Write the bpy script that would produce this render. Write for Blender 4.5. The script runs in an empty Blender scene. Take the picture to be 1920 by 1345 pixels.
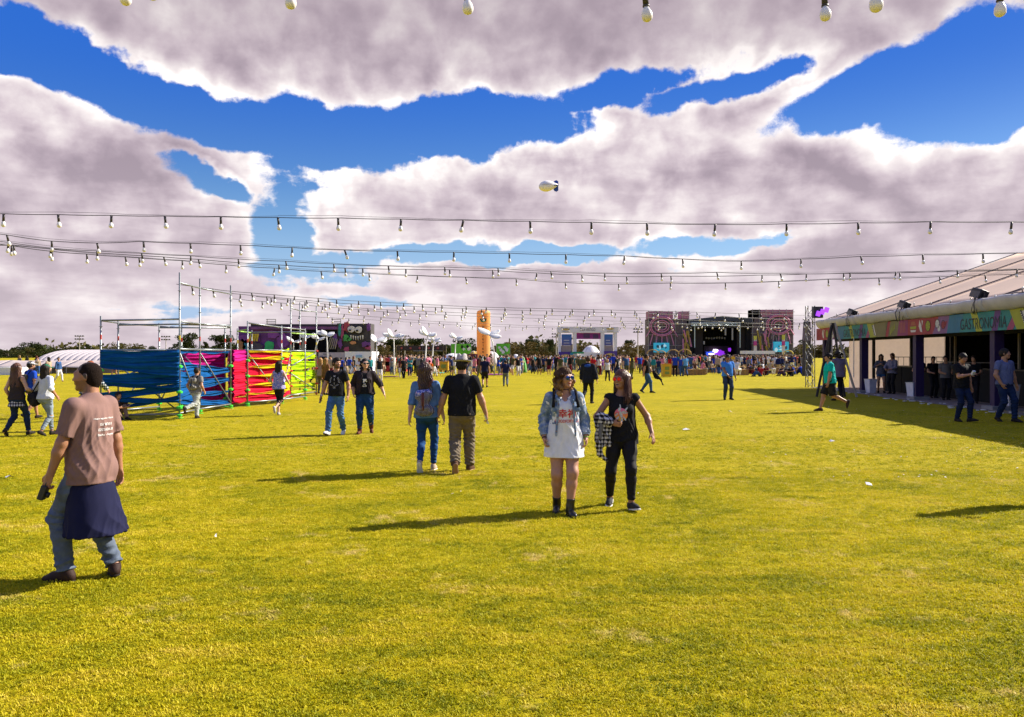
import bpy, bmesh, math, random
import numpy as np
from mathutils import Vector, Matrix, Euler
R = math.radians
rng = random.Random(7)
scene = bpy.context.scene
COL = scene.collection

# ------------------------------------------------------------------ camera
F, CX, HY, CH = 1493.0, 960.0, 665.0, 1.75      # focal length in photo pixels, centre, horizon row, eye height
cd = bpy.data.cameras.new('camera'); cam = bpy.data.objects.new('camera', cd); COL.objects.link(cam)
cam.location = (0, 0, CH); cam.rotation_euler = (R(90), 0, 0)
cd.sensor_width = 36; cd.lens = 36 * F / 1920; cd.shift_y = -7.5 / 1920
cd.clip_start = 0.05; cd.clip_end = 6000
scene.camera = cam

# ------------------------------------------------------------------ sun, exposure
SUN = Vector((0.763, 0.323, 0.559)).normalized()           # towards the sun
sl = bpy.data.lights.new('sun', 'SUN'); sl.energy = 5.0; sl.angle = R(0.5); sl.color = (1.0, 0.93, 0.80)
so = bpy.data.objects.new('sun', sl); COL.objects.link(so)
so.rotation_euler = SUN.to_track_quat('Z', 'Y').to_euler(); so.location = (40, 20, 40)
vs = scene.view_settings
vs.view_transform = 'Standard'; vs.look = 'None'; vs.gamma = 1; vs.use_curve_mapping = False
vs.exposure = 1.08

# ------------------------------------------------------------------ sky: Nishita plus a broken cloud deck
class NT:
    def __init__(s, tree): s.t = tree; s.n = tree.nodes; s.l = tree.links
    def add(s, typ, **kw):
        n = s.n.new(typ)
        for k, v in kw.items(): setattr(n, k, v)
        return n
    def ln(s, a, b): s.l.new(a, b)
    def inp(s, sock, v):
        if v is None: return
        if isinstance(v, bpy.types.NodeSocket): s.l.new(v, sock)
        elif isinstance(v, bpy.types.Node): s.l.new(v.outputs[0], sock)
        else:
            if isinstance(v, (tuple, list)) and len(v) == 3 and sock.type == 'RGBA': v = (*v, 1)
            sock.default_value = v
    def math(s, op, a=None, b=None, c=None, clamp=False):
        n = s.add('ShaderNodeMath', operation=op, use_clamp=clamp)
        for i, v in enumerate((a, b, c)): s.inp(n.inputs[i], v)
        return n.outputs[0]
    def vm(s, op, a=None, b=None):
        n = s.add('ShaderNodeVectorMath', operation=op)
        s.inp(n.inputs[0], a)
        if b is not None: s.inp(n.inputs[1], b)
        return n
    def mix(s, f, a, b, mode='MIX'):
        n = s.add('ShaderNodeMix', data_type='RGBA', blend_type=mode)
        s.inp(n.inputs[0], f); s.inp(n.inputs[6], a); s.inp(n.inputs[7], b)
        return n.outputs[2]
    def noise(s, vec, scale, detail=2, rough=.5, w=None, dist=0):
        n = s.add('ShaderNodeTexNoise', noise_dimensions='3D')
        s.inp(n.inputs['Vector'], vec); n.inputs['Scale'].default_value = scale
        n.inputs['Detail'].default_value = detail; n.inputs['Roughness'].default_value = rough
        n.inputs['Distortion'].default_value = dist
        return n.outputs['Fac']
    def ramp(s, f, stops, interp='LINEAR'):
        n = s.add('ShaderNodeValToRGB'); s.inp(n.inputs[0], f); cr = n.color_ramp; cr.interpolation = interp
        while len(cr.elements) < len(stops): cr.elements.new(0.5)
        for e, (p, c) in zip(cr.elements, stops):
            e.position = p; e.color = (c, c, c, 1) if isinstance(c, (int, float)) else (*c, 1)
        return n.outputs[0]
    def maprange(s, v, a, b, c=0, d=1, smooth=False):
        n = s.add('ShaderNodeMapRange'); n.interpolation_type = 'SMOOTHSTEP' if smooth else 'LINEAR'
        s.inp(n.inputs[0], v)
        for i, x in enumerate((a, b, c, d)): n.inputs[i + 1].default_value = x
        return n.outputs[0]

world = bpy.data.worlds.new('World'); scene.world = world; world.use_nodes = True
w = NT(world.node_tree); w.n.clear()
wo = w.add('ShaderNodeOutputWorld'); bg = w.add('ShaderNodeBackground'); w.ln(bg.outputs[0], wo.inputs[0])
sky = w.add('ShaderNodeTexSky', sky_type='NISHITA'); sky.sun_disc = False
sky.sun_elevation = R(34); sky.sun_rotation = math.atan2(SUN.x, SUN.y)
sky.air_density = 1.0; sky.dust_density = 0.4; sky.ozone_density = 3.0
tc = w.add('ShaderNodeTexCoord'); dirv = tc.outputs['Generated']
sep = w.add('ShaderNodeSeparateXYZ'); w.ln(dirv, sep.inputs[0])
X, Y, Z = sep.outputs
az = w.math('ARCTAN2', X, Y); el = w.math('ARCSINE', Z)
zc = w.math('ADD', w.math('MAXIMUM', Z, 0.0), 0.13)
cu = w.math('DIVIDE', X, zc); cv = w.math('DIVIDE', Y, zc)
cmb = w.add('ShaderNodeCombineXYZ'); w.ln(cu, cmb.inputs[0]); w.ln(cv, cmb.inputs[1])
plane = cmb.outputs[0]
ce = w.add('ShaderNodeCombineXYZ'); w.ln(az, ce.inputs[0]); w.ln(el, ce.inputs[1]); ae = ce.outputs[0]
# slow warp so that the edges of gaps wander
n1 = w.add('ShaderNodeTexNoise'); w.ln(ae, n1.inputs['Vector']); n1.inputs['Scale'].default_value = 7; n1.inputs['Detail'].default_value = 5
n1.inputs['Roughness'].default_value = .6
wv = w.vm('SUBTRACT', n1.outputs['Color'], (.5, .5, .5))
wv = w.vm('MULTIPLY', wv.outputs[0], (.13, .065, 0))
aew = w.vm('ADD', ae, wv.outputs[0]).outputs[0]
def pe(px, py): return (math.atan((px - CX) / F), math.atan((HY - py) / F / math.sqrt(1 + ((px - CX) / F) ** 2)))
# openings in the deck where blue shows: photo-space ellipse centre, half axes, tilt, weight
GAPS = [(30, 108, 190, 26, -8, .8), (300, 185, 260, 44, -16, 1.0), (560, 255, 200, 48, -6, 1.0), (830, 238, 240, 44, 4, 1.0),
        (1120, 172, 200, 30, 10, .7), (1350, 160, 150, 22, 6, .62), (1670, 168, 165, 40, 12, 1.0), (1835, 160, 150, 74, 14, 1.1),
        (400, 345, 90, 24, -25, .7), (545, 350, 60, 60, 0, .6), (525, 450, 60, 70, 20, .8), (590, 505, 130, 22, 0, .75),
        (900, 483, 330, 17, 1, .8), (1330, 462, 180, 16, 4, .7), (1500, 560, 240, 14, 2, .35), (330, 575, 120, 22, 0, .5), (690, 560, 130, 10, 0, .4)]
g = None
for px, py, ax, ay, tilt, wt in GAPS:
    c = pe(px, py)
    m = w.add('ShaderNodeMapping', vector_type='TEXTURE'); w.ln(aew, m.inputs[0])
    m.inputs['Location'].default_value = (c[0], c[1], 0); m.inputs['Rotation'].default_value = (0, 0, R(tilt))
    m.inputs['Scale'].default_value = (ax / F * 1.15, ay / F * 1.25, 1)
    ln_ = w.vm('LENGTH', m.outputs[0]).outputs['Value']
    v = w.math('MULTIPLY', w.maprange(ln_, 1.55, .25, 0, 1, True), wt)
    g = v if g is None else w.math('MAXIMUM', g, v)
big = w.noise(plane, .9, 4, .5)
fine = w.noise(plane, 3.2, 9, .6, dist=.3)
fine2 = w.noise(ae, 14, 8, .62)
front = w.math('MULTIPLY', w.maprange(Y, -.1, .45, 0, 1, True), w.maprange(el, .62, .42, 0, 1, True))      # the deck is denser over the field, broken elsewhere
def field(dx, dz):
    if dx or dz: aeo = w.vm('ADD', ae, (dx, dz, 0)).outputs[0]
    else: aeo = ae
    return w.math('ADD', w.math('MULTIPLY', w.noise(aeo, 6.0, 3.5, .45, dist=.35), .75), w.math('MULTIPLY', w.noise(aeo, 17, 4, .5, dist=.3), .25))
cov = w.math('ADD', w.math('MULTIPLY', w.math('SUBTRACT', big, .5), .9), w.math('MULTIPLY', w.math('SUBTRACT', fine, .5), .55))
cov = w.math('ADD', cov, w.math('MULTIPLY', w.math('SUBTRACT', fine2, .5), 1.1))
cov = w.math('ADD', cov, w.maprange(front, 0, 1, -.06, .40))
cov = w.math('SUBTRACT', cov, w.math('MULTIPLY', g, .86))
mask = w.maprange(cov, -.08, .10, 0, 1, True)
thick = w.maprange(w.math('SUBTRACT', cov, w.math('MULTIPLY', w.math('SUBTRACT', fine2, .5), .5)), .04, .72, 0, 1)
relief = w.math('MULTIPLY', w.math('SUBTRACT', field(0, 0), field(.020, .012)), 2.6)                        # billows brighter towards the sun
relief = w.math('ADD', relief, w.math('MULTIPLY', w.math('SUBTRACT', field(0, 0), field(-.004, .030)), 1.9))
shade = w.noise(plane, 1.5, 4, .5)
th = w.math('ADD', w.math('MULTIPLY', thick, .95), w.math('MULTIPLY', w.math('SUBTRACT', shade, .5), .8))
th = w.math('ADD', w.math('ADD', th, .06), w.math('MULTIPLY', relief, -1.0), clamp=True)
ccol = w.ramp(th, [(0, (.60, .565, .545)), (.20, (.47, .43, .43)), (.52, (.335, .285, .312)), (.80, (.235, .192, .224)), (1, (.185, .150, .180))])
hz = w.maprange(el, 0.0, .26, 1, 0, True)
ccol = w.mix(w.math('MULTIPLY', hz, .60), ccol, (.355, .305, .330))
ccol = w.mix(w.maprange(el, .27, .42, 0, .55, True), ccol, (.185, .150, .175))
skyc = w.add('ShaderNodeHueSaturation'); skyc.inputs['Saturation'].default_value = 1.3; skyc.inputs['Value'].default_value = .06
w.ln(sky.outputs[0], skyc.inputs['Color'])
sklow = w.mix(w.maprange(el, .02, .22, .75, .1, True), skyc.outputs[0], (.19, .27, .44))
sk2 = w.mix(w.maprange(el, .10, .36, .0, .85, True), sklow, (.009, .068, .325))
fin = w.mix(mask, sk2, ccol)
w.ln(fin, bg.inputs['Color']); bg.inputs['Strength'].default_value = 1.0
world.cycles.sampling_method = 'MANUAL'; world.cycles.sample_map_resolution = 512

# ------------------------------------------------------------------ helpers
def P(px, py, D): return Vector(((px - CX) / F * D, D, CH - (py - HY) / F * D))
def GD(py): return CH * F / (py - HY)
def G(px, py):
    D = GD(py); return Vector(((px - CX) / F * D, D, 0))
def tag(o, label=None, cat=None, group=None, kind=None):
    if label: o['label'] = label
    if cat: o['category'] = cat
    if group: o['group'] = group
    if kind: o['kind'] = kind
    return o
def empty(name, loc=(0, 0, 0), rz=0, label=None, cat=None, group=None):
    o = bpy.data.objects.new(name, None); COL.objects.link(o); o.location = loc; o.rotation_euler = (0, 0, rz)
    o.empty_display_size = .2
    return tag(o, label, cat, group)
def link(name, me, mat=None, parent=None, smooth=False):
    o = bpy.data.objects.new(name, me); COL.objects.link(o)
    if mat is not None and len(me.materials) == 0:
        for m in (mat if isinstance(mat, (list, tuple)) else [mat]): me.materials.append(m)
    if parent: o.parent = parent
    if smooth: me.shade_smooth()
    return o
def copy_tree(o, parent=None):
    c = o.copy(); COL.objects.link(c)
    if parent: c.parent = parent
    for ch in o.children: copy_tree(ch, c)
    return c
_mats = {}
def M(name, rgb=(.5, .5, .5), rough=.7, metal=0, var=.12, vs_=6, bump=0, bs=60, spec=None, emit=None, es=1, trans=0, alpha=None, objcol=False, attr=None, sss=0, stretch=None, coat=0):
    if name in _mats: return _mats[name]
    m = bpy.data.materials.new(name); m.use_nodes = True; _mats[name] = m
    t = NT(m.node_tree); b = t.n['Principled BSDF']
    tcn = t.add('ShaderNodeTexCoord'); vec = tcn.outputs['Object']
    if stretch:
        mp = t.add('ShaderNodeMapping'); t.ln(vec, mp.inputs[0]); mp.inputs['Scale'].default_value = stretch; vec = mp.outputs[0]
    if objcol: c = t.add('ShaderNodeObjectInfo').outputs['Color']
    elif attr:
        an = t.add('ShaderNodeAttribute'); an.attribute_name = attr; c = an.outputs['Color']
    else: c = (*rgb, 1)
    if var:
        nz = t.noise(vec, vs_, 5, .6)
        f = t.maprange(nz, .25, .75, 1 - var, 1 + var)
        n = t.vm('SCALE', None); t.inp(n.inputs[0], c if not isinstance(c, tuple) else c[:3]); t.inp(n.inputs['Scale'], f)
        c = n.outputs[0]
    t.inp(b.inputs['Base Color'], c)
    b.inputs['Roughness'].default_value = rough; b.inputs['Metallic'].default_value = metal
    if spec is not None: b.inputs['Specular IOR Level'].default_value = spec
    if coat: b.inputs['Coat Weight'].default_value = coat
    if sss:
        b.inputs['Subsurface Weight'].default_value = sss; b.inputs['Subsurface Radius'].default_value = (.02, .008, .004); b.inputs['Subsurface Scale'].default_value = .5
    if emit: b.inputs['Emission Color'].default_value = (*emit, 1); b.inputs['Emission Strength'].default_value = es
    if bump:
        bn = t.add('ShaderNodeBump'); bn.inputs['Strength'].default_value = min(1, bump); bn.inputs['Distance'].default_value = .01
        t.ln(t.noise(vec, bs, 6, .6), bn.inputs['Height']); t.ln(bn.outputs[0], b.inputs['Normal'])
    if trans:
        tr = t.add('ShaderNodeBsdfTranslucent'); mx = t.add('ShaderNodeMixShader'); mx.inputs[0].default_value = trans
        t.inp(tr.inputs[0], c if not isinstance(c, tuple) else (*rgb, 1))
        t.ln(b.outputs[0], mx.inputs[1]); t.ln(tr.outputs[0], mx.inputs[2]); t.ln(mx.outputs[0], t.n['Material Output'].inputs[0])
    return m

class MB:
    """collects simple shapes in one mesh"""
    def __init__(s): s.v = []; s.f = []; s.mi = []
    def raw(s, v, f, mi=0):
        o = len(s.v); s.v += [tuple(x) for x in v]; s.f += [tuple(i + o for i in q) for q in f]; s.mi += [mi] * len(f); return s
    def box(s, c, d, rot=None, mi=0):
        hx, hy, hz = d[0] / 2, d[1] / 2, d[2] / 2; v = [Vector((x, y, z)) for x in (-hx, hx) for y in (-hy, hy) for z in (-hz, hz)]
        if rot is not None:
            m = rot if isinstance(rot, Matrix) else Euler(rot).to_matrix(); v = [m @ x for x in v]
        c = Vector(c); v = [x + c for x in v]
        return s.raw(v, [(0, 1, 3, 2), (4, 6, 7, 5), (0, 4, 5, 1), (2, 3, 7, 6), (0, 2, 6, 4), (1, 5, 7, 3)], mi)
    def tube(s, a, b, r, n=8, r2=None, mi=0, caps=True):
        a = Vector(a); b = Vector(b); r2 = r if r2 is None else r2; d = (b - a)
        if d.length < 1e-7: return s
        q = d.to_track_quat('Z', 'Y'); v = []
        for p, rr in ((a, r), (b, r2)):
            for i in range(n):
                t = 2 * math.pi * i / n; v.append(p + q @ Vector((math.cos(t) * rr, math.sin(t) * rr, 0)))
        f = [(i, (i + 1) % n, n + (i + 1) % n, n + i) for i in range(n)]
        if caps: f += [tuple(range(n - 1, -1, -1)), tuple(range(n, 2 * n))]
        return s.raw(v, f, mi)
    def path(s, pts, r, n=5, mi=0):
        pts = [Vector(p) for p in pts]; v = []; f = []
        rs = r if isinstance(r, (list, tuple)) else [r] * len(pts)
        for k, p in enumerate(pts):
            d = (pts[min(k + 1, len(pts) - 1)] - pts[max(k - 1, 0)]); q = d.to_track_quat('Z', 'Y')
            for i in range(n):
                t = 2 * math.pi * i / n; v.append(p + q @ Vector((math.cos(t) * rs[k], math.sin(t) * rs[k], 0)))
        for k in range(len(pts) - 1):
            for i in range(n): f.append((k * n + i, k * n + (i + 1) % n, (k + 1) * n + (i + 1) % n, (k + 1) * n + i))
        f += [tuple(range(n - 1, -1, -1)), tuple(range((len(pts) - 1) * n, len(pts) * n))]
        return s.raw(v, f, mi)
    def lathe(s, prof, n=16, c=(0, 0, 0), mi=0, ax=None):
        c = Vector(c); v = []; f = []; k = len(prof)
        for (r, z) in prof:
            for i in range(n):
                t = 2 * math.pi * i / n; p = Vector((math.cos(t) * r, math.sin(t) * r, z)); v.append(c + (ax @ p if ax is not None else p))
        for j in range(k - 1):
            for i in range(n): f.append((j * n + i, j * n + (i + 1) % n, (j + 1) * n + (i + 1) % n, (j + 1) * n + i))
        if prof[0][0] > 1e-5: f.append(tuple(range(n - 1, -1, -1)))
        if prof[-1][0] > 1e-5: f.append(tuple(range((k - 1) * n, k * n)))
        return s.raw(v, f, mi)
    def sphere(s, c, r, n=12, mi=0, sc=(1, 1, 1)):
        c = Vector(c); m = n // 2
        prof = [(math.sin(math.pi * j / m) * r, -math.cos(math.pi * j / m) * r) for j in range(m + 1)]
        o = len(s.v); s.lathe(prof, n, (0, 0, 0), mi)
        s.v[o:] = [(x * sc[0] + c.x, y * sc[1] + c.y, z * sc[2] + c.z) for x, y, z in s.v[o:]]
        return s
    def poly(s, pts, thick, frame=None, mi=0):
        """extrude a 2D outline (x,z) by thick along y, frame = (origin, xaxis, zaxis)"""
        if frame is None: o, xa, za = Vector((0, 0, 0)), Vector((1, 0, 0)), Vector((0, 0, 1))
        else: o, xa, za = [Vector(q) for q in frame]
        ya = za.cross(xa).normalized(); n = len(pts)
        a = [o + xa * x + za * z - ya * thick / 2 for x, z in pts]; b = [p + ya * thick for p in a]
        return s.raw(a + b, [tuple(range(n - 1, -1, -1)), tuple(range(n, 2 * n))] + [(i, (i + 1) % n, n + (i + 1) % n, n + i) for i in range(n)], mi)
    def build(s, name, mat, parent=None, smooth=False):
        me = bpy.data.meshes.new(name); me.from_pydata([tuple(x) for x in s.v], [], s.f)
        for m in (mat if isinstance(mat, (list, tuple)) else [mat]): me.materials.append(m)
        if any(s.mi): me.polygons.foreach_set('material_index', s.mi)
        o = link(name, me, None, parent); me.update()
        if smooth: me.shade_smooth()
        return o
def grid_mesh(name, fn, nu, nv, mat, parent=None, smooth=True, thick=0):
    """surface fn(u,v) -> point; thick gives it a solid body"""
    v = [tuple(fn(i / nu, j / nv)) for j in range(nv + 1) for i in range(nu + 1)]
    f = [(j * (nu + 1) + i, j * (nu + 1) + i + 1, (j + 1) * (nu + 1) + i + 1, (j + 1) * (nu + 1) + i) for j in range(nv) for i in range(nu)]
    me = bpy.data.meshes.new(name); me.from_pydata(v, [], f); me.materials.append(mat)
    o = link(name, me, None, parent, smooth)
    if thick:
        md = o.modifiers.new('solid', 'SOLIDIFY'); md.thickness = thick; md.offset = 0
    return o
def text_mesh(txt, size=1, extrude=0.0, bold=0.0, spacing=1.0, align='CENTER', font=None):
    cu_ = bpy.data.curves.new('txt', 'FONT'); cu_.body = txt; cu_.size = size; cu_.extrude = extrude; cu_.offset = bold
    cu_.space_character = spacing; cu_.align_x = align; cu_.align_y = 'CENTER'; cu_.resolution_u = 4
    o = bpy.data.objects.new('txt', cu_); COL.objects.link(o)
    dg = bpy.context.evaluated_depsgraph_get(); dg.update()
    me = bpy.data.meshes.new_from_object(o.evaluated_get(dg)); bpy.data.objects.remove(o); bpy.data.curves.remove(cu_)
    return me
def text_obj(name, txt, mat, parent, origin, xa, za, height, width=None, **kw):
    """flat lettering in the plane (xa, za); height = cap height, width = stretch to"""
    me = text_mesh(txt, **kw); co = [v.co.copy() for v in me.vertices]
    if not co: return None
    x0 = min(c.x for c in co); x1 = max(c.x for c in co); y0 = min(c.y for c in co); y1 = max(c.y for c in co)
    sy = height / (y1 - y0); sx = sy if width is None else width / (x1 - x0)
    xa = Vector(xa).normalized(); za = Vector(za).normalized(); na = xa.cross(za)
    for v, c in zip(me.vertices, co):
        v.co = Vector(origin) + xa * ((c.x - (x0 + x1) / 2) * sx) + za * ((c.y - (y0 + y1) / 2) * sy) + na * c.z
    me.materials.clear(); me.materials.append(mat)
    return link(name, me, None, parent)
# ------------------------------------------------------------------ ground
def ground_mat():
    m = bpy.data.materials.new('lawn'); m.use_nodes = True; t = NT(m.node_tree); b = t.n['Principled BSDF']
    vec = t.add('ShaderNodeTexCoord').outputs['Object']
    patch = t.noise(vec, .35, 5, .6); mid = t.noise(vec, 2.2, 6, .65, dist=.6)
    mp = t.add('ShaderNodeMapping'); t.ln(vec, mp.inputs[0]); mp.inputs['Scale'].default_value = (.45, 1.6, 1)
    streak = t.noise(mp.outputs[0], 7, 6, .7)
    fine = t.noise(vec, 90, 4, .7); grit = t.noise(vec, 34, 5, .75)
    f = t.math('ADD', t.math('MULTIPLY', patch, .35), t.math('MULTIPLY', mid, .35)); f = t.math('ADD', f, t.math('MULTIPLY', streak, .3))
    c = t.ramp(f, [(.33, (.19, .185, .004)), (.47, (.30, .25, .004)), (.56, (.365, .29, .006)), (.68, (.45, .34, .035))])
    dry = t.maprange(t.math('ADD', t.math('MULTIPLY', t.noise(vec, 1.15, 5, .6, dist=.4), .6), t.math('MULTIPLY', t.noise(vec, 5.5, 5, .7), .4)), .56, .68, 0, .75, True)
    c = t.mix(dry, c, (.46, .34, .11))
    k = t.maprange(grit, .3, .7, .55, 1.45)
    n = t.vm('SCALE'); t.inp(n.inputs[0], c); t.inp(n.inputs['Scale'], k)
    k2 = t.maprange(fine, .3, .7, .7, 1.3); n2 = t.vm('SCALE'); t.inp(n2.inputs[0], n.outputs[0]); t.inp(n2.inputs['Scale'], k2)
    t.ln(n2.outputs[0], b.inputs['Base Color']); b.inputs['Roughness'].default_value = .9; b.inputs['Specular IOR Level'].default_value = .08
    bn = t.add('ShaderNodeBump'); bn.inputs['Strength'].default_value = .55; bn.inputs['Distance'].default_value = .03
    t.ln(t.math('ADD', fine, t.math('MULTIPLY', grit, 1.4)), bn.inputs['Height']); t.ln(bn.outputs[0], b.inputs['Normal'])
    return m
LAWN = ground_mat()
gm = bpy.data.meshes.new('ground')
vx = []; fx = []
ys = [-60, -10, 0, 5, 10, 20, 40, 80, 160, 400, 1200, 4500]; xs = [-4000, -600, -150, -50, -20, -8, 0, 8, 20, 50, 150, 600, 4000]
for y in ys:
    for x in xs: vx.append((x, y, 0))
nx = len(xs)
for j in range(len(ys) - 1):
    for i in range(nx - 1): fx.append((j * nx + i, j * nx + i + 1, (j + 1) * nx + i + 1, (j + 1) * nx + i))
gm.from_pydata(vx, [], fx)
tag(link('ground', gm, LAWN), kind='structure')

# grass blades, instanced tufts near the camera
def blade_mat(name, stops):
    m = bpy.data.materials.new(name); m.use_nodes = True; t = NT(m.node_tree); b = t.n['Principled BSDF']
    oi = t.add('ShaderNodeObjectInfo'); geo = t.add('ShaderNodeNewGeometry'); pos = geo.outputs['Position']
    mp = t.add('ShaderNodeMapping'); t.ln(pos, mp.inputs[0]); mp.inputs['Scale'].default_value = (.45, 1.6, 0)
    big = t.math('ADD', t.math('MULTIPLY', t.noise(pos, .8, 5, .6), .5), t.math('MULTIPLY', t.noise(mp.outputs[0], 2.6, 6, .7), .5))
    f = t.math('ADD', t.math('MULTIPLY', oi.outputs['Random'], .26), t.math('MULTIPLY', t.maprange(big, .36, .64, 0, 1), .70))
    c = t.ramp(f, stops)
    dry = t.maprange(t.math('ADD', t.math('MULTIPLY', t.noise(pos, 1.15, 5, .6, dist=.4), .6), t.math('MULTIPLY', t.noise(pos, 5.5, 5, .7), .4)), .55, .66, 0, .8, True)
    c = t.mix(dry, c, (.80, .62, .24)); t.ln(c, b.inputs['Base Color']); b.inputs['Roughness'].default_value = .6; b.inputs['Specular IOR Level'].default_value = .2
    tr = t.add('ShaderNodeBsdfTranslucent'); t.ln(c, tr.inputs[0]); mx = t.add('ShaderNodeMixShader'); mx.inputs[0].default_value = .35
    t.ln(b.outputs[0], mx.inputs[1]); t.ln(tr.outputs[0], mx.inputs[2]); t.ln(mx.outputs[0], t.n['Material Output'].inputs[0])
    return m
BLADE = blade_mat('grass_blade', [(.10, (.19, .215, .004)), (.38, (.38, .36, .006)), (.60, (.56, .47, .009)), (.90, (.72, .56, .08))])
def tuft(seed, n, h):
    r = random.Random(seed); b = MB()
    for _ in range(n):
        x, y = r.gauss(0, .022), r.gauss(0, .022); a = r.uniform(0, 6.3); hh = h * r.uniform(.5, 1.15); ln_ = r.uniform(.2, 1.1) * hh; wd = r.uniform(.0018, .0032)
        px, py = math.cos(a + 1.57) * wd, math.sin(a + 1.57) * wd
        mx, my, tx, ty = x + math.cos(a) * ln_ * .3, y + math.sin(a) * ln_ * .3, x + math.cos(a) * ln_, y + math.sin(a) * ln_
        b.raw([(x - px, y - py, 0), (x + px, y + py, 0), (mx + px, my + py, hh * .6), (mx - px, my - py, hh * .6), (tx, ty, hh)], [(0, 1, 2, 3), (3, 2, 4)])
    return b
def grass_patch(name, y0, y1, dens, tn, th, seed):
    me = bpy.data.meshes.new(name); k = .86
    me.from_pydata([(-y0 * k - .6, y0, 0), (y0 * k + .6, y0, 0), (y1 * k + .6, y1, 0), (-y1 * k - .6, y1, 0)], [], [(0, 1, 2, 3)])
    o = link(name, me, BLADE); tag(o, kind='stuff', label='short yellow green grass of the mown lawn', cat='grass')
    tm = tuft(seed, tn, th); tme = bpy.data.meshes.new('tuft'); tme.from_pydata(tm.v, [], tm.f); tme.materials.append(BLADE)
    ng = bpy.data.node_groups.new(name, 'GeometryNodeTree')
    ng.interface.new_socket('Geometry', in_out='INPUT', socket_type='NodeSocketGeometry'); ng.interface.new_socket('Geometry', in_out='OUTPUT', socket_type='NodeSocketGeometry')
    N = ng.nodes; L = ng.links
    gi = N.new('NodeGroupInput'); go = N.new('NodeGroupOutput'); dp = N.new('GeometryNodeDistributePointsOnFaces'); ip = N.new('GeometryNodeInstanceOnPoints')
    dp.inputs['Density'].default_value = dens; dp.inputs['Seed'].default_value = seed
    L.new(gi.outputs[0], dp.inputs[0]); L.new(dp.outputs[0], ip.inputs[0])
    # the tuft mesh comes in as an object's geometry
    src = bpy.data.objects.new('grass_tuft', tme)
    oi = N.new('GeometryNodeObjectInfo'); oi.inputs[0].default_value = src; L.new(oi.outputs['Geometry'], ip.inputs['Instance'])
    rv = N.new('FunctionNodeRandomValue'); rv.data_type = 'FLOAT_VECTOR'; rv.inputs[0].default_value = (-.25, -.25, 0); rv.inputs[1].default_value = (.25, .25, 6.28)
    L.new(rv.outputs[0], ip.inputs['Rotation'])
    rs = N.new('FunctionNodeRandomValue'); rs.data_type = 'FLOAT'; rs.inputs[2].default_value = .6; rs.inputs[3].default_value = 1.35; L.new(rs.outputs[1], ip.inputs['Scale'])
    L.new(ip.outputs[0], go.inputs[0])
    md = o.modifiers.new('grass', 'NODES'); md.node_group = ng
    return o
grass_patch('grass', 2.6, 6.5, 1200, 18, .0145, 1)
grass_patch('grass', 6.5, 12, 560, 18, .0145, 2)
grass_patch('grass', 12, 17, 170, 20, .016, 3)
grass_patch('grass', 17, 25, 60, 18, .013, 4)
# ------------------------------------------------------------------ implicit surfaces for people and soft things
V3 = lambda *a: np.array(a if len(a) > 1 else a[0], dtype=np.float64)
def nrm(v): v = np.asarray(v, float); return v / max(1e-9, np.linalg.norm(v))
def rc(a, b, ra, rb=None, k=.02, s=None, cut=None, op='u', R_=None, o=None):
    """tapered capsule; s squashes the axes, R_/o put it in a turned frame"""
    return dict(t='rc', a=V3(a), b=V3(b), ra=ra, rb=ra if rb is None else rb, k=k, s=s, cut=cut, op=op, R=R_, o=o)
def el(c, r, k=.02, R_=None, o=None, op='u', cut=None):
    return dict(t='el', c=V3(c), r=V3(r) if not np.isscalar(r) else V3(r, r, r), k=k, R=R_, o=o, op=op, cut=cut)
def fr(prims, R_, o):
    """rotate prims about o"""
    R_ = np.array(R_, float); o = V3(o); out = []
    for p in prims:
        p = dict(p)
        if p.get('R') is not None:
            R1, o1 = p['R'], p['o']; p['R'] = R_ @ R1; p['o'] = o + R_ @ (V3(o1) - o); p['pre'] = p.get('pre', V3(o1))
            # frame composition: x = R(x0 - pre) + o
        else: p['R'] = R_; p['o'] = o; p['pre'] = o
        out.append(p)
    return out
def _w(p, q):
    if p.get('R') is None: return q
    return p['R'] @ (q - p['pre']) + p['o']
def bounds(p):
    if p['t'] == 'rc':
        m = max(p['ra'], p['rb']); s = p['s']
        e = V3(m, m, m) if s is None else V3(s) * m
        lo = np.minimum(p['a'], p['b']) - e; hi = np.maximum(p['a'], p['b']) + e
    else: lo = p['c'] - p['r']; hi = p['c'] + p['r']
    if p.get('R') is not None:
        cs = np.array([[x, y, z] for x in (lo[0], hi[0]) for y in (lo[1], hi[1]) for z in (lo[2], hi[2])])
        cs = (cs - p['pre']) @ p['R'].T + p['o']; lo = cs.min(0); hi = cs.max(0)
    return lo, hi
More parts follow.
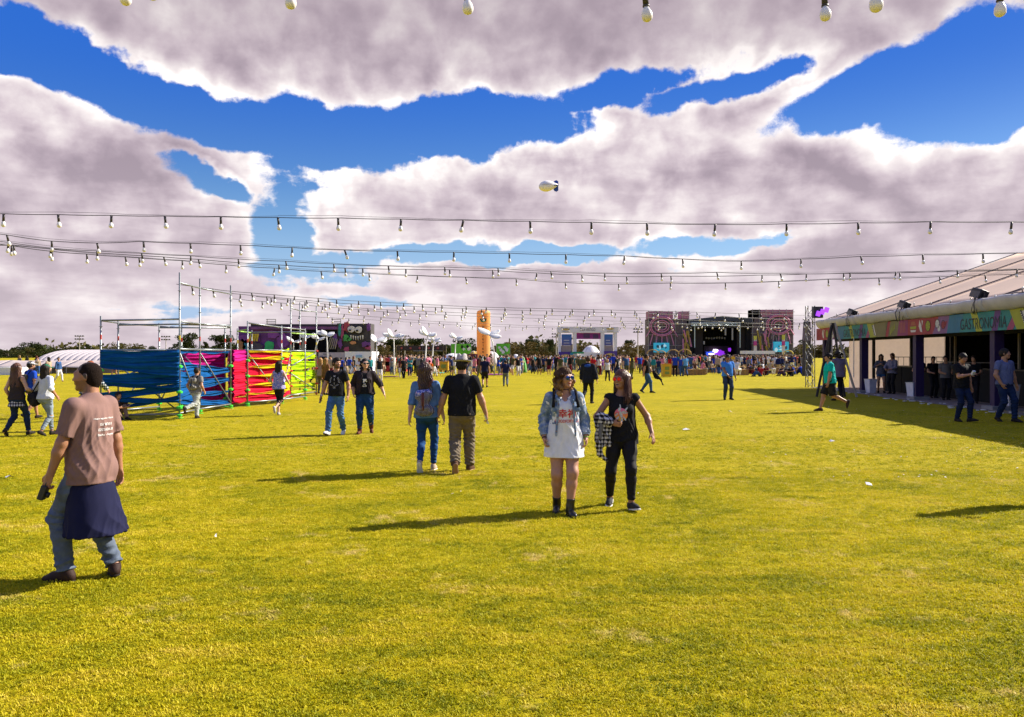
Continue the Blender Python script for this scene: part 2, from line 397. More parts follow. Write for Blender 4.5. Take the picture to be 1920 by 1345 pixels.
def ev(p, X, Y, Z):
    if p.get('R') is not None:
        R_, o, pre = p['R'], p['o'], p['pre']; a, b, c = X - o[0], Y - o[1], Z - o[2]
        X = R_[0, 0] * a + R_[1, 0] * b + R_[2, 0] * c + pre[0]; Y = R_[0, 1] * a + R_[1, 1] * b + R_[2, 1] * c + pre[1]; Z = R_[0, 2] * a + R_[1, 2] * b + R_[2, 2] * c + pre[2]
    if p['t'] == 'rc':
        a, b = p['a'], p['b']; s = p['s']
        if s is not None: a = a / V3(s); b = b / V3(s); x, y, z = X / s[0], Y / s[1], Z / s[2]
        else: x, y, z = X, Y, Z
        d = b - a; L = max(1e-9, float(d @ d)); x = x - a[0]; y = y - a[1]; z = z - a[2]
        t = np.clip((x * d[0] + y * d[1] + z * d[2]) / L, 0, 1)
        v = np.sqrt((x - t * d[0]) ** 2 + (y - t * d[1]) ** 2 + (z - t * d[2]) ** 2) - (p['ra'] + t * (p['rb'] - p['ra']))
        if s is not None: v = v * min(s)
    else:
        c, r = p['c'], p['r']; x, y, z = (X - c[0]), (Y - c[1]), (Z - c[2])
        k0 = np.sqrt((x / r[0]) ** 2 + (y / r[1]) ** 2 + (z / r[2]) ** 2); k1 = np.sqrt((x / r[0] ** 2) ** 2 + (y / r[1] ** 2) ** 2 + (z / r[2] ** 2) ** 2)
        v = k0 * (k0 - 1) / np.maximum(k1, 1e-6); v = np.where(k0 < .05, -min(r), v)
    if p.get('cut'):
        for (q, n) in p['cut']: v = np.maximum(v, (X - q[0]) * n[0] + (Y - q[1]) * n[1] + (Z - q[2]) * n[2])
    return v
def surface(prims, h, cuts=(), smooth=1):
    """-> verts, quads of the smooth union of prims"""
    lo = np.array([9e9] * 3); hi = -lo
    for p in prims:
        if p['op'] == 'u':
            a, b = bounds(p); lo = np.minimum(lo, a); hi = np.maximum(hi, b)
    lo = lo - 3 * h; hi = hi + 3 * h; n = np.ceil((hi - lo) / h).astype(int) + 1
    d = np.full(n, 1.0, np.float32); ax = [(lo[i] + h * np.arange(n[i])).astype(np.float32) for i in range(3)]
    for p in prims:
        a, b = bounds(p); m = p['k'] + 3 * h
        i0 = np.clip(np.floor((a - m - lo) / h).astype(int), 0, n); i1 = np.clip(np.ceil((b + m - lo) / h).astype(int) + 1, 0, n)
        if (i1 <= i0).any(): continue
        sl_ = tuple(slice(i0[i], i1[i]) for i in range(3))
        v = ev(p, ax[0][sl_[0]][:, None, None], ax[1][sl_[1]][None, :, None], ax[2][sl_[2]][None, None, :])
        g_ = d[sl_]; k = p['k']
        if p['op'] == 'u': q = np.maximum(k - np.abs(g_ - v), 0) / k; d[sl_] = np.minimum(g_, v) - q * q * k * .25
        elif p['op'] == 's': q = np.maximum(k - np.abs(g_ + v), 0) / k; d[sl_] = np.maximum(g_, -v) + q * q * k * .25
    for (q, nn) in cuts:
        d = np.maximum(d, ((ax[0] - q[0]) * nn[0])[:, None, None] + ((ax[1] - q[1]) * nn[1])[None, :, None] + ((ax[2] - q[2]) * nn[2])[None, None, :])
    d[0], d[-1], d[:, 0], d[:, -1], d[:, :, 0], d[:, :, -1] = 1, 1, 1, 1, 1, 1
    ins = d < 0; cx, cy, cz = d.shape[0] - 1, d.shape[1] - 1, d.shape[2] - 1
    cnt = np.zeros((cx, cy, cz), np.int8)
    for i in (0, 1):
        for j in (0, 1):
            for k in (0, 1): cnt += ins[i:cx + i, j:cy + j, k:cz + k]
    act = np.argwhere((cnt > 0) & (cnt < 8))
    if len(act) == 0: return np.zeros((0, 3)), np.zeros((0, 4), int)
    idx = np.full((cx, cy, cz), -1, np.int32); idx[act[:, 0], act[:, 1], act[:, 2]] = np.arange(len(act))
    acc = np.zeros((len(act), 3)); num = np.zeros(len(act))
    cor = [(i, j, k) for i in (0, 1) for j in (0, 1) for k in (0, 1)]
    val = {c: d[act[:, 0] + c[0], act[:, 1] + c[1], act[:, 2] + c[2]] for c in cor}
    for c in cor:
        for a_ in range(3):
            if c[a_]: continue
            e = list(c); e[a_] = 1; e = tuple(e); v0, v1 = val[c], val[e]; m = (v0 < 0) != (v1 < 0)
            t = np.where(m, v0 / np.where(m, v0 - v1, 1), 0)
            for q in range(3): acc[:, q] += np.where(m, c[q] + (t if q == a_ else 0), 0)
            num += m
    verts = (act + acc / num[:, None]) * h + lo
    quads = []
    for a_ in range(3):
        b_, c_ = (a_ + 1) % 3, (a_ + 2) % 3
        s0 = [slice(None)] * 3; s1 = [slice(None)] * 3; s0[a_] = slice(0, -1); s1[a_] = slice(1, None)
        m = ins[tuple(s0)] != ins[tuple(s1)]; e = np.argwhere(m); e = e[(e[:, b_] > 0) & (e[:, c_] > 0)]
        e = e[(e[:, b_] < d.shape[b_] - 1) & (e[:, c_] < d.shape[c_] - 1)]
        if len(e) == 0: continue
        def at_(db, dc):
            f = e.copy(); f[:, b_] -= db; f[:, c_] -= dc; return idx[f[:, 0], f[:, 1], f[:, 2]]
        q = np.stack([at_(1, 1), at_(0, 1), at_(0, 0), at_(1, 0)], 1)
        fl = ins[e[:, 0], e[:, 1], e[:, 2]]; q = np.where(fl[:, None], q, q[:, ::-1]); quads.append(q)
    quads = np.concatenate(quads)
    for _ in range(smooth):
        s_ = np.zeros_like(verts); c2 = np.zeros(len(verts))
        for i in range(4):
            a1, b1 = quads[:, i], quads[:, (i + 1) % 4]
            for q in range(3): s_[:, q] += np.bincount(a1, verts[b1, q], len(verts)) + np.bincount(b1, verts[a1, q], len(verts))
            c2 += np.bincount(a1, minlength=len(verts)) + np.bincount(b1, minlength=len(verts))
        verts = verts * .5 + .5 * s_ / np.maximum(c2, 1)[:, None]
    return verts, quads
def vnorm(v, q):
    n = np.cross(v[q[:, 2]] - v[q[:, 0]], v[q[:, 3]] - v[q[:, 1]]); o = np.zeros_like(v)
    for i in range(4):
        for c in range(3): o[:, c] += np.bincount(q[:, i], n[:, c], len(v))
    return o / np.maximum(1e-9, np.linalg.norm(o, axis=1))[:, None]
def folds(v, n, amp, seed, fx=9, fz=5, tw=1.0, lo=None, hi=None):
    """cloth creases: warped ridged waves along the normal"""
    r = np.random.RandomState(seed); d = np.zeros(len(v)); x, y, z = v.T
    for i in range(5):
        a = r.uniform(-.9, .9) * tw; f = (fx + fz * i) * r.uniform(.8, 1.2) * 2.3; ph = r.uniform(0, 6.3, 4)
        u = (x * math.cos(a) + y * r.uniform(-1, 1)) * f + z * f * math.sin(a) * .8 + 1.6 * np.sin(z * 11 + x * 7 + ph[0]) + 1.1 * np.sin(y * 17 + z * 6 + ph[1])
        m = .5 + .5 * np.sin(z * r.uniform(4, 10) + x * r.uniform(4, 10) + ph[2])
        d += (1 - 2 * np.abs(np.sin(u))) * m / (1 + .45 * i)
    w_ = 1.0
    if lo is not None: w_ = np.clip((z - lo) / (hi - lo), 0, 1) if hi > lo else np.clip((lo - z) / (lo - hi), 0, 1)
    return v + n * (d * amp * w_ * .55)[:, None]
def qmesh(name, v, q, mat, parent=None, cols=None, smooth=True):
    me = bpy.data.meshes.new(name); n = len(q)
    me.vertices.add(len(v)); me.vertices.foreach_set('co', np.asarray(v, np.float32).ravel())
    me.loops.add(n * 4); me.loops.foreach_set('vertex_index', q.astype(np.int32).ravel())
    me.polygons.add(n); me.polygons.foreach_set('loop_start', np.arange(0, n * 4, 4, dtype=np.int32)); me.polygons.foreach_set('loop_total', np.full(n, 4, np.int32))
    me.update(calc_edges=True)
    if cols is not None:
        at_ = me.color_attributes.new('Col', 'FLOAT_COLOR', 'POINT'); c = np.ones((len(v), 4), np.float32); c[:, :3] = cols; at_.data.foreach_set('color', c.ravel())
    for m in (mat if isinstance(mat, (list, tuple)) else [mat]): me.materials.append(m)
    if smooth: me.polygons.foreach_set('use_smooth', np.ones(n, bool))
    o = bpy.data.objects.new(name, me); COL.objects.link(o)
    if parent: o.parent = parent
    return o

# ------------------------------------------------------------------ people
def rotx(a): c, s = math.cos(a), math.sin(a); return np.array([[1, 0, 0], [0, c, -s], [0, s, c]])
def roty(a): c, s = math.cos(a), math.sin(a); return np.array([[c, 0, s], [0, 1, 0], [-s, 0, c]])
def rotz(a): c, s = math.cos(a), math.sin(a); return np.array([[c, -s, 0], [s, c, 0], [0, 0, 1]])
def ik(a, c, l1, l2, pole):
    a = V3(a); c = V3(c); d = c - a; L = np.linalg.norm(d); u = d / max(L, 1e-6)
    if L > (l1 + l2) * .998: L = (l1 + l2) * .998; c = a + u * L
    x = (l1 * l1 - l2 * l2 + L * L) / (2 * L); h = math.sqrt(max(0, l1 * l1 - x * x))
    pl = V3(pole); pl = nrm(pl - u * (pl @ u)); return a + u * x + pl * h, c
SKIN = {'light': (.52, .30, .20), 'tan': (.40, .20, .115), 'brown': (.27, .125, .07), 'pale': (.60, .38, .28)}
def skeleton(s):
    """joints in metres for a 1.75 m body that faces -Y"""
    f = s.get('sex', 'm') == 'f'; J = {}; dz = s.get('drop', .015)
    pel = V3(s.get('ox', 0), s.get('oy', 0), .93 - dz); J['pel'] = pel
    Rp = rotz(s.get('hipyaw', 0)); Rt = rotz(s.get('twist', 0)) @ roty(s.get('sway', 0)) @ rotx(s.get('lean', 0)); J['Rt'] = Rt
    hw = .085
    J['hip'] = [pel + Rp @ V3(-hw, 0, -.02), pel + Rp @ V3(hw, 0, -.02)]
    sh = .158 if f else .178; sh *= s.get('shw', 1)
    J['sh'] = [pel + Rt @ V3(-sh, .012, .468), pel + Rt @ V3(sh, .012, .468)]
    J['neck'] = pel + Rt @ V3(0, .015, .53)
    Rh = rotz(s.get('hyaw', 0)) @ roty(s.get('htilt', 0)) @ rotx(s.get('hpitch', 0)); J['Rh'] = Rh
    J['hc'] = J['neck'] + Rt @ V3(0, -.012, .055) + Rh @ V3(0, -.012, .118)
    ank = s.get('ank', [(-.09, 0, .085), (.09, 0, .085)]); J['knee'] = []; J['ank'] = []
    for i in (0, 1):
        kn, an = ik(J['hip'][i], ank[i], .43, .42, s.get('kpole', [(-.1, -1, 0), (.1, -1, 0)])[i]); J['knee'].append(kn); J['ank'].append(an)
    wr = s.get('wr', [(-.26, -.02, .80), (.26, -.02, .80)]); J['elb'] = []; J['wr'] = []
    for i in (0, 1):
        e, w_ = ik(J['sh'][i], wr[i], .285, .25, s.get('epole', [(-.4, 1, 0), (.4, 1, 0)])[i]); J['elb'].append(e); J['wr'].append(w_)
    return J
def torso_prims(s, J, inf=0.0, belly=1.0):
    f = s.get('sex', 'm') == 'f'; b = s.get('build', 1.0); o = J['pel']; i = inf
    def E(c, r, k=.05): return el(o + V3(c), (r[0] * b + i, r[1] * b + i, r[2] + i), k)
    if f: L = [E((0, .012, .0), (.168, .118, .13)), E((0, -.002, .15), (.122, .098, .14)), E((0, 0, .30), (.135, .102, .16)), E((0, .0, .42), (.135, .085, .09)),
               E((-.068, -.078, .335), (.055, .052, .055), .03), E((.068, -.078, .335), (.055, .052, .055), .03)]
    else: L = [E((0, .008, .0), (.158, .112, .13)), E((0, -.008, .14), (.148 * belly, .112 * belly, .15)), E((0, .004, .31), (.165, .118, .18)), E((0, 0, .42), (.165, .095, .09))]
    L += [E((-.07, .055, -.03), (.085, .085, .1), .04), E((.07, .055, -.03), (.085, .085, .1), .04)]
    sh = abs((J['Rt'].T @ (J['sh'][1] - o))[0])
    L += [rc(o + V3(-sh + .045, .012, .445), o + V3(sh - .045, .012, .445), .050 + i, k=.05), rc(o + V3(0, .02, .53), o + V3(-sh * .78, .015, .463), .042 + i * .7, .034 + i * .7, k=.05), rc(o + V3(0, .02, .53), o + V3(sh * .78, .015, .463), .042 + i * .7, .034 + i * .7, k=.05)]
    return fr(L, J['Rt'], o)
def arm_prims(s, J, i, inf=0.0, t1=1.0, k=.03):
    """upper arm and forearm; t1 in 0..2 tells how far the sleeve goes"""
    f = s.get('sex', 'm') == 'f'; b = s.get('build', 1) ** .7; r0, r1, r2 = (.045, .038, .024) if f else (.053, .043, .028)
    A, B, C = J['sh'][i], J['elb'][i], J['wr'][i]; L = []
    r0, r1, r2 = [x * b + inf for x in (r0, r1, r2)]
    if t1 <= 1:
        e = A + (B - A) * t1; n = nrm(B - A)
        L.append(rc(A, e + n * .03, r0 * 1.06, (r0 + (r1 - r0) * t1) * 1.02, k, cut=[(e, n)]))
    else:
        L.append(rc(A, B, r0, r1, k)); e = B + (C - B) * (t1 - 1); n = nrm(C - B)
        bl = B + (C - B) * .28
        if t1 >= 1.9 and inf == 0:
            L.append(rc(B, bl, r1, r1 * 1.04, k)); L.append(rc(bl, C, r1 * 1.0, r2, k))
        else: L.append(rc(B, e + n * .03, r1 * 1.02, r1 + (r2 - r1) * (t1 - 1) + .004, k, cut=[(e, n)]))
    iq = inf * .45
    L.append(el(A + V3(0, 0, -.018), (.050 * b * (.9 if f else 1) + iq, .052 * b * (.9 if f else 1) + iq, .060 * b + iq), k))
    return L
def hand_prims(s, J, i, curl=.5):
    """palm, four fingers of unequal length bent at the knuckles, thumb from the side"""
    C = J['wr'][i]; hd = s.get('hdir', [None, None])[i]; d = nrm(C - J['elb'][i]) if hd is None else nrm(hd)
    pn = s.get('palm', [(1, 0, 0), (-1, 0, 0)])[i]; pn = V3(pn); pn = nrm(pn - d * (pn @ d))     # palm normal
    side = np.cross(d, pn)                                                                       # across the knuckles
    th = V3(s.get('thumb', [(0, -1, .2), (0, -1, .2)])[i])
    if side @ th < 0: side = -side
    sc = .9 if s.get('sex', 'm') == 'f' else 1.0; L = []
    pc = C + d * .045 * sc; Rm = np.stack([side, pn, d], 1)
    L.append(rc(C - d * .02, C + d * .02, .024 * sc, .022 * sc, .015))
    L += [dict(el((0, 0, 0), (.040 * sc, .016 * sc, .050 * sc), .015), R=Rm, o=pc, pre=V3(0, 0, 0))]
    cu_ = s.get('curl', [curl, curl])[i]
    for q, (off, ln_) in enumerate(((.030, .070), (.010, .078), (-.010, .073), (-.029, .058))):
        p = C + d * .085 * sc + side * off * sc; a = cu_ * (.6 + .12 * q); sp = off * .8; r = .0088 * sc
        for j, fr_ in enumerate((.45, .32, .25)):
            dd = nrm((d * math.cos(a) + pn * math.sin(a)) + side * sp); e = p + dd * ln_ * fr_ * sc
            L.append(rc(p, e, r, r * .93, .004)); p = e; r *= .93; a += cu_ * .95
    p = C + d * .02 * sc + side * .028 * sc; d1 = nrm(d * .75 + side * .75 + pn * .35); e = p + d1 * .04 * sc
    L.append(rc(p, e, .014 * sc, .011 * sc, .008)); d2 = nrm(d * .95 + side * .3 + pn * .45); L.append(rc(e, e + d2 * .035 * sc, .0105 * sc, .009 * sc, .006))
    return L
def leg_prims(s, J, i, inf=0.0, k=.03, top=0., flare=0):
    f = s.get('sex', 'm') == 'f'; b = s.get('legb', s.get('build', 1) ** .8)
    A, K, N = J['hip'][i], J['knee'][i], J['ank'][i]; r0, r1, r2, r3 = (.088, .052, .050, .032) if f else (.085, .055, .052, .037)
    r0, r1, r2, r3 = [x * b + inf for x in (r0, r1, r2, r3)]; d = nrm(N - K); fw = nrm(np.cross(np.cross(nrm(K - A), d), d)) if np.linalg.norm(np.cross(nrm(K - A), d)) > .02 else V3(0, 1, 0)
    if fw[1] < 0: fw = -fw
    return [rc(A + V3(0, 0, top), A + (K - A) * .45, r0, (r0 + r1) * .53, k), rc(A + (K - A) * .45, K, (r0 + r1) * .53, r1, k),
            rc(K, K + (N - K) * .32 + fw * .012, r1, r2 * 1.05, k * 1.6), rc(K + (N - K) * .32 + fw * .012, N, r2 * 1.04, r3 + flare, k)]
def foot_frame(s, J, i):
    pt = s.get('fpitch', [0, 0])[i]; yw = s.get('fyaw', [-.18, .18])[i]
    return rotz(yw) @ rotx(pt)                                # +pitch lifts the heel? toe dir = R @ (0,-1,0)
def shoe_prims(s, J, i, kind='shoe'):
    Rf = foot_frame(s, J, i); o = J['ank'][i]; w_ = .94 if s.get('sex', 'm') == 'f' else 1.05
    if kind == 'shoe':
        L = [rc(o + V3(0, .045, -.045) * w_, o + V3(0, -.10, -.055) * w_, .037 * w_, .036 * w_, .03), rc(o + V3(-.008, -.10, -.058) * w_, o + V3(0.004, -.155, -.064) * w_, .037 * w_, .026 * w_, .03),
             rc(o + V3(0, .02, -.01), o + V3(0, .02, .005), .044 * w_, .042 * w_, .03, cut=[(o + V3(0, 0, .012), V3(0, 0, 1))]), rc(o + V3(0, -.01, -.01), o + V3(0, -.08, -.045), .034 * w_, .032 * w_, .03)]
        ct = [(o + V3(0, 0, -.078), V3(0, 0, -1))]
    else:
        L = [rc(o + V3(0, .045, -.045), o + V3(0, -.10, -.055), .037, .036, .03), rc(o + V3(-.008, -.10, -.058), o + V3(0.004, -.145, -.062), .037, .028, .03),
             rc(o + V3(0, .015, -.02), o + V3(0, .005, .02), .044, .042, .03)]
        ct = [(o + V3(0, 0, -.078), V3(0, 0, -1))]
    cut = [(o + Rf @ (q - o), Rf @ n) for q, n in ct]
    out = fr(L, Rf, o)
    if kind == 'boot':
        e = o + (J['knee'][i] - o) * .27; n_ = nrm(e - o); out.append(rc(o, e, .047, .052, .03, cut=[(e, n_)]))
    return out, cut
def head_prims(s, J, detail=True):
    f = s.get('sex', 'm') == 'f'; w_ = .95 if f else 1.0; o = J['hc']
    L = [el((0, .014, .022), (.075 * w_, .094, .092), .02), el((0, -.028, -.02), (.062 * w_, .066, .085), .03), el((0, -.048, -.078), (.042 * w_, .040, .030), .03)]
    if detail:
        L += [rc((0, -.088, .012), (0, -.108, -.022), .009, .0125, .010), el((-.012, -.096, -.026), (.009, .010, .007), .008), el((.012, -.096, -.026), (.009, .010, .007), .008),
              rc((-.036, -.076, .026), (.036, -.076, .026), .016, k=.02), el((-.040, -.066, -.020), .022, .03), el((.040, -.066, -.020), .022, .03),
              el((-.030, -.096, .006), (.015, .012, .011), .012, op='s'), el((.030, -.096, .006), (.015, .012, .011), .012, op='s'),
              el((-.030, -.079, .006), (.013, .011, .009), .004), el((.030, -.079, .006), (.013, .011, .009), .004),
              el((0, -.080, -.096), (.020, .016, .015), .02)]
        if s.get('mouth') == 'open':
            L += [el((0, -.088, -.046), (.027, .012, .007), .006), el((0, -.084, -.078), (.025, .013, .008), .008), el((0, -.098, -.060), (.019, .02, .010), .004, op='s')]
        else: L += [el((0, -.093, -.050), (.026, .011, .0055), .005), el((0, -.090, -.060), (.023, .012, .0065), .005)]
    for sx in (-1, 1):
        L.append(dict(el((0, 0, 0), (.007, .020, .031), .006), R=rotz(sx * -.35), o=V3(sx * .079 * w_, .014, -.004), pre=V3(0, 0, 0)))
        if detail: L.append(el((sx * .088 * w_, .010, -.002), (.005, .010, .017), .004, op='s'))
    out = []
    for p in L:
        if p.get('R') is not None: p = dict(p); p['R'] = J['Rh'] @ p['R']; p['o'] = o + J['Rh'] @ p['o']
        else: p = dict(p); p['R'] = J['Rh']; p['o'] = o; p['pre'] = V3(0, 0, 0)
        out.append(p)
    return out
def hframe(prims, J):
    out = []
    for p in prims: p = dict(p); p['R'] = J['Rh']; p['o'] = J['hc']; p['pre'] = V3(0, 0, 0); out.append(p)
    return out
def body(s, J, h, root, detail=True):
    b = s.get('build', 1) ** .5; i = -.006
    L = torso_prims(s, J, i)
    for q in (0, 1):
        L += leg_prims(s, J, q); L += arm_prims(s, J, q, 0, 2)
        Rf = foot_frame(s, J, q); o = J['ank'][q]; L += fr([rc(o + V3(0, .03, -.05), o + V3(0, -.10, -.06), .026, .022, .02), rc(o, o + V3(0, .02, -.05), .033, .026, .02)], Rf, o)
    nk = .050 if s.get('sex', 'm') == 'f' else .059
    L += [rc(J['neck'] + V3(0, .0, -.01), J['hc'] + J['Rh'] @ V3(0, .018, -.06), nk * b * 1.06, nk * b, .03)]
    L += head_prims(s, J, detail)
    for q in (0, 1): L += hand_prims(s, J, q)
    v, q = surface(L, h)
    loc = (v - J['hc']) @ J['Rh']; x, y, z = loc.T; sk = np.array(SKIN[s.get('skin', 'tan')] if isinstance(s.get('skin', 'tan'), str) else s['skin'])
    c = np.tile(sk, (len(v), 1)); hd = (np.abs(z) < .14) & (np.abs(x) < .1) & (y < .12)
    def paint(m, col, a=1): c[m] = c[m] * (1 - a) + np.array(col) * a
    if detail:
        hc = np.array(s.get('haircol', (.03, .02, .015)))
        paint(hd & ((x / .024) ** 2 + ((z + .056) / .011) ** 2 < 1) & (y < -.085), sk * np.array((.85, .42, .42)))
        if s.get('mouth') == 'open': paint(hd & ((x / .019) ** 2 + ((z + .062) / .010) ** 2 < 1) & (y < -.07) & (y > -.094), (.05, .01, .01)); paint(hd & (np.abs(x) < .016) & (np.abs(z + .053) < .004) & (y < -.07) & (y > -.097), (.7, .65, .6))
        for sx in (-1, 1):
            paint(hd & ((((x - sx * .032) / .017) ** 2 + ((z - .026 + .004 * ((x * sx - .032) / .017) ** 2) / .005) ** 2) < 1) & (y < -.06), hc, .85)
            paint(hd & ((((x - sx * .030) / .011) ** 2 + ((z - .006) / .005) ** 2) < 1) & (y < -.08), (.55, .5, .45)); paint(hd & ((((x - sx * .030) / .0055) ** 2 + ((z - .006) / .0055) ** 2) < 1) & (y < -.08), (.02, .012, .008))
        if s.get('beard'):
            m = hd & (z < -.03) & (z > -.12) & (y < .02) & (~((np.abs(x) < .026) & (z > -.066) & (z < -.046) & (y < -.08))) & (z < -.035 + np.abs(x) * .35)
            paint(m, hc, s['beard'])
        if s.get('stubble'):
            paint(hd & (z > -.05) & (z > .005 + (-y) * 1.05) & (y > -.075), hc, s['stubble'])
    if s.get('nails', detail):
        pass
    return qmesh('body', v * s['S'], q, SKINM, root, cols=c)
SKINM = M('skin', attr='Col', rough=.48, var=.06, vs_=30, bump=.12, bs=180, sss=.12, spec=.4)
def cloth(name, rgb, rough=.85, var=.14, weave=400, **k): return M('cloth_' + name, rgb, rough, var=var, vs_=9, bump=.25, bs=weave, spec=.15, **k)
def check_mat(name, stops, scale, off=(0, 0, 0)):
    """woven plaid: bands across and along"""
    key = 'plaid_' + name
    if key in _mats: return _mats[key]
    m = bpy.data.materials.new(key); m.use_nodes = True; t = NT(m.node_tree); b = t.n['Principled BSDF']; _mats[key] = m
    tcn = t.add('ShaderNodeTexCoord'); sp = t.add('ShaderNodeSeparateXYZ'); t.ln(tcn.outputs['Object'], sp.inputs[0])
    u = t.math('ADD', sp.outputs[0], t.math('MULTIPLY', sp.outputs[1], .8)); vv = sp.outputs[2]; fs = []
    for q in (u, vv):
        f = t.math('FRACT', t.math('MULTIPLY', q, scale)); fs.append(t.ramp(f, [(0, 0), (.42, 0), (.46, 1), (.86, 1), (.9, .35), (1, .35)], 'CONSTANT'))
    sm = t.math('MULTIPLY', t.math('ADD', fs[0], fs[1]), .5)
    t.ln(t.ramp(sm, stops, 'CONSTANT'), b.inputs['Base Color']); b.inputs['Roughness'].default_value = .9; b.inputs['Specular IOR Level'].default_value = .1
    return m
def hem_shell(e, n, r, depth=.05):
    return rc(e - n * depth, e + n * .1, r, r, .006, op='s')
def top(s, J, h, root, mat, sleeve=.55, hem=-.12, loose=.012, neck=.075, vneck=0, name='shirt', seed=1, amp=.011, flare=.01, bare=False, fold_fx=11, belly=1.0, open_=0, neckz=.535, thighs=0):
    o = J['pel']; Rt = J['Rt']; b = s.get('build', 1); f = s.get('sex', 'm') == 'f'
    L = torso_prims(s, J, loose, belly)
    w0 = (.135 if f else .155) * b; w1 = (.165 if f else .158) * b
    L += fr([rc(o + V3(0, 0, .30), o + V3(0, .008, hem - .05), w0 + loose, w1 + .010 + loose + flare, .05, s=(1, .80, 1))], Rt, o)
    if thighs:
        for q in (0, 1): L.append(rc(J['hip'][q], J['hip'][q] + (J['knee'][q] - J['hip'][q]) * .75, .095 * b + thighs, .085 * b + thighs, .08))
    for q in (0, 1):
        if bare: continue
        L += arm_prims(s, J, q, loose * .9 + .004, sleeve, .02)
        A, B, C = J['sh'][q], J['elb'][q], J['wr'][q]
        if h < .015:
            if sleeve <= 1: e = A + (B - A) * sleeve; n = nrm(B - A); r = (.047 if f else .053) * b ** .7 + loose * .9 - .009
            else: e = B + (C - B) * (sleeve - 1); n = nrm(C - B); r = (.034 if f else .040) * b ** .7 + loose * .4 - .005
            L.append(rc(e - n * .035, e + n * .05, r, r, .005, op='s', cut=[(e - n * .03, -n)]))
    W = lambda x: o + Rt @ V3(x)
    if bare:
        for sx in (-1, 1): L.append(dict(el(W((sx * .225, .0, .40)) * 0 + V3(o + V3(sx * (.205 * b ** .5), .0, .42)), (.045, .10, .12), .01, op='s'), R=Rt, o=o, pre=o))
    L.append(dict(el(o + V3(0, -.035, neckz), (neck, neck * .95, .045 + vneck * .5), .01, op='s'), R=Rt, o=o, pre=o))
    if vneck: L.append(dict(el(o + V3(0, -.12, neckz - .03 - vneck * .4), (neck * .62, .06, vneck), .01, op='s'), R=Rt, o=o, pre=o))
    cuts = [(W((0, 0, hem)), Rt @ V3(0, 0, -1))]
    if h < .015: L += [dict(rc(o + V3(0, 0, hem + .03), o + V3(0, 0, hem - .1), w1 + loose + flare - .008, k=.005, s=(1, .80, 1), op='s', cut=[(V3(0, 0, o[2] + hem + .03), V3(0, 0, 1))]), R=Rt, o=o, pre=o)]
    if open_:
        L.append(dict(rc(o + V3(0, -.25, .46), o + V3(0, -.25, hem - .1), open_ * .55, open_ * 1.25, .008, s=(1, 2.2, 1), op='s'), R=Rt, o=o, pre=o))
    v, q = surface(L, h, cuts)
    if amp:
        n = vnorm(v, q); v2 = folds(v, n, amp, seed, fx=fold_fx, lo=o[2] + .50, hi=o[2] + .30); e_ = np.clip((((v - o) @ Rt)[:, 2] - hem - .004) / .035, .12, 1)[:, None]
        v = v + (v2 - v) * e_
    return qmesh(name, v * s['S'], q, mat, root)
def skirt(s, J, h, root, mat, z0, z1, r0, r1, name='skirt', seed=3, amp=.008, sq=.72, back=0, fx=14, tilt=(0, 0), cy=0):
    o = J['pel']; L = fr([rc(o + V3(0, cy, z0 - r0 * .3), o + V3(0, back, z1 - .08), r0, r1, .03, s=(1, sq, 1)), ], J['Rt'], o)
    L += fr([rc(o + V3(0, back * .8, z1 + .05), o + V3(0, back, z1 - .2), r1 - .012, k=.006, s=(1, sq, 1), op='s', cut=[(o + V3(0, 0, z1 + .05), V3(0, 0, 1))])], J['Rt'], o)
    v, q = surface(L, h, [(o + V3(0, 0, z1), nrm(V3(tilt[0], tilt[1], -1))), (o + V3(0, 0, z0), V3(0, 0, 1))])
    n = vnorm(v, q); v = folds(v, n, amp, seed, fx=fx, tw=.5, lo=o[2] + z0, hi=o[2] + z1)
    return qmesh(name, v * s['S'], q, mat, root)
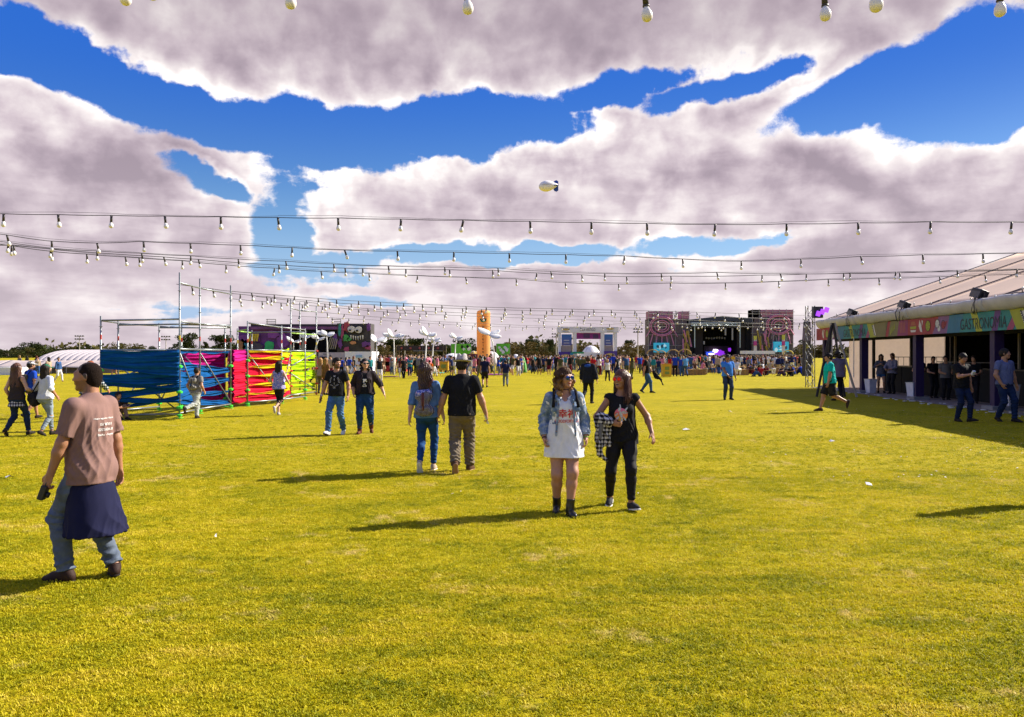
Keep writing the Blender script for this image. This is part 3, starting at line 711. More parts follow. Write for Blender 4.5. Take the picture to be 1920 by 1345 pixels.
def pants(s, J, h, root, mat, loose=.014, end=1.0, name='trousers', seed=2, amp=.009, waist=.10, shorts=0, cuff=0):
    o = J['pel']; L = []; f = s.get('sex', 'm') == 'f'; b = s.get('build', 1)
    T = torso_prims(s, J, loose)
    L += [T[0], T[1] if not f else T[0]] + T[4 + 2 * f: 6 + 2 * f]
    L = [T[0]] + [p for p in T[(6 if f else 4):(8 if f else 6)]]
    L += fr([rc(o + V3(0, 0, .0), o + V3(0, 0, waist), (.14 if f else .15) * b + loose * .6, (.125 if f else .142) * b + loose * .6, .03, s=(1, .74, 1))], J['Rt'], o)
    L = [dict(p, cut=[(o + V3(0, 0, waist), V3(0, 0, 1))]) for p in L]; cuts = []
    for i in (0, 1):
        A, K, N = J['hip'][i], J['knee'][i], J['ank'][i]
        if shorts:
            e = A + (K - A) * shorts if shorts <= 1 else K + (N - K) * (shorts - 1); n = nrm(K - A) if shorts <= 1 else nrm(N - K)
            r0 = (.085) * b ** .8 + loose; r1 = .075 * b ** .8 + loose * 1.5
            if shorts <= 1: L.append(rc(A, e + n * .05, r0, r1, .03, cut=[(e, n)])); 
            else: L.append(rc(A, K, r0, r1, .03)); L.append(rc(K, e + n * .05, r1, r1, .03, cut=[(e, n)]))
            L.append(rc(e - n * .03, e + n * .08, r1 - .01, k=.005, op='s', cut=[(e - n * .03, -n)]))
        else:
            P_ = leg_prims(s, J, i, loose); d = nrm(N - K); e = K + (N - K) * end
            P_[3] = rc(P_[3]['a'], e + d * .02, P_[3]['ra'], (.040 if f else .045) + loose * (1.1 + cuff), .03, cut=[(e + V3(0, 0, 0), d)])
            L += P_
    v, q = surface(L, h, cuts)
    n = vnorm(v, q)
    if amp:
        r = np.random.RandomState(seed); z = v[:, 2]; w_ = np.zeros(len(v))
        for i in (0, 1):
            kz = J['knee'][i][2]; az_ = J['ank'][i][2]; side = (v[:, 0] < 0) if i == 0 else (v[:, 0] >= 0)
            w_ += side * (.5 + .9 * np.exp(-((z - kz) / .09) ** 2) + 1.5 * np.exp(-((z - az_ - .04) / .10) ** 2))
        d = np.zeros(len(v))
        for i in range(5):
            ph = r.uniform(0, 6.3, 3); fz = r.uniform(26, 60); d += (1 - 2 * np.abs(np.sin(z * fz + v[:, 0] * r.uniform(-22, 22) + v[:, 1] * r.uniform(-25, 25) + ph[0] + 1.3 * np.sin(v[:, 0] * 20 + v[:, 1] * 15 + ph[1])))) * (.5 + .5 * np.sin(v[:, 0] * 9 + z * 8 + ph[2]))
        v = v + n * (d * amp * w_ * .4)[:, None]
    return qmesh(name, v * s['S'], q, mat, root)
def shoes(s, J, h, root, mat, kind='shoe', sole=None):
    for i in (0, 1):
        L, cut = shoe_prims(s, J, i, kind); v, q = surface(L, h, cut)
        o = qmesh('boot' if kind == 'boot' else 'shoe', v * s['S'], q, mat, root)
        if sole:
            Rf = foot_frame(s, J, i); a = J['ank'][i]
            L2 = fr([rc(a + V3(0, .045, -.078), a + V3(-.004, -.10, -.078), .038, .040, .02, s=(1, 1, .4)), rc(a + V3(0, -.10, -.078), a + V3(0, -.155, -.078), .038, .029, .02, s=(1, 1, .4))], Rf, a)
            v, q = surface(L2, h * .8, [(a + Rf @ V3(0, 0, -.088), Rf @ V3(0, 0, -1)), (a + Rf @ V3(0, 0, -.066), Rf @ V3(0, 0, 1))]); qmesh('sole', v * s['S'], q, sole, o)
def hair_groove(v, J, amp, seed, fr_=70, wav=1.0):
    loc = (v - J['hc']) @ J['Rh']; x, y, z = loc.T; r = np.random.RandomState(seed); a = np.arctan2(x, y); d = np.zeros(len(v))
    for i in range(4):
        ph = r.uniform(0, 6.3, 3); d += np.sin(a * fr_ * (.35 + .3 * i) + wav * 2.2 * np.sin(z * 18 + ph[0]) + wav * np.sin(z * 43 + x * 20 + ph[1]) + ph[2]) / (1 + .5 * i)
    return d * amp
def hair(s, J, h, root, mat, kind='short', length=.3, seed=5, wide=1.0, back=1.0, amp=.004, name='hair', vol=1.0):
    w_ = (.95 if s.get('sex', 'm') == 'f' else 1.0); r = np.random.RandomState(seed); t = .012 * vol
    cap = [el((0, .018, .026), (.075 * w_ + t, .094 + t, .092 + t), .02)]
    face = [el((0, -.105, -.045), (.070, .062, .100), .012, op='s')]
    down = []
    if kind in ('short', 'fade'):
        cap.append(el((0, .05, -.02), (.068 * w_ + t * .5, .058 + t * .5, .06), .03)); cut = [(V3(0, .02, -.062), nrm(V3(0, -.25, -1)))]
        cap += [el((sx * .0866, .006, -.008), (.012, .022, .034), .006, op='s') for sx in (-1, 1)]
        if kind == 'fade': cap.append(el((0, -.02, .075), (.06, .07, .045), .03))
    elif kind == 'cap_back':
        cut = [(V3(0, .02, -.06), V3(0, 0, -1))]
    else:
        cut = []
        if kind == 'long' or kind == 'wavy':
            down = [rc((-.05 * wide, .05 * back, .02), (-.065 * wide, .075 * back, -length), .052, .036 * wide, .04), rc((.05 * wide, .05 * back, .02), (.065 * wide, .075 * back, -length * .96), .052, .036 * wide, .04),
                    rc((0, .07 * back, .02), (0, .085 * back, -length * 1.04), .060, .045 * wide, .04),
                    rc((-.078 * w_, .01, .03), (-.088 * wide, .005, -length * .82), .024, .022, .03), rc((.078 * w_, .01, .03), (.088 * wide, .005, -length * .82), .024, .022, .03)]
        elif kind == 'curly':
            down = []
            for i in range(int(70 * vol)):
                a = r.uniform(.75, 5.53); rr = .095 * wide + r.uniform(-.01, .03); zz = r.uniform(-length, .06); 
                rr *= 1 if zz < .02 else .9
                down.append(el((math.sin(a) * rr * w_, -math.cos(a) * rr + .02, zz), r.uniform(.018, .032), .012))
            down.append(rc((0, .06, .02), (0, .07, -length), .065, .055, .03))
        elif kind == 'bun': down = [el((0, .115, .03), .042, .01), el((0, .06, -.02), (.06, .055, .06), .03)]
        elif kind == 'pony': down = [rc((0, .11, .03), (0, .15, -.03), .022, .028, .02), rc((0, .15, -.03), (0, .13, -length), .028, .012, .02), el((0, .06, -.02), (.06, .055, .06), .03)]
    L = hframe(cap + face + down, J)
    ct = [(J['hc'] + J['Rh'] @ q, J['Rh'] @ n) for q, n in cut]
    v, q = surface(L, h, ct); n = vnorm(v, q)
    v = v + n * (hair_groove(v, J, amp, seed, wav=1.6 if kind in ('wavy', 'curly') else .6))[:, None]
    return qmesh(name, v * s['S'], q, mat, root)
def strands(s, J, root, mat, n, base, tip, spread, rad=.0016, seed=1, curl=.0):
    """loose locks"""
    r = random.Random(seed); b = MB(); Rh, o = J['Rh'], J['hc']
    for _ in range(n):
        a = V3(base) + V3([r.gauss(0, spread[0]) for _ in range(3)]); e = V3(tip) + V3([r.gauss(0, spread[1]) for _ in range(3)]); pts = []
        ph = r.uniform(0, 6.3); m = V3([r.gauss(0, .012) for _ in range(3)])
        for i in range(9):
            t = i / 8; p = a + (e - a) * t + m * math.sin(t * 3.1) + V3(math.cos(ph + t * 16), math.sin(ph + t * 16), 0) * curl * t ** .5
            pts.append(tuple((o + Rh @ p) * s['S']))
        b.path(pts, [rad * (1 - .6 * i / 8) for i in range(9)], 4)
    return b.build('loose_hair', mat, root, smooth=True)
def hairm(name, rgb, rough=.55): return M('hair_' + name, rgb, rough, var=.45, vs_=60, stretch=(1, 1, .12), spec=.22)
HB = lambda: hairm('black', (.018, .013, .010)); HBR = lambda: hairm('brown', (.060, .028, .014)); HBL = lambda: hairm('blond', (.36, .20, .075)); HRD = lambda: hairm('auburn', (.12, .040, .020))
def sunglasses(s, J, root, lens, frame='black', rx=.026, rz=.022):
    b = MB(); S = s['S']; W = lambda p: Vector(tuple((J['hc'] + J['Rh'] @ V3(p)) * S)); Rm = Matrix(J['Rh'].tolist())
    g_ = MB()
    for sx in (-1, 1):
        b.path([W((sx * .033 + math.cos(t) * rx, -.101 + .25 * (abs(sx * .033 + math.cos(t) * rx)) ** 1.0 * .12, .006 + math.sin(t) * rz)) for t in [i * 2 * math.pi / 18 for i in range(19)]], .0022, 5)
        b.path([W((sx * .060, -.096, .010)), W((sx * .078, -.06, .010)), W((sx * .082, .01, .006))], .002, 5)
    b.path([W((-.008, -.103, .008)), W((.008, -.103, .008))], .0022, 5)
    f = b.build('sunglasses', M('frame_' + frame, (.02, .02, .022) if frame == 'black' else (.5, .35, .12), .35), root)
    for sx in (-1, 1):
        l = MB(); pts = []
        n = 18; vv = [W((sx * .033, -.1055, .006))]
        for rr in (.55, 1.0):
            for i in range(n):
                t = i * 2 * math.pi / n; x = sx * .033 + math.cos(t) * rx * rr; vv.append(W((x, -.1015 - .003 * (1 - rr) + .03 * abs(x), .006 + math.sin(t) * rz * rr)))
        fc = [(0, 1 + i, 1 + (i + 1) % n) for i in range(n)] + [(1 + i, 1 + n + i, 1 + n + (i + 1) % n, 1 + (i + 1) % n) for i in range(n)]
        l.raw(vv, fc); l.build('lens', lens, f, smooth=True)
def decal(name, me_or_mb, s, J, root, target, mat, dy=-1, off=.003, center=(0, -.3, .3)):
    """wrap a flat print (x,z mesh, metres) on the cloth by dropping it along y"""
    from mathutils.bvhtree import BVHTree
    me = target.data; bvh = BVHTree.FromPolygons([v.co for v in me.vertices], [tuple(p.vertices) for p in me.polygons])
    S = s['S']; Rt = J['Rt']; o = J['pel']; D = Vector(tuple(Rt @ V3(0, -dy, 0)))
    if isinstance(me_or_mb, MB): m2 = bpy.data.meshes.new(name); m2.from_pydata(me_or_mb.v, [], me_or_mb.f); m2.materials.append(mat) if not isinstance(mat, (list, tuple)) else [m2.materials.append(x) for x in mat]; (m2.polygons.foreach_set('material_index', me_or_mb.mi))
    else: m2 = me_or_mb; m2.materials.clear(); m2.materials.append(mat)
    bm = bmesh.new(); bm.from_mesh(m2); bmesh.ops.triangulate(bm, faces=bm.faces[:])
    bmesh.ops.subdivide_edges(bm, edges=[e for e in bm.edges if e.calc_length() > .03], cuts=2, use_grid_fill=False); bmesh.ops.triangulate(bm, faces=bm.faces[:]); bm.to_mesh(m2); bm.free()
    for v in m2.vertices:
        x, z = v.co.x, v.co.z if abs(v.co.z) > 1e-9 or abs(v.co.y) < 1e-9 else v.co.y
        p = Vector(tuple((o + Rt @ V3(center[0] + v.co.x * (1 if dy < 0 else -1), dy * .5, center[2] + v.co.y)) * S))
        hit = bvh.ray_cast(p, D)
        v.co = (hit[0] - D * off) if hit[0] else p + D * .5
    return link(name, m2, None, root)
def place(px, pyf, pyh, yaw=0, hat=0):
    """root empty position, scale for a figure whose feet/head rows are given"""
    g_ = G(px, pyf); H = CH * (pyf - pyh) / (pyf - HY) - hat
    return g_, H / 1.75
# ------------------------------------------------------------------ the people nearest the camera
def person(label, px, pyf, S, yaw, group=None, at=None, **s):
    s['S'] = S; s.setdefault('sex', 'm'); J = skeleton(s); loc = G(px, pyf) if at is None else Vector(at)
    r = empty('person', loc, R(yaw), label, 'person', group); return r, s, J
def side_empty(r, name, label, cat, group=None):
    e = empty(name, (0, 0, 0), 0, label, cat, group); e.matrix_world = r.matrix_basis.copy(); return e
def denim(name, rgb, **k): return M('denim_' + name, rgb, .85, var=.35, vs_=7, bump=.3, bs=300, spec=.15, **k)
BLACKC = cloth('black', (.010, .010, .012), var=.25); WHITEC = cloth('white', (.72, .71, .72)); DKSHOE = cloth('dark_shoe', (.022, .017, .015), .6)
SOLE = cloth('white_sole', (.70, .68, .64), .6); PRINTW = M('white_print', (.75, .75, .75), .7, var=.05); PRINTR = M('red_print', (.55, .02, .03), .7, var=.05)

def backpack(r, s, J, h, mat, label, w_=.15, hgt=.42, dep=.14, z=.26, strapm=None, pocket=None, flap=None):
    e = side_empty(r, 'backpack', label, 'backpack'); o = J['pel']; Rt = J['Rt']; S = s['S']; yb = .105 + dep * .5 + .02
    L = fr([rc(o + V3(-w_ * .5, yb, z - hgt * .32), o + V3(w_ * .5, yb, z - hgt * .32), dep * .52, k=.05), rc(o + V3(-w_ * .4, yb, z + hgt * .25), o + V3(w_ * .4, yb, z + hgt * .25), dep * .48, k=.05),
            rc(o + V3(0, yb, z - hgt * .3), o + V3(0, yb, z + hgt * .28), dep * .62, dep * .55, .05)], Rt, o)
    v, q = surface(L, h); n = vnorm(v, q); v = folds(v, n, .010, 9, fx=12); qmesh('bag_body', v * S, q, mat, e)
    L = fr([rc(o + V3(-w_ * .35, yb + dep * .42, z - hgt * .22), o + V3(w_ * .35, yb + dep * .42, z - hgt * .22), dep * .30, k=.03)], Rt, o)
    v, q = surface(L, h); qmesh('pocket', v * S, q, pocket or mat, e)
    L = fr([rc(o + V3(-w_ * .4, yb - .01, z + hgt * .36), o + V3(w_ * .4, yb + .03, z + hgt * .34), dep * .42, k=.03)], Rt, o)
    v, q = surface(L, h); n = vnorm(v, q); v = folds(v, n, .008, 4, fx=18); qmesh('flap', v * S, q, flap or mat, e)
    for sx in (-1, 1):
        b = MB(); b.path([tuple((o + Rt @ V3(p)) * S) for p in ((sx * .07, .11, .44), (sx * .10, .07, .535), (sx * .115, -.01, .545), (sx * .118, -.10, .46), (sx * .13, -.13, .33), (sx * .165, -.06, .19), (sx * .15, .08, .12))], [.020, .022, .022, .02, .018, .012, .01], 6)
        b.build('strap', strapm or mat, e, smooth=True)
    b = MB(); b.tube(tuple((o + Rt @ V3(0, yb + dep * .52, z + hgt * .4)) * S), tuple((o + Rt @ V3(0, yb + dep * .78, z - hgt * .3)) * S), .012, 6); b.build('buckle_strap', strapm or mat, e, smooth=True)
    return e
def hold_phone(r, s, J, i, mat, label, dims=(.07, .008, .14), off=.07):
    d = nrm(J['wr'][i] - J['elb'][i]); e = side_empty(r, 'phone', label, 'phone'); b = MB(); c = (J['wr'][i] + d * off + V3(s.get('palm', [(1, 0, 0), (-1, 0, 0)])[i]) * .02) * s['S']
    q = Vector(tuple(d)).to_track_quat('Z', 'Y').to_matrix(); b.box(tuple(c), dims, q); b.build('case', mat, e)
    b = MB(); b.box(Vector(tuple(c)) + q @ Vector((0, dims[1] * .5 + .001, 0)), (dims[0] * .88, .001, dims[2] * .88), q); b.build('screen', M('phone_screen', (.01, .01, .015), .1), e)
    return e

# 1 the man at the left, seen from behind, head in profile
r, s, J = person('man in brown printed t-shirt with a navy sweatshirt tied round his waist, nearest the camera', 168, 1086, .985, -106, skin=(.33, .155, .085), haircol=(.02, .014, .012), stubble=.9, beard=.42,
    ank=[(-.12, .13, .095), (.11, -.13, .085)], fpitch=[.1, 0], fyaw=[-.75, .15], wr=[(-.27, .04, .83), (.275, -.13, .80)], hyaw=R(20), hpitch=R(2), build=.95, shw=.95, epole=[(-.4, 1, 0), (.5, .8, 0)], curl=[.5, 1.0], drop=.03)
body(s, J, .0058, r)
man_tee = top(s, J, .0065, r, cloth('mauve', (.215, .125, .110), var=.10), sleeve=.80, hem=-.13, loose=.023, flare=.020, neck=.072, seed=11, amp=.012, fold_fx=12, belly=1.08)
pants(s, J, .0065, r, denim('worn', (.10, .125, .175)), loose=.017, end=.99, seed=4, amp=.009, cuff=.3, waist=-.02)
shoes(s, J, .006, r, cloth('trainer_brown', (.035, .018, .014), .6), sole=cloth('dark_sole', (.02, .016, .014)))
skirt(s, J, .0075, r, cloth('navy', (.010, .011, .040)), -.07, -.58, .168, .275, 'tied_sweatshirt', 6, .018, .88, .075, 7, tilt=(-.10, .14), cy=.01)
o = J['pel']
v, q = surface(hframe([el((0, .0145, .0225), (.0768, .0958, .0938), .01), el((0, .046, -.022), (.060, .050, .052), .03), rc((0, .035, -.05), (0, .032, -.070), .054, .050, .03),
    rc((0, -.088, .12), (0, -.02, .13), .052, .045, .02, op='s'), el((0, -.088, .085), (.085, .052, .055), .015, op='s'), el((-.058, -.066, .085), .040, .015, op='s'), el((.058, -.066, .085), .040, .015, op='s'), el((0, -.105, -.045), (.078, .085, .125), .012, op='s'), el((0, .045, .135), (.03, .035, .022), .02, op='s'),
    el((.088, .010, -.012), (.016, .026, .036), .006, op='s'), el((-.088, .010, -.012), (.016, .026, .036), .006, op='s')], J), .0055)
n = vnorm(v, q); v = v + n * (hair_groove(v, J, 0.0006, 3, 130))[:, None]; qmesh('cropped_hair', v * s['S'], q, M('hair_cropped', (.016, .010, .008), .9, var=.6, vs_=160, bump=.5, bs=500, spec=.08), r)
for txt, z, hh, ww in (('rage against the mac', .375, .016, .22), ('15/10/2010', .33, .020, .13), ('COSTANERA SUR', .288, .021, .17), ('BsAs - Argent', .246, .021, .17)):
    me = text_mesh(txt, bold=.012); co = [v.co.copy() for v in me.vertices]; x0 = min(c.x for c in co); x1 = max(c.x for c in co); y0 = min(c.y for c in co); y1 = max(c.y for c in co)
    for v, c in zip(me.vertices, co): v.co = ((c.x - x0) / (x1 - x0) * ww - ww / 2, (c.y - (y0 + y1) / 2) / (y1 - y0) * hh, 0)
    decal('lettering', me, s, J, r, man_tee, PRINTW, dy=1, off=.004, center=(-.02, 0, z))
e = side_empty(r, 'camera_pouch', 'small black camera held in the hand of the man in brown', 'camera'); d = nrm(J['wr'][1] - J['elb'][1]); c = Vector(tuple((J['wr'][1] + d * .12 + V3(0, -.01, -.02)) * s['S'])); q = Vector(tuple(d)).to_track_quat('Z', 'Y').to_matrix()
b = MB(); b.box(c, (.075, .045, .11), q); bo = b.build('camera_body', M('black_plastic', (.012, .012, .014), .45), e); md = bo.modifiers.new('b', 'BEVEL'); md.width = .008; md.segments = 2
b = MB(); b.tube(c + q @ Vector((0, -.02, .01)), c + q @ Vector((0, -.045, .01)), .022, 14); b.build('camera_lens', M('black_plastic', (.012, .012, .014), .45), e, True)
b = MB(); b.path([c + q @ Vector((.02 * math.cos(t), .0, -.055 - .06 * math.sin(t) * .8)) for t in [i * math.pi / 8 for i in range(9)]], .004, 5); b.build('wrist_strap', _mats['black_plastic'], e)

# 2 the couple walking away: woman with the dotted rucksack
r, s, J = person('woman walking away in a denim shirt and tight blue jeans, wearing a dotted backpack', 800, 884, .935, 176, sex='f', skin='light', haircol=(.05, .02, .012), build=1.0, shw=1.05,
    ank=[(-.085, -.14, .085), (.06, .27, .165)], fpitch=[0, 1.0], fyaw=[0, .05], wr=[(-.27, -.03, .85), (.26, .10, .84)], hyaw=R(10), htilt=R(4), sway=R(2))
body(s, J, .0075, r, False); top(s, J, .0075, r, denim('chambray', (.095, .185, .36)), sleeve=1.12, hem=-.05, loose=.020, seed=21, amp=.012, name='denim_shirt')
pants(s, J, .0072, r, denim('blue', (.012, .055, .17)), loose=.008, end=.95, seed=5, amp=.006); shoes(s, J, .007, r, cloth('beige_shoe', (.42, .33, .25)), sole=SOLE)
hair(s, J, .0065, r, M('hair_chestnut', (.075, .035, .020), .42, var=.6, vs_=50, stretch=(1, 1, .12)), 'wavy', .34, 7, 1.12, 1.15, .008); strands(s, J, r, _mats['hair_chestnut'], 70, (0, .07, .0), (0, .125, -.37), (.035, .055), .0028, 4, .012)
DOT = M('navy_dots', (.02, .02, .06)); nt = NT(DOT.node_tree); vo = nt.add('ShaderNodeTexVoronoi'); vo.voronoi_dimensions = '2D'; vo.inputs['Scale'].default_value = 55; vo.inputs['Randomness'].default_value = .0
tcx = nt.add('ShaderNodeTexCoord'); mpx = nt.add('ShaderNodeMapping'); mpx.inputs['Rotation'].default_value = (1.5708, .0, .0); nt.ln(tcx.outputs['Object'], mpx.inputs[0]); nt.ln(mpx.outputs[0], vo.inputs['Vector'])
nt.ln(nt.ramp(vo.outputs['Distance'], [(0, (.62, .58, .60)), (.24, (.022, .020, .060))], 'CONSTANT'), DOT.node_tree.nodes['Principled BSDF'].inputs['Base Color'])
FLO = M('floral', (.1, .1, .3)); nt = NT(FLO.node_tree); tcx = nt.add('ShaderNodeTexCoord')
nt.ln(nt.ramp(nt.noise(tcx.outputs['Object'], 42, 3, .6, dist=1.5), [(.3, (.02, .04, .25)), (.45, (.10, .14, .55)), (.52, (.62, .60, .70)), (.6, (.30, .05, .25)), (.7, (.55, .55, .62))], 'CONSTANT'), FLO.node_tree.nodes['Principled BSDF'].inputs['Base Color'])
LEA = M('brown_leather', (.14, .035, .02), .5); bk = backpack(r, s, J, .007, DOT, 'navy dotted backpack with brown straps on the back of the woman in the denim shirt', .17, .40, .15, .20, LEA, DOT, FLO)
for sx in (-1, 1):
    b = MB(); o = J['pel']; b.path([tuple((o + J['Rt'] @ V3(p)) * s['S']) for p in ((sx * .012, .27, .36), (sx * .018, .30, .30), (sx * .016, .315, .22), (sx * .012, .33, .15))], .008, 5); b.build('leather_tab', LEA, bk, True)

# 3 man with the hat, walking away
r, s, J = person('man walking away in a grey trilby hat, black t-shirt and khaki trousers', 866, 885, .985, 181, skin='tan', haircol=(.02, .015, .012), build=1.10, shw=1.02,
    ank=[(-.11, -.16, .085), (.09, .24, .155)], fpitch=[0, .95], fyaw=[-.3, .12], wr=[(-.37, -.02, .86), (.36, -.02, .85)], hyaw=R(-4), curl=[.9, .7], epole=[(-.6, 1, 0), (.6, 1, 0)])
body(s, J, .0075, r, False); top(s, J, .0072, r, BLACKC, sleeve=.72, hem=-.06, loose=.022, flare=.006, seed=31, amp=.010, belly=1.1)
pants(s, J, .0072, r, cloth('khaki', (.155, .122, .085)), loose=.024, end=1.0, seed=8, amp=.014, cuff=.2, waist=.08); shoes(s, J, .007, r, cloth('brown_shoe', (.09, .045, .025)), sole=cloth('tan_sole', (.30, .18, .12)))
hair(s, J, .0075, r, HB(), 'short')
Rm = Matrix(J['Rh'].tolist()); hc = Vector(tuple(J['hc'] * s['S'])); tl = Matrix.Rotation(R(6), 3, 'X')
def hat(prof, name, mat, parent, dent=0, nn=28):
    b = MB(); b.lathe(prof, nn); v2 = []
    for x, y, z in b.v:
        y *= 1.18; 
        if dent and z > .08: z -= dent * max(0, 1 - abs(x) / .035) * (1 if z > .11 else .5)
        if dent and z > .05: k_ = max(0, (-y - .02)) * 6; x *= 1 - .35 * min(1, k_) * (z - .05) / .09
        v2.append(hc + Rm @ (tl @ Vector((x, y + .012, z + .045))))
    b.v = v2; return b.build(name, mat, parent, True)
HATM = M('hat_felt', (.36, .33, .31), .9, var=.4, vs_=90, bump=.4, bs=300)
ht = hat([(.0, .125), (.045, .128), (.068, .115), (.078, .085), (.086, .03), (.090, .005), (.098, .0), (.128, .004), (.142, .016), (.143, .019), (.128, .010), (.096, .006), (.09, .0)], 'hat', HATM, r, .03)
hat([(.087, .004), (.0905, .006), (.088, .034), (.0855, .036)], 'hat_band', M('hat_band', (.03, .03, .032), .6), ht)
hold_phone(r, s, J, 0, M('white_plastic', (.7, .7, .7), .4), 'white phone held by the man in the trilby hat', (.07, .01, .13), .10)

# 4 man of the couple coming towards us
r, s, J = person('bearded man in black t-shirt with a white winged print and blue jeans, head turned sideways', 631, 816, .965, -8, skin='tan', haircol=(.018, .013, .011), beard=.8, build=.97,
    ank=[(-.11, -.24, .10), (.09, .20, .12)], fpitch=[-.30, .5], fyaw=[-.12, .15], wr=[(-.33, -.10, .86), (.27, .0, .88)], hyaw=R(48), curl=[.9, .6])
body(s, J, .0078, r); tee = top(s, J, .0078, r, BLACKC, sleeve=.62, hem=-.04, loose=.016, seed=41, amp=.009)
pants(s, J, .0078, r, denim('mid', (.055, .13, .26)), loose=.017, end=1.0, seed=9, amp=.012); shoes(s, J, .0075, r, cloth('white_shoe', (.6, .6, .62)), sole=cloth('dark_sole', (.02, .016, .014)))
hair(s, J, .0075, r, HB(), 'fade', vol=1.2)
b = MB()
def ell(b, cx_, cy_, rx_, ry_, n=10, rot=0, mi=0):
    pts = []
    for i in range(n):
        t = i * 2 * math.pi / n; x, y = math.cos(t) * rx_, math.sin(t) * ry_; pts.append((cx_ + x * math.cos(rot) - y * math.sin(rot), cy_ + x * math.sin(rot) + y * math.cos(rot), 0))
    b.raw(pts, [tuple(range(n))], mi)
for sx in (-1, 1):
    for k in range(5): ell(b, sx * (.075 + .012 * k * (1 if k < 3 else .6)), .10 - k * .026, .024, .0055, 6, sx * (.9 - k * .28))
    for k in range(3): ell(b, sx * (.045 + .02 * k), -.075 + k * .012, .018, .005, 6, -sx * .7)
ell(b, 0, .13, .022, .015, 8); ell(b, -.018, .148, .009, .006, 6); ell(b, .018, .148, .009, .006, 6)
for k in range(8): ell(b, .030 * math.cos(k * .785), -.115 + .030 * math.sin(k * .785), .010, .004, 5, k * .785 + 1.57)
ell(b, 0, -.115, .012, .012, 8); ell(b, 0, .06, .008, .03, 6); ell(b, 0, -.03, .006, .03, 6)
tag(decal('print', b, s, J, r, tee, M('pale_print', (.42, .40, .42), .8), -1, .004, (0, 0, .28)), kind='stuff')
hold_phone(r, s, J, 0, _mats['black_plastic'], 'dark phone in the hand of the bearded man', (.07, .01, .13), .10)
b = MB(); dd = nrm(J['wr'][0] - J['elb'][0]); cc = J['wr'][0] - dd * .03; b.tube(tuple((cc) * s['S']), tuple((cc + dd * .018) * s['S']), .033, 12); b.build('wristband', WHITEC, r, True)
# 5 woman beside him
r, s, J = person('woman in a black cardigan and dark glasses with NO SHIT on her t-shirt', 684, 813, .955, 6, sex='f', skin='light', haircol=(.02, .014, .012), build=1.20, legb=1.28, shw=1.12,
    ank=[(-.11, -.10, .085), (.14, .14, .14)], fpitch=[0, .55], fyaw=[-.2, .25], wr=[(-.25, -.08, .93), (.44, -.02, .93)], hyaw=R(20), curl=[.6, .25], epole=[(-.6, 1, 0), (.8, 1, 0)])
body(s, J, .0078, r); tee = top(s, J, .0078, r, BLACKC, sleeve=.3, hem=-.02, loose=.014, seed=51, amp=.006); top(s, J, .0078, r, cloth('charcoal', (.030, .022, .026)), sleeve=1.35, hem=.0, loose=.027, seed=52, amp=.014, name='cardigan', open_=.10, neck=.09, vneck=.06)
pants(s, J, .0078, r, denim('dark', (.012, .045, .12)), loose=.010, end=.93, seed=12, amp=.008); shoes(s, J, .0075, r, cloth('brown_boot', (.11, .032, .018), .6), 'boot')
hair(s, J, .0075, r, HB(), 'curly', .16, 8, .85, vol=.5); sunglasses(s, J, r, M('dark_lens', (.008, .008, .01), .08), rx=.028, rz=.019)
for txt, z, hh, ww in (('NO', .235, .030, .055), ('SHIT', .19, .034, .10)):
    me = text_mesh(txt, bold=.03); co = [v.co.copy() for v in me.vertices]; x0 = min(c.x for c in co); x1 = max(c.x for c in co); y0 = min(c.y for c in co); y1 = max(c.y for c in co)
    for v, c in zip(me.vertices, co): v.co = ((c.x - x0) / (x1 - x0) * ww - ww / 2, (c.y - (y0 + y1) / 2) / (y1 - y0) * hh, 0)
    decal('lettering', me, s, J, r, tee, PRINTW, -1, .012, (0.01, 0, z))
b = MB(); [ell(b, x, y, a, c_, 9) for x, y, a, c_ in ((0, .02, .035, .022), (-.02, .04, .024, .02), (.025, .04, .02, .018), (.04, .0, .016, .014), (-.02, -.012, .018, .018))]
decal('print', b, s, J, r, tee, PRINTW, -1, .012, (0.01, 0, .30))
b = MB(); o = J['pel']
for sx in (-1, 1): b.path([tuple((o + J['Rt'] @ V3(p)) * s['S']) for p in ((sx * .075, -.03, .52), (sx * .06, -.115, .44), (sx * .03, -.155, .34), (0, -.165, .30))], .0025, 4)
b.build('necklace', M('pale_metal', (.5, .45, .4), .4, 1), r)

# 6 the woman in the white dress and denim jacket
r, s, J = person('curly haired woman in white t-shirt dress with red Chinese characters and open denim jacket', 1058, 961, .925, 3, sex='f', skin=(.40, .20, .13), haircol=(.10, .05, .025), build=1.06, legb=1.20, shw=1.06,
    ank=[(-.085, .06, .085), (.045, -.20, .085)], fpitch=[0, 0], fyaw=[-.15, .25], wr=[(-.245, -.06, .895), (.255, -.05, .895)], hyaw=R(30), hpitch=R(2), curl=[.75, .75], drop=.02, thumb=[(.4, -1, .2), (-.4, -1, .2)])
body(s, J, .0062, r)
dress = top(s, J, .0068, r, WHITEC, sleeve=.35, hem=-.235, loose=.018, flare=.050, neck=.085, vneck=.065, seed=61, amp=.011, name='dress', fold_fx=10, thighs=.024)
JK = M('denim_acid', (.1, .14, .2), .85, var=0); nt = NT(JK.node_tree); tcx = nt.add('ShaderNodeTexCoord')
nt.ln(nt.ramp(nt.noise(tcx.outputs['Object'], 15, 7, .7), [(.30, (.055, .10, .21)), (.48, (.12, .185, .30)), (.58, (.27, .32, .40)), (.72, (.46, .49, .54))]), JK.node_tree.nodes['Principled BSDF'].inputs['Base Color'])
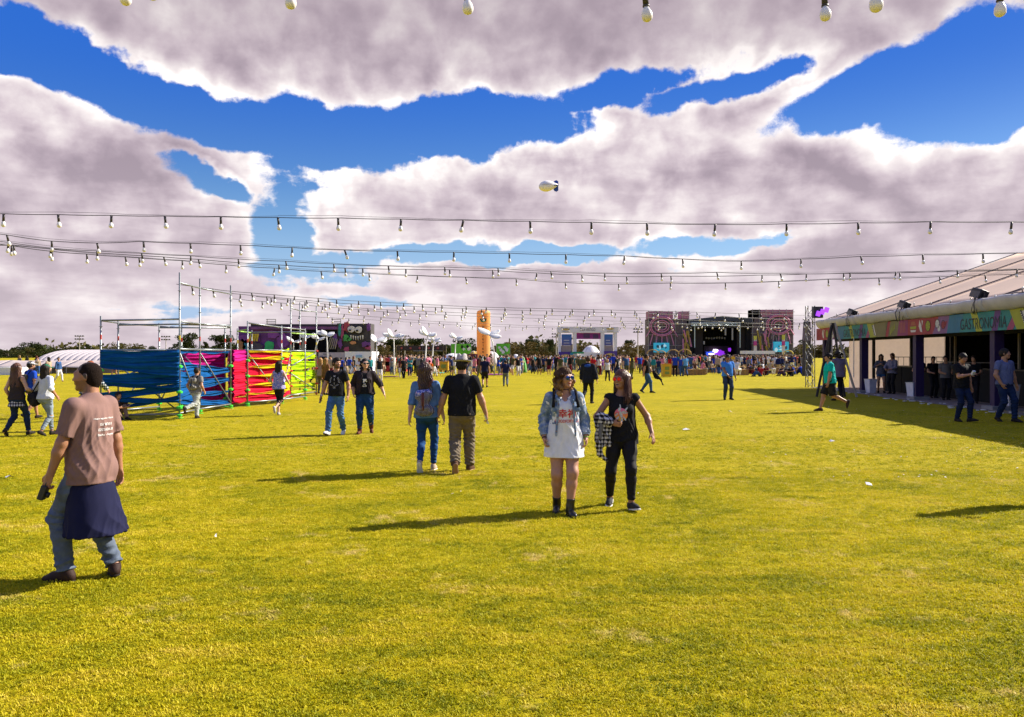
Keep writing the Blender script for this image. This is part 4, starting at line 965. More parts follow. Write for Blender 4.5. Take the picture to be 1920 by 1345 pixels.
bn = nt.add('ShaderNodeBump'); bn.inputs['Strength'].default_value = .4; nt.ln(nt.noise(tcx.outputs['Object'], 200, 4, .7), bn.inputs['Height']); nt.ln(bn.outputs[0], JK.node_tree.nodes['Principled BSDF'].inputs['Normal'])
jk = top(s, J, .0068, r, JK, sleeve=1.80, hem=-.03, loose=.023, seed=62, amp=.013, name='denim_jacket', open_=.145, neck=.11, vneck=.05, fold_fx=15, flare=-.006)
o = J['pel']; Rt = J['Rt']
def bits(name, prims, mat, parent, h=.006, amp=0):
    v, q = surface(fr(prims, Rt, o), h)
    if amp: v = folds(v, vnorm(v, q), amp, 3, fx=16)
    return qmesh(name, v * s['S'], q, mat, parent)
for sx in (-1, 1):
    bits('collar', [rc(o + V3(sx * .085, .07, .545), o + V3(sx * .095, -.05, .535), .022, .020, .02), rc(o + V3(sx * .095, -.05, .535), o + V3(sx * .120, -.110, .455), .022, .036, .02, s=(1, .5, 1))], JK, jk, amp=.004)
    bits('chest_pocket', [rc(o + V3(sx * .115, -.148, .33), o + V3(sx * .15, -.135, .33), .028, k=.01, s=(1, .35, 1)), rc(o + V3(sx * .115, -.146, .36), o + V3(sx * .15, -.132, .36), .014, k=.01, s=(1, .6, 1))], JK, jk)
    bits('front_band', [rc(o + V3(sx * .085, -.150, .44), o + V3(sx * .115, -.165, .03), .016, .014, .01, s=(1, .6, 1))], JK, jk)
    for k in range(5): b = MB(); z = .40 - k * .08; b.tube(tuple((o + Rt @ V3(sx * (.088 + .006 * k), -.166 - .002 * k, z)) * s['S']), tuple((o + Rt @ V3(sx * (.088 + .006 * k), -.172 - .002 * k, z)) * s['S']), .006, 8).build('button', M('copper', (.3, .16, .09), .4, 1), jk)
    q_ = 0 if sx < 0 else 1; dd = nrm(J['wr'][q_] - J['elb'][q_]); cc = J['elb'][q_] + (J['wr'][q_] - J['elb'][q_]) * .78
    v, q = surface([rc(cc - dd * .02, cc + dd * .02, .047, .047, .01, cut=[(cc + dd * .022, dd), (cc - dd * .022, -dd)]), rc(cc - dd * .01, cc + dd * .08, .036, k=.005, op='s', cut=[(cc - dd * .01, -dd)])], .0055); v = folds(v, vnorm(v, q), .003, 5, fx=30); qmesh('rolled_cuff', v * s['S'], q, M('denim_pale', (.26, .31, .40), .85, var=.3), jk)
    b = MB(); b.path([tuple((o + Rt @ V3(p)) * s['S']) for p in ((sx * .10, .12, .50), (sx * .118, .04, .57), (sx * .128, -.06, .545), (sx * .138, -.135, .44), (sx * .150, -.160, .36))], .018, 8); b.build('rucksack_strap', BLACKC, r, True)
for txt, z, hh, ww, x in (('幸福', .285, .105, .215, .0), ('GOODFORTUNE', .195, .036, .29, .0)):
    me = text_mesh(txt, bold=.022); co = [v.co.copy() for v in me.vertices]; x0 = min(c.x for c in co); x1 = max(c.x for c in co); y0 = min(c.y for c in co); y1 = max(c.y for c in co)
    for v, c in zip(me.vertices, co): v.co = ((c.x - x0) / (x1 - x0) * ww - ww / 2, (c.y - (y0 + y1) / 2) / (y1 - y0) * hh, 0)
    decal('lettering', me, s, J, r, dress, PRINTR, -1, .004, (x + .02, 0, z))
shoes(s, J, .006, r, M('black_leather', (.012, .011, .011), .32, spec=.5), 'boot', cloth('black_sole', (.015, .015, .015)))
CU = M('hair_ombre', (.1, .05, .02), .6, spec=.2); nt = NT(CU.node_tree); tcx = nt.add('ShaderNodeTexCoord'); sp_ = nt.add('ShaderNodeSeparateXYZ'); nt.ln(tcx.outputs['Object'], sp_.inputs[0])
nt.ln(nt.mix(nt.math('ADD', nt.maprange(sp_.outputs[2], 1.50, 1.34, 0, .8), nt.math('MULTIPLY', nt.math('SUBTRACT', nt.noise(tcx.outputs['Object'], 45, 4, .7), .5), .9), clamp=True), (.070, .032, .014), (.42, .23, .09)), CU.node_tree.nodes['Principled BSDF'].inputs['Base Color'])
hair(s, J, .006, r, CU, 'curly', .19, 12, .98, 1, .004, vol=1.1); strands(s, J, r, CU, 90, (0, .04, .03), (0, .07, -.21), (.055, .06), .0026, 6, .022); strands(s, J, r, CU, 34, (-.085, .0, .03), (-.11, -.01, -.20), (.012, .025), .0026, 7, .020)
sunglasses(s, J, r, M('blue_mirror', (.04, .12, .75), .12, metal=.85, var=.3, vs_=30), rx=.029, rz=.024)
b = MB(); b.path([tuple((J['neck'] + Rt @ V3(math.sin(a) * .056, -math.cos(a) * .056 - .008, .022 + .012 * math.cos(a))) * s['S']) for a in [i * math.pi / 10 for i in range(21)]], .004, 6); b.build('choker', BLACKC, r, True)
for q_, m_ in ((0, BLACKC), (1, cloth('green_band', (.22, .36, .05)))):
    b = MB(); dd = nrm(J['wr'][q_] - J['elb'][q_]); cc = J['wr'][q_] - dd * .012; b.tube(tuple(cc * s['S']), tuple((cc + dd * .012) * s['S']), .030, 14); b.build('wristband', m_, r, True)

# 7 the woman in black
r, s, J = person('laughing woman in sleeveless black top with a pink and orange round print, red round glasses', 1166, 951, .915, -8, sex='f', skin=(.33, .155, .085), haircol=(.03, .015, .01), build=1.04, legb=1.08, mouth='open',
    ank=[(-.155, .15, .095), (.115, -.20, .09)], fpitch=[.1, -.18], fyaw=[-.05, .55], wr=[(-.115, -.195, 1.07), (.37, -.05, .93)], epole=[(-1, .35, -.25), (.35, 1, .1)], hdir=[(.75, -.35, -.15), None], palm=[(.2, .9, .1), (-.6, .5, 0)], thumb=[(0, 0, 1), (0, -1, 0)],
    hyaw=R(-32), hpitch=R(-2), htilt=R(-3), curl=[.8, .35], drop=.035)
body(s, J, .0062, r)
tk = top(s, J, .0068, r, BLACKC, sleeve=.10, hem=-.10, loose=.016, flare=.016, neck=.092, seed=71, amp=.011, name='sleeveless_top')
pants(s, J, .0066, r, M('black_leggings', (.012, .011, .013), .7, var=.2, bump=.1, spec=.15), loose=.007, end=.90, seed=13, amp=.002); shoes(s, J, .006, r, cloth('skate_shoe', (.03, .03, .034), .7), sole=SOLE)
for q_ in (0, 1):
    b = MB(); Rf = foot_frame(s, J, q_); a = J['ank'][q_]
    for k in range(4): b.path([tuple((a + Rf @ V3(x, -.045 - k * .022, -.012 - k * .013 + (.0 if abs(x) > .02 else .006))) * s['S']) for x in (-.028, -.012, .012, .028)], .004, 5)
    b.path([tuple((a + Rf @ V3(.042, y, z)) * s['S']) for y, z in ((.05, -.045), (.0, -.03), (-.04, -.055), (-.09, -.05))], .005, 5)
    b.build('lace', SOLE, r, True)
hair(s, J, .006, r, M('hair_auburn', (.085, .034, .020), .38, var=.5, vs_=60, stretch=(1, 1, .1), spec=.35), 'long', .29, 15, 1.14, .9, .0022, vol=1.5); strands(s, J, r, _mats['hair_auburn'], 60, (.088, .0, .02), (.125, -.055, -.28), (.010, .022), .003, 8, .004); strands(s, J, r, _mats['hair_auburn'], 30, (-.085, .0, .02), (-.088, -.02, -.25), (.008, .014), .003, 9, .004)
sunglasses(s, J, r, M('red_mirror', (.75, .04, .02), .12, metal=.85, var=.3, vs_=30), rx=.026, rz=.025)
b = MB(); n = 26
for i in range(12):
    y0, y1 = -.082 + i * .0137, -.082 + (i + 1) * .0137; x0, x1 = math.sqrt(max(0, .0822 ** 2 - y0 * y0)), math.sqrt(max(0, .0822 ** 2 - y1 * y1))
    b.raw([(-x0, y0, 0), (x0, y0, 0), (x1, y1, 0), (-x1, y1, 0)], [(0, 1, 2, 3)], 0 if i < 3 else 1 if i < 6 else 2 if i < 8 else 3)
decal('round_print', b, s, J, r, tk, [M('print_yellow', (.75, .42, .05)), M('print_orange', (.78, .26, .05)), M('print_coral', (.72, .16, .14)), M('print_pink', (.70, .16, .30))], -1, .004, (-.01, 0, .275))
b = MB()
for x, y, a, c_, t in ((0, .0, .018, .045, .25), (.035, .040, .034, .010, .5), (-.02, .065, .018, .026, -.3), (.055, .06, .04, .010, .9), (.05, .02, .035, .010, .1), (-.045, -.05, .012, .035, -.6), (.01, -.07, .012, .03, 0), (.045, -.05, .010, .03, .6), (-.055, .0, .024, .009, .7), (-.01, .105, .008, .024, .2)): ell(b, x, y, a, c_, 9, t)
decal('figure_print', b, s, J, r, tk, M('print_grey', (.50, .52, .52), var=.4, vs_=60), -1, .006, (-.01, 0, .275))
# the plaid shirt over her arm
e = side_empty(r, 'plaid_shirt', 'black and white plaid shirt hanging over the arm of the woman in black', 'shirt'); o = J['pel']
PL = check_mat('bw', [(0, (.012, .012, .014)), (.3, (.16, .15, .16)), (.6, (.62, .60, .62))], 22)
def drape(name, prims, mat, amp, h=.007, fx=16, seed=2):
    v, q = surface(prims, h); v = folds(v, vnorm(v, q), amp, seed, fx=fx); return qmesh(name, v * s['S'], q, mat, e)
E_, W_ = J['elb'][0], J['wr'][0]; m_ = (E_ + W_) / 2
drape('folded_cloth', [rc(E_ + (W_ - E_) * .25 + V3(0, -.01, .015), W_ + V3(-.03, -.01, .01), .062, .055, .03), rc(m_ + V3(-.06, 0, 0), m_ + V3(-.075, .02, -.33), .065, .050, .05, s=(1, .6, 1)), rc(m_ + V3(.04, -.02, -.02), m_ + V3(.035, 0, -.30), .055, .045, .05, s=(1, .6, 1))], PL, .022)
drape('hanging_sleeve', [rc(m_ + V3(-.065, -.01, -.28), m_ + V3(-.06, 0, -.42), .045, .040, .02), rc(m_ + V3(-.06, 0, -.42), m_ + V3(.02, 0, -.50), .040, .022, .02)], PL, .014, seed=4)
drape('lining', [rc(m_ + V3(-.035, -.045, -.06), m_ + V3(-.055, -.045, -.22), .030, .022, .02, s=(1, .6, 1))], cloth('grey_lining', (.16, .16, .18)), .006)
# ------------------------------------------------------------------ people farther off
def fig(label, px, pyf, pyh, yaw, topm, botm, hairk='short', hairmat=None, group=None, h=.012, sleeve=.6, shoe=None, shorts=0, end=1.0, hem=-.05, loose=.016, bare=False, hatm=None, hlen=.3, hair_w=1.0, legl=.014, topname='shirt', at=None, S=None, hatoff=0, **s):
    if S is None: S = CH * (pyf - pyh) / (pyf - HY) / 1.75
    S = min(1.1, max(.8, S)) - hatoff
    if group is None: group = None
    r, s, J = person(label, px, pyf, S, yaw, group, at, **s)
    body(s, J, h, r, h < .011)
    t = top(s, J, h, r, topm, sleeve=sleeve, hem=hem, loose=loose, bare=bare, seed=int(px), amp=.012 if h < .014 else 0, name=topname)
    pants(s, J, h, r, botm, loose=legl, end=end, shorts=shorts, seed=int(px) + 1, amp=.008 if h < .014 else 0, name='shorts' if shorts else 'trousers')
    shoes(s, J, h * .8, r, shoe or DKSHOE)
    if hairk: hair(s, J, h * .8, r, hairmat or HB(), hairk, hlen, int(px), hair_w)
    if hatm:
        v, q = surface(hframe([el((0, .016, .038), (.084, .104, .088), .01, cut=[(V3(0, 0, .035), nrm(V3(0, .15, -1)))]), rc((0, -.06, .048), (0, -.15, .030), .055, .045, .01, s=(1, 1, .18))], J), h * .7); qmesh('cap', v * s['S'], q, hatm, r, smooth=True)
    return r, s, J
JB = denim('blue2', (.035, .09, .19)); JD = denim('dark2', (.012, .025, .07)); JL = denim('light', (.22, .27, .33)); NAVY = _mats['cloth_navy']; DKP = cloth('dark_pants', (.014, .013, .016))
WALK = dict(ank=[(-.10, -.24, .09), (.09, .24, .15)], fpitch=[-.15, .7]); WALK2 = dict(ank=[(-.09, .24, .15), (.10, -.24, .09)], fpitch=[.7, -.15]); STAND = dict(ank=[(-.11, .02, .085), (.12, -.05, .085)])

# man in turquoise, striding to the left
fig('man in turquoise t-shirt, dark shorts and black cap striding past the food tent', 1556, 772, 662, -97, cloth('turquoise', (.0, .42, .36), var=.06), cloth('camo', (.020, .018, .016), var=.7), h=.0095, shorts=.98, sleeve=.72, loose=.024, hatm=BLACKC, hem=-.07, legl=.03,
    build=1.04, ank=[(-.08, -.26, .085), (.08, .46, .30)], fpitch=[0, 1.25], wr=[(-.24, .18, .84), (.25, -.12, .84)], lean=.06, skin='tan', shoe=cloth('sandal', (.05, .03, .02)))
# two men in the shade of the tent
r, s, J = fig('man in black t-shirt looking down at his phone beside the food tent', 1803, 791, 661, 12, BLACKC, denim('navy', (.010, .018, .05)), h=.0095, sleeve=.72, loose=.022, hem=-.07, hpitch=.42, hyaw=-.1,
    ank=[(-.09, .05, .085), (.10, -.16, .09)], fpitch=[0, -.15], fyaw=[-.1, .9], wr=[(-.02, -.30, 1.20), (.27, -.02, .84)], epole=[(-.8, .6, -.5), (.4, 1, 0)], skin='tan')
e = side_empty(r, 'phone', 'phone held to the chest of the man in black beside the food tent', 'phone'); b = MB(); b.box(tuple((J['wr'][0] + V3(.03, -.07, .04)) * s['S']), (.07, .05, .12), (.6, 0, 0)); b.build('case', M('phone_white', (.6, .6, .6), .3), e)
fig('man in grey blue t-shirt and dark jeans, rightmost of all the people', 1884, 791, 653, 16, cloth('slate', (.11, .13, .24)), JD, h=.0095, sleeve=.62, loose=.016, hem=-.03, hyaw=.55, build=1.04,
    ank=[(-.08, .12, .10), (.10, -.18, .085)], fpitch=[.3, 0], wr=[(-.20, -.10, .90), (.33, -.02, .86)], epole=[(-1, .5, 0), (.6, 1, 0)], skin='tan')
# dark jacket, hooded
r, s, J = fig('man in dark hooded jacket walking away behind the curly haired woman', 1103, 757, 668, 160, cloth('jacket_navy', (.012, .014, .022), var=.3), DKP, h=.0115, sleeve=1.9, loose=.045, hem=-.16, neck=.05, build=1.02,
    ank=[(-.10, -.10, .085), (.08, .42, .24)], fpitch=[0, 1.0], wr=[(-.33, .02, .86), (.30, -.1, .86)], hairmat=HBR(), topname='jacket')
v, q = surface(fr([rc(J['pel'] + V3(-.07, .10, .47), J['pel'] + V3(.07, .10, .47), .055, k=.03), rc(J['pel'] + V3(0, .12, .46), J['pel'] + V3(0, .14, .38), .07, .03, .03, s=(1, .6, 1))], J['Rt'], J['pel']), .012); qmesh('hood', v * s['S'], q, cloth('blue_lining', (.02, .07, .30)), r)
# man in black carrying a jacket
r, s, J = fig('man in black t-shirt and blue jeans carrying a dark jacket, walking right', 1212, 737, 664, 80, BLACKC, JB, h=.013, sleeve=.68, loose=.018, hem=-.03, build=1.05, ank=[(-.08, -.22, .09), (.08, .20, .12)], fpitch=[0, .5], wr=[(-.25, .12, .84), (.27, -.30, .88)])
e = side_empty(r, 'jacket', 'dark jacket hanging from the hand of the man in black and jeans', 'jacket'); c = J['wr'][1]
v, q = surface([rc(c + V3(0, -.05, 0), c + V3(.02, -.18, -.22), .07, .10, .05, s=(.6, 1, 1)), rc(c + V3(.02, -.18, -.2), c + V3(.03, -.40, -.36), .08, .04, .05, s=(.6, 1, 1)), rc(c + V3(.03, -.38, -.34), c + V3(.03, -.46, -.58), .035, .03, .02)], .015); v = folds(v, vnorm(v, q), .03, 3, fx=14); qmesh('jacket_cloth', v * s['S'], q, BLACKC, e)
# blue polo man
r, s, J = fig('man in bright blue polo shirt and black cap standing in the middle of the lawn', 1364, 750, 664, 4, cloth('polo', (.045, .20, .62), var=.05), denim('grey', (.028, .045, .085)), h=.0115, sleeve=.62, loose=.022, hem=-.02, hatm=BLACKC, hpitch=.2, build=1.1, skin='brown',
    ank=[(-.10, .02, .085), (.12, -.04, .085)], fyaw=[-.3, .3], wr=[(-.05, -.22, .93), (.31, -.03, .84)], epole=[(-1, .4, -.2), (.5, 1, 0)])
skirt(s, J, .013, r, BLACKC, -.02, -.34, .165, .20, 'tied_jacket', 5, .015, .85, .04, 12)
# two in navy shirts, walking off
fig('man in navy shirt and dark shorts walking away beside the orange column', 909, 727, 668, 178, NAVY, DKP, h=.015, shorts=.95, sleeve=.6, loose=.022, hem=-.03, **WALK, skin='tan')
fig('man in navy t-shirt and grey jeans walking away, right of the orange column', 948, 725, 675, 184, cloth('navy2', (.012, .016, .06)), denim('pale2', (.12, .14, .17)), h=.015, sleeve=.65, loose=.022, hem=-.02, **WALK2, wr=[(-.35, .1, .9), (.26, 0, .84)], build=1.05)
# backpack walker by the scaffold
r, s, J = fig('person in pale trousers running past the blue ribbons with a grey backpack', 368, 785, 692, 162, cloth('grey_tee', (.20, .19, .18)), cloth('pale_jeans', (.36, .38, .36)), h=.0105, sleeve=.6, loose=.02, hem=-.06, ank=[(-.02, .56, .38), (.0, -.02, .085)], fpitch=[1.25, 0], wr=[(-.25, -.1, .92), (.24, .02, .92)], lean=.05, legl=.022)
backpack(r, s, J, .011, cloth('grey_bag', (.22, .21, .19), var=.4), 'grey backpack worn by the person beside the blue ribbons', .18, .42, .13, .27, BLACKC)
# woman with a floral top
r, s, J = fig('long haired woman in blue floral top walking away before the red ribbons', 523, 779, 677, 172, FLO, DKP, hairk='wavy', h=.0105, sex='f', bare=True, hem=-.07, loose=.028, hlen=.27, hair_w=1.1, ank=[(.0, .30, .26), (.03, -.03, .085)], fpitch=[1.2, 0], wr=[(-.26, -.18, 1.02), (.27, -.2, 1.0)], end=.55, legl=.008, skin='light', shoe=cloth('pale_shoe', (.4, .38, .38)))
# group at the left edge
PLG = check_mat('grey', [(0, (.015, .015, .02)), (.3, (.13, .13, .15)), (.6, (.55, .53, .55))], 16)
r, s, J = fig('long haired woman with a plaid shirt tied at her waist, leftmost of all', 32, 818, 694, 168, cloth('dark_vest', (.035, .026, .026)), JD, hairk='wavy', hairmat=HRD(), h=.0095, sex='f', bare=True, hlen=.42, hair_w=1.35, hem=-.04, S=.90, **WALK, skin='light', wr=[(-.24, -.22, 1.05), (.25, -.05, .9)], end=.95)
skirt(s, J, .010, r, PLG, .0, -.26, .155, .235, 'tied_shirt', 5, .020, .8, .03, 12)
r, s, J = fig('man in bright blue t-shirt and white cap among the group at the left', 58, 786, 692, 150, cloth('royal', (.012, .06, .42)), cloth('olive_shorts', (.05, .05, .04)), h=.0115, shorts=1.0, hatm=WHITEC, skin='tan', S=.90, hem=-.06, loose=.022, **WALK2)
backpack(r, s, J, .012, cloth('olive_bag', (.08, .07, .05)), 'olive backpack on the man in the bright blue t-shirt', .16, .38, .13, .25, BLACKC)
r, s, J = fig('person in green cap, white top and tight pale jeans with a big dark bag', 86, 817, 697, 160, cloth('white_blue', (.55, .57, .62)), JL, hairk='long', h=.0095, sex='f', hatm=cloth('green_cap', (.02, .30, .16), var=.6), sleeve=1.2, loose=.024, hem=-.03, hlen=.22, legl=.006, S=.89, ank=[(-.06, .18, .12), (.04, -.2, .085)], fpitch=[.4, 0], end=.9, wr=[(-.3, -.05, .95), (.24, -.15, 1.0)])
e = side_empty(r, 'shoulder_bag', 'large black spotted shoulder bag beside the person in the green cap', 'bag'); c = J['pel'] + V3(.23, .06, .02)
v, q = surface([rc(c + V3(0, -.06, .02), c + V3(.02, .10, -.02), .14, .13, .05, s=(.7, 1, 1.1)), rc(c + V3(0, 0, -.1), c + V3(0, .06, -.14), .11, .1, .05, s=(.7, 1, 1))], .012); v = folds(v, vnorm(v, q), .02, 3, fx=14); qmesh('bag_body', v * s['S'], q, cloth('spotted', (.016, .014, .018), var=.8), e)
b = MB(); b.path([tuple(q_ * s['S']) for q_ in (c + V3(0, -.1, .1), J['pel'] + V3(.10, -.08, .44), J['pel'] + V3(.07, .03, .53), J['pel'] + V3(.12, .12, .35), c + V3(0, .12, .1))], .014, 5); b.build('strap', BLACKC, e, True)
r, s, J = fig('woman with auburn hair in black and white plaid shirt behind the man in brown', 170, 806, 690, 175, check_mat('teal', [(0, (.012, .016, .02)), (.3, (.12, .17, .19)), (.6, (.50, .50, .48))], 17), DKP, hairk='wavy', hairmat=hairm('ginger', (.22, .075, .022)), h=.0105, sex='f', sleeve=1.85, loose=.026, hem=-.08, hlen=.25, wr=[(-.36, -.15, 1.0), (.25, 0, .85)], S=.92, end=.95, **WALK2, hatm=cloth('red_band', (.25, .03, .03)))
# blonde women behind the couple
fig('woman with long blond hair standing behind the bearded man', 601, 738, 680, 170, cloth('beige', (.34, .25, .19)), cloth('stripe', (.12, .10, .09), var=.6), hairk='wavy', hairmat=HBL(), h=.013, sex='f', hlen=.30, bare=True, S=.92, **STAND)
fig('woman with light brown hair and brown dress left of the bearded man', 611, 741, 682, 150, cloth('brown_top', (.16, .07, .04)), cloth('brown_skirt', (.12, .05, .03)), hairk='wavy', hairmat=hairm('honey', (.24, .12, .05)), h=.013, sex='f', hlen=.26, shorts=.8, S=.92, **STAND)
# girls waiting under the tent
fig('girl in denim shirt and shorts at the food counter, left of the pair', 1652, 737, 664, -20, denim('dark_grey', (.10, .10, .13)), JB, hairk='long', h=.013, sex='f', sleeve=1.2, loose=.024, shorts=.45, hem=-.10, wr=[(-.06, -.2, 1.3), (.06, -.22, 1.25)], epole=[(-1, .3, -.6), (1, .3, -.6)], **STAND)  # dark denim is the shirt's own colour
fig('girl in pale denim jacket and black trousers at the food counter, right of the pair', 1673, 739, 662, -60, denim('mauve', (.20, .19, .27)), DKP, hairk='pony', hairmat=HBR(), h=.013, sex='f', sleeve=1.8, loose=.028, wr=[(-.1, -.3, 1.05), (.1, -.3, 1.05)], epole=[(-1, .3, -.6), (1, .3, -.6)], **STAND)
fig('person in dark clothes with big dark hair close behind the man in turquoise', 1572, 752, 655, 185, cloth('mauve_top', (.14, .11, .16)), DKP, hairk='curly', h=.013, sex='f', hlen=.12, hair_w=1.1, sleeve=.6, hem=-.1, loose=.03, **STAND)
for px, d_, lab in ((1723, 33.5, 'vendor in black behind the counter, first from the left'), (1750, 32.0, 'vendor in black behind the counter with a badge on the chest'), (1773, 30.5, 'vendor in black and white behind the counter, by the glass'), (1826, 28.5, 'vendor behind the counter right of the man with the phone')):
    fig(lab, px, 0, 0, rng.uniform(-40, 20), BLACKC if px != 1773 else cloth('grey_vendor', (.15, .14, .14)), DKP, h=.018, at=((px - CX) / F * d_, d_, 0), S=rng.uniform(.96, 1.02), hyaw=-.3, wr=[(-.15, -.25, 1.05), (.15, -.25, 1.05)])
# someone just outside the picture whose shadow reaches in
fig('person in a grey shirt standing just outside the picture, only the shadow shows', 2040, 930, 700, 20, cloth('grey2', (.2, .2, .2)), JD, h=.014, hyaw=.2, at=(6.75, 9.55, 0), S=1.0, wr=[(-.42, -.2, 1.15), (.5, .1, 1.38)], epole=[(-1, .3, -.6), (1, .3, .2)])
# sitting and lying people
SIT = dict(drop=.80, lean=-.22, ank=[(-.14, -.62, .085), (.16, -.66, .085)], kpole=[(-.2, -.2, 1), (.2, -.2, 1)], wr=[(-.28, .26, .06), (.28, .26, .06)], epole=[(-.5, 1, 0), (.5, 1, 0)])
SIT2 = dict(drop=.80, lean=.30, ank=[(-.12, -.50, .085), (.12, -.46, .085)], kpole=[(-.2, -.2, 1), (.2, -.2, 1)], wr=[(-.12, -.42, .42), (.12, -.42, .42)], epole=[(-1, .2, 0), (1, .2, 0)])
def sitter(label, px, pyf, yaw, tm, bm_, pose=SIT, **k):
    return fig(label, px, pyf, 0, yaw, tm, bm_, h=k.pop('h', .016), S=k.pop('S', .97), hem=.0, **pose, **k)
sitter('person in red top reclining on the grass before the hay bales, left one', 1425, 706, -70, cloth('red', (.35, .015, .02)), JB)
sitter('person in dark red top sitting on the grass beside the reclining one', 1437, 704, -30, cloth('dark_red', (.20, .012, .02)), DKP, SIT2, sex='f', hairk='long')
sitter('couple half in dark clothes sitting at the edge of the tent shadow, left one', 1470, 705, -80, BLACKC, cloth('purple_dark', (.06, .03, .10)), SIT2)
sitter('person in black hugging knees at the edge of the tent shadow', 1484, 706, -40, DKP, BLACKC, SIT2, sex='f', hairk='long')
sitter('child in dark clothes sitting on the grass under the blue ribbons', 216, 787, 60, cloth('brown_dark', (.05, .03, .025)), cloth('skin_pants', (.25, .16, .12)), SIT2, S=.8, h=.012)
sitter('person in pale pink shirt lying under the pink ribbons', 405, 757, 100, cloth('pale_pink', (.5, .38, .42)), cloth('mauve_p', (.3, .2, .25)), SIT, S=.85, h=.014)
# single walkers in the middle distance
mids = [(757, 710, 670, 200, 'black', 'black', 'm', 'woman in black dress walking left before the red kiosk'), (694, 708, 668, 30, 'teal', 'navy', 'm', 'man in teal top right of the woman with dark glasses'),
 (712, 716, 669, 10, 'black', 'white', 'f', 'woman in black top and white trousers beside the far dancers'), (806, 715, 677, 180, 'orange', 'grey', 'm', 'man in bright orange shirt beyond the woman with the backpack'),
 (1139, 715, 673, 5, 'white', 'black', 'f', 'blond woman in white vest and black trousers walking towards us'), (1158, 706, 672, 10, 'white', 'navy', 'f', 'blond woman in white top and black band right of the one in the vest'),
 (1128, 703, 668, 20, 'purple', 'grey', 'm', 'man in purple shirt and shorts behind the hooded jacket'), (1112, 706, 668, 180, 'red', 'grey', 'm', 'person in red shirt hidden behind the hooded jacket'),
 (1150, 700, 663, 150, 'royal', 'navy', 'm', 'tall man in royal blue shirt behind the women in white'), (1185, 712, 670, 200, 'olive', 'olive', 'f', 'long haired person in olive dress left of the man with the jacket'),
 (1235, 704, 672, 160, 'navy', 'blue', 'm', 'person in navy top beside the yellow bin, left side'), (1266, 706, 664, 170, 'royal', 'black', 'm', 'man in royal blue t-shirt with a red badge right of the yellow bin'),
 (1276, 706, 667, 10, 'royal', 'blue', 'm', 'man in dark blue shirt in the trio beside the yellow bin'), (1285, 706, 666, 190, 'sky', 'blue', 'm', 'man in sky blue shirt in the trio beside the yellow bin'),
 (999, 701, 668, 20, 'black', 'black', 'f', 'person in black pushing a dark pram'), (1018, 700, 668, 180, 'navy', 'black', 'm', 'slim person in navy beside the pram'),
 (872, 700, 668, 180, 'royal', 'green', 'm', 'man in blue shirt with a green bag by the maroon panel'), (735, 703, 672, 10, 'grey', 'blue', 'f', 'woman in grey top near the white flower sculptures'),
 (640, 705, 670, 180, 'royal', 'black', 'm', 'man in royal blue shirt before the white cabin, left'), (655, 702, 669, 180, 'royal', 'grey', 'm', 'man in royal blue shirt before the white cabin, right'),
 (560, 716, 676, 40, 'black', 'grey', 'm', 'man in black seen between the lime ribbons'), (575, 712, 674, 100, 'white', 'blue', 'f', 'woman in white seen between the lime ribbons'), (588, 718, 677, 100, 'brown', 'black', 'm', 'man in brown seen between the lime ribbons')]
CC = dict(black=(.012, .012, .014), white=(.62, .60, .60), navy=(.012, .018, .07), grey=(.16, .16, .17), orange=(.70, .13, .012), teal=(.02, .20, .22), purple=(.13, .03, .22), red=(.42, .015, .02), royal=(.015, .045, .36),
  olive=(.07, .07, .03), blue=(.035, .08, .20), sky=(.10, .30, .62), green=(.03, .25, .06), brown=(.12, .06, .035), pink=(.60, .20, .28), yellow=(.65, .42, .03), beige=(.38, .29, .2), maroon=(.12, .012, .02))
for i, (px, pf, ph, yw, t_, b_, sx, lab) in enumerate(mids):
    pose = dict([WALK, WALK2, STAND][i % 3])
    fig(lab, px, pf, ph, yw, cloth('m_' + t_, CC[t_]), cloth('m_' + b_, CC[b_]), hairk='long' if sx == 'f' else 'short', hairmat=HBL() if 'blond' in lab else HB(), h=.019, sex=sx, sleeve=.6 if sx == 'm' else .2, hlen=.22, **pose)

# the crowd: a few figures built once, copied and recoloured one by one
OBC = M('crowd_cloth', objcol=True, var=.25, vs_=12, rough=.9, spec=.1); OBS = M('crowd_skin', objcol=True, var=.05, rough=.6); OBH = M('crowd_hair', objcol=True, var=.3, vs_=40, rough=.6, spec=.2)
protos = []
def proto(sex, pose, sleeve, hk, shorts=0, hlen=.2, h=.026, **k):
    s = dict(S=1.0, sex=sex, **pose, **k); J = skeleton(s); r = empty('person', (0, 0, 0), 0, None, 'person')
    n0 = SKINM; b_ = body(s, J, h, r, False); b_.data.materials[0] = OBS
    top(s, J, h, r, OBC, sleeve=sleeve, hem=-.04, loose=.02, amp=0); pants(s, J, h, r, OBC, loose=.016, amp=0, shorts=shorts, name='shorts' if shorts else 'trousers'); hair(s, J, h * .9, r, OBH, hk, hlen, 3)
    protos.append((r, sex)); return r
proto('m', WALK, .6, 'short'); proto('m', STAND, .6, 'short', shorts=.95, hyaw=.5); proto('m', WALK2, 1.8, 'short', hyaw=-.4); proto('f', STAND, .3, 'long', hyaw=.3); proto('f', WALK, .5, 'long', shorts=.5)
proto('f', WALK2, 1.8, 'pony', hyaw=-.5); proto('m', dict(STAND, wr=[(-.3, -.1, 1.55), (.28, 0, .82)]), .6, 'short'); proto('f', dict(STAND, wr=[(-.1, -.25, 1.2), (.1, -.25, 1.2)]), .4, 'long', hlen=.3)
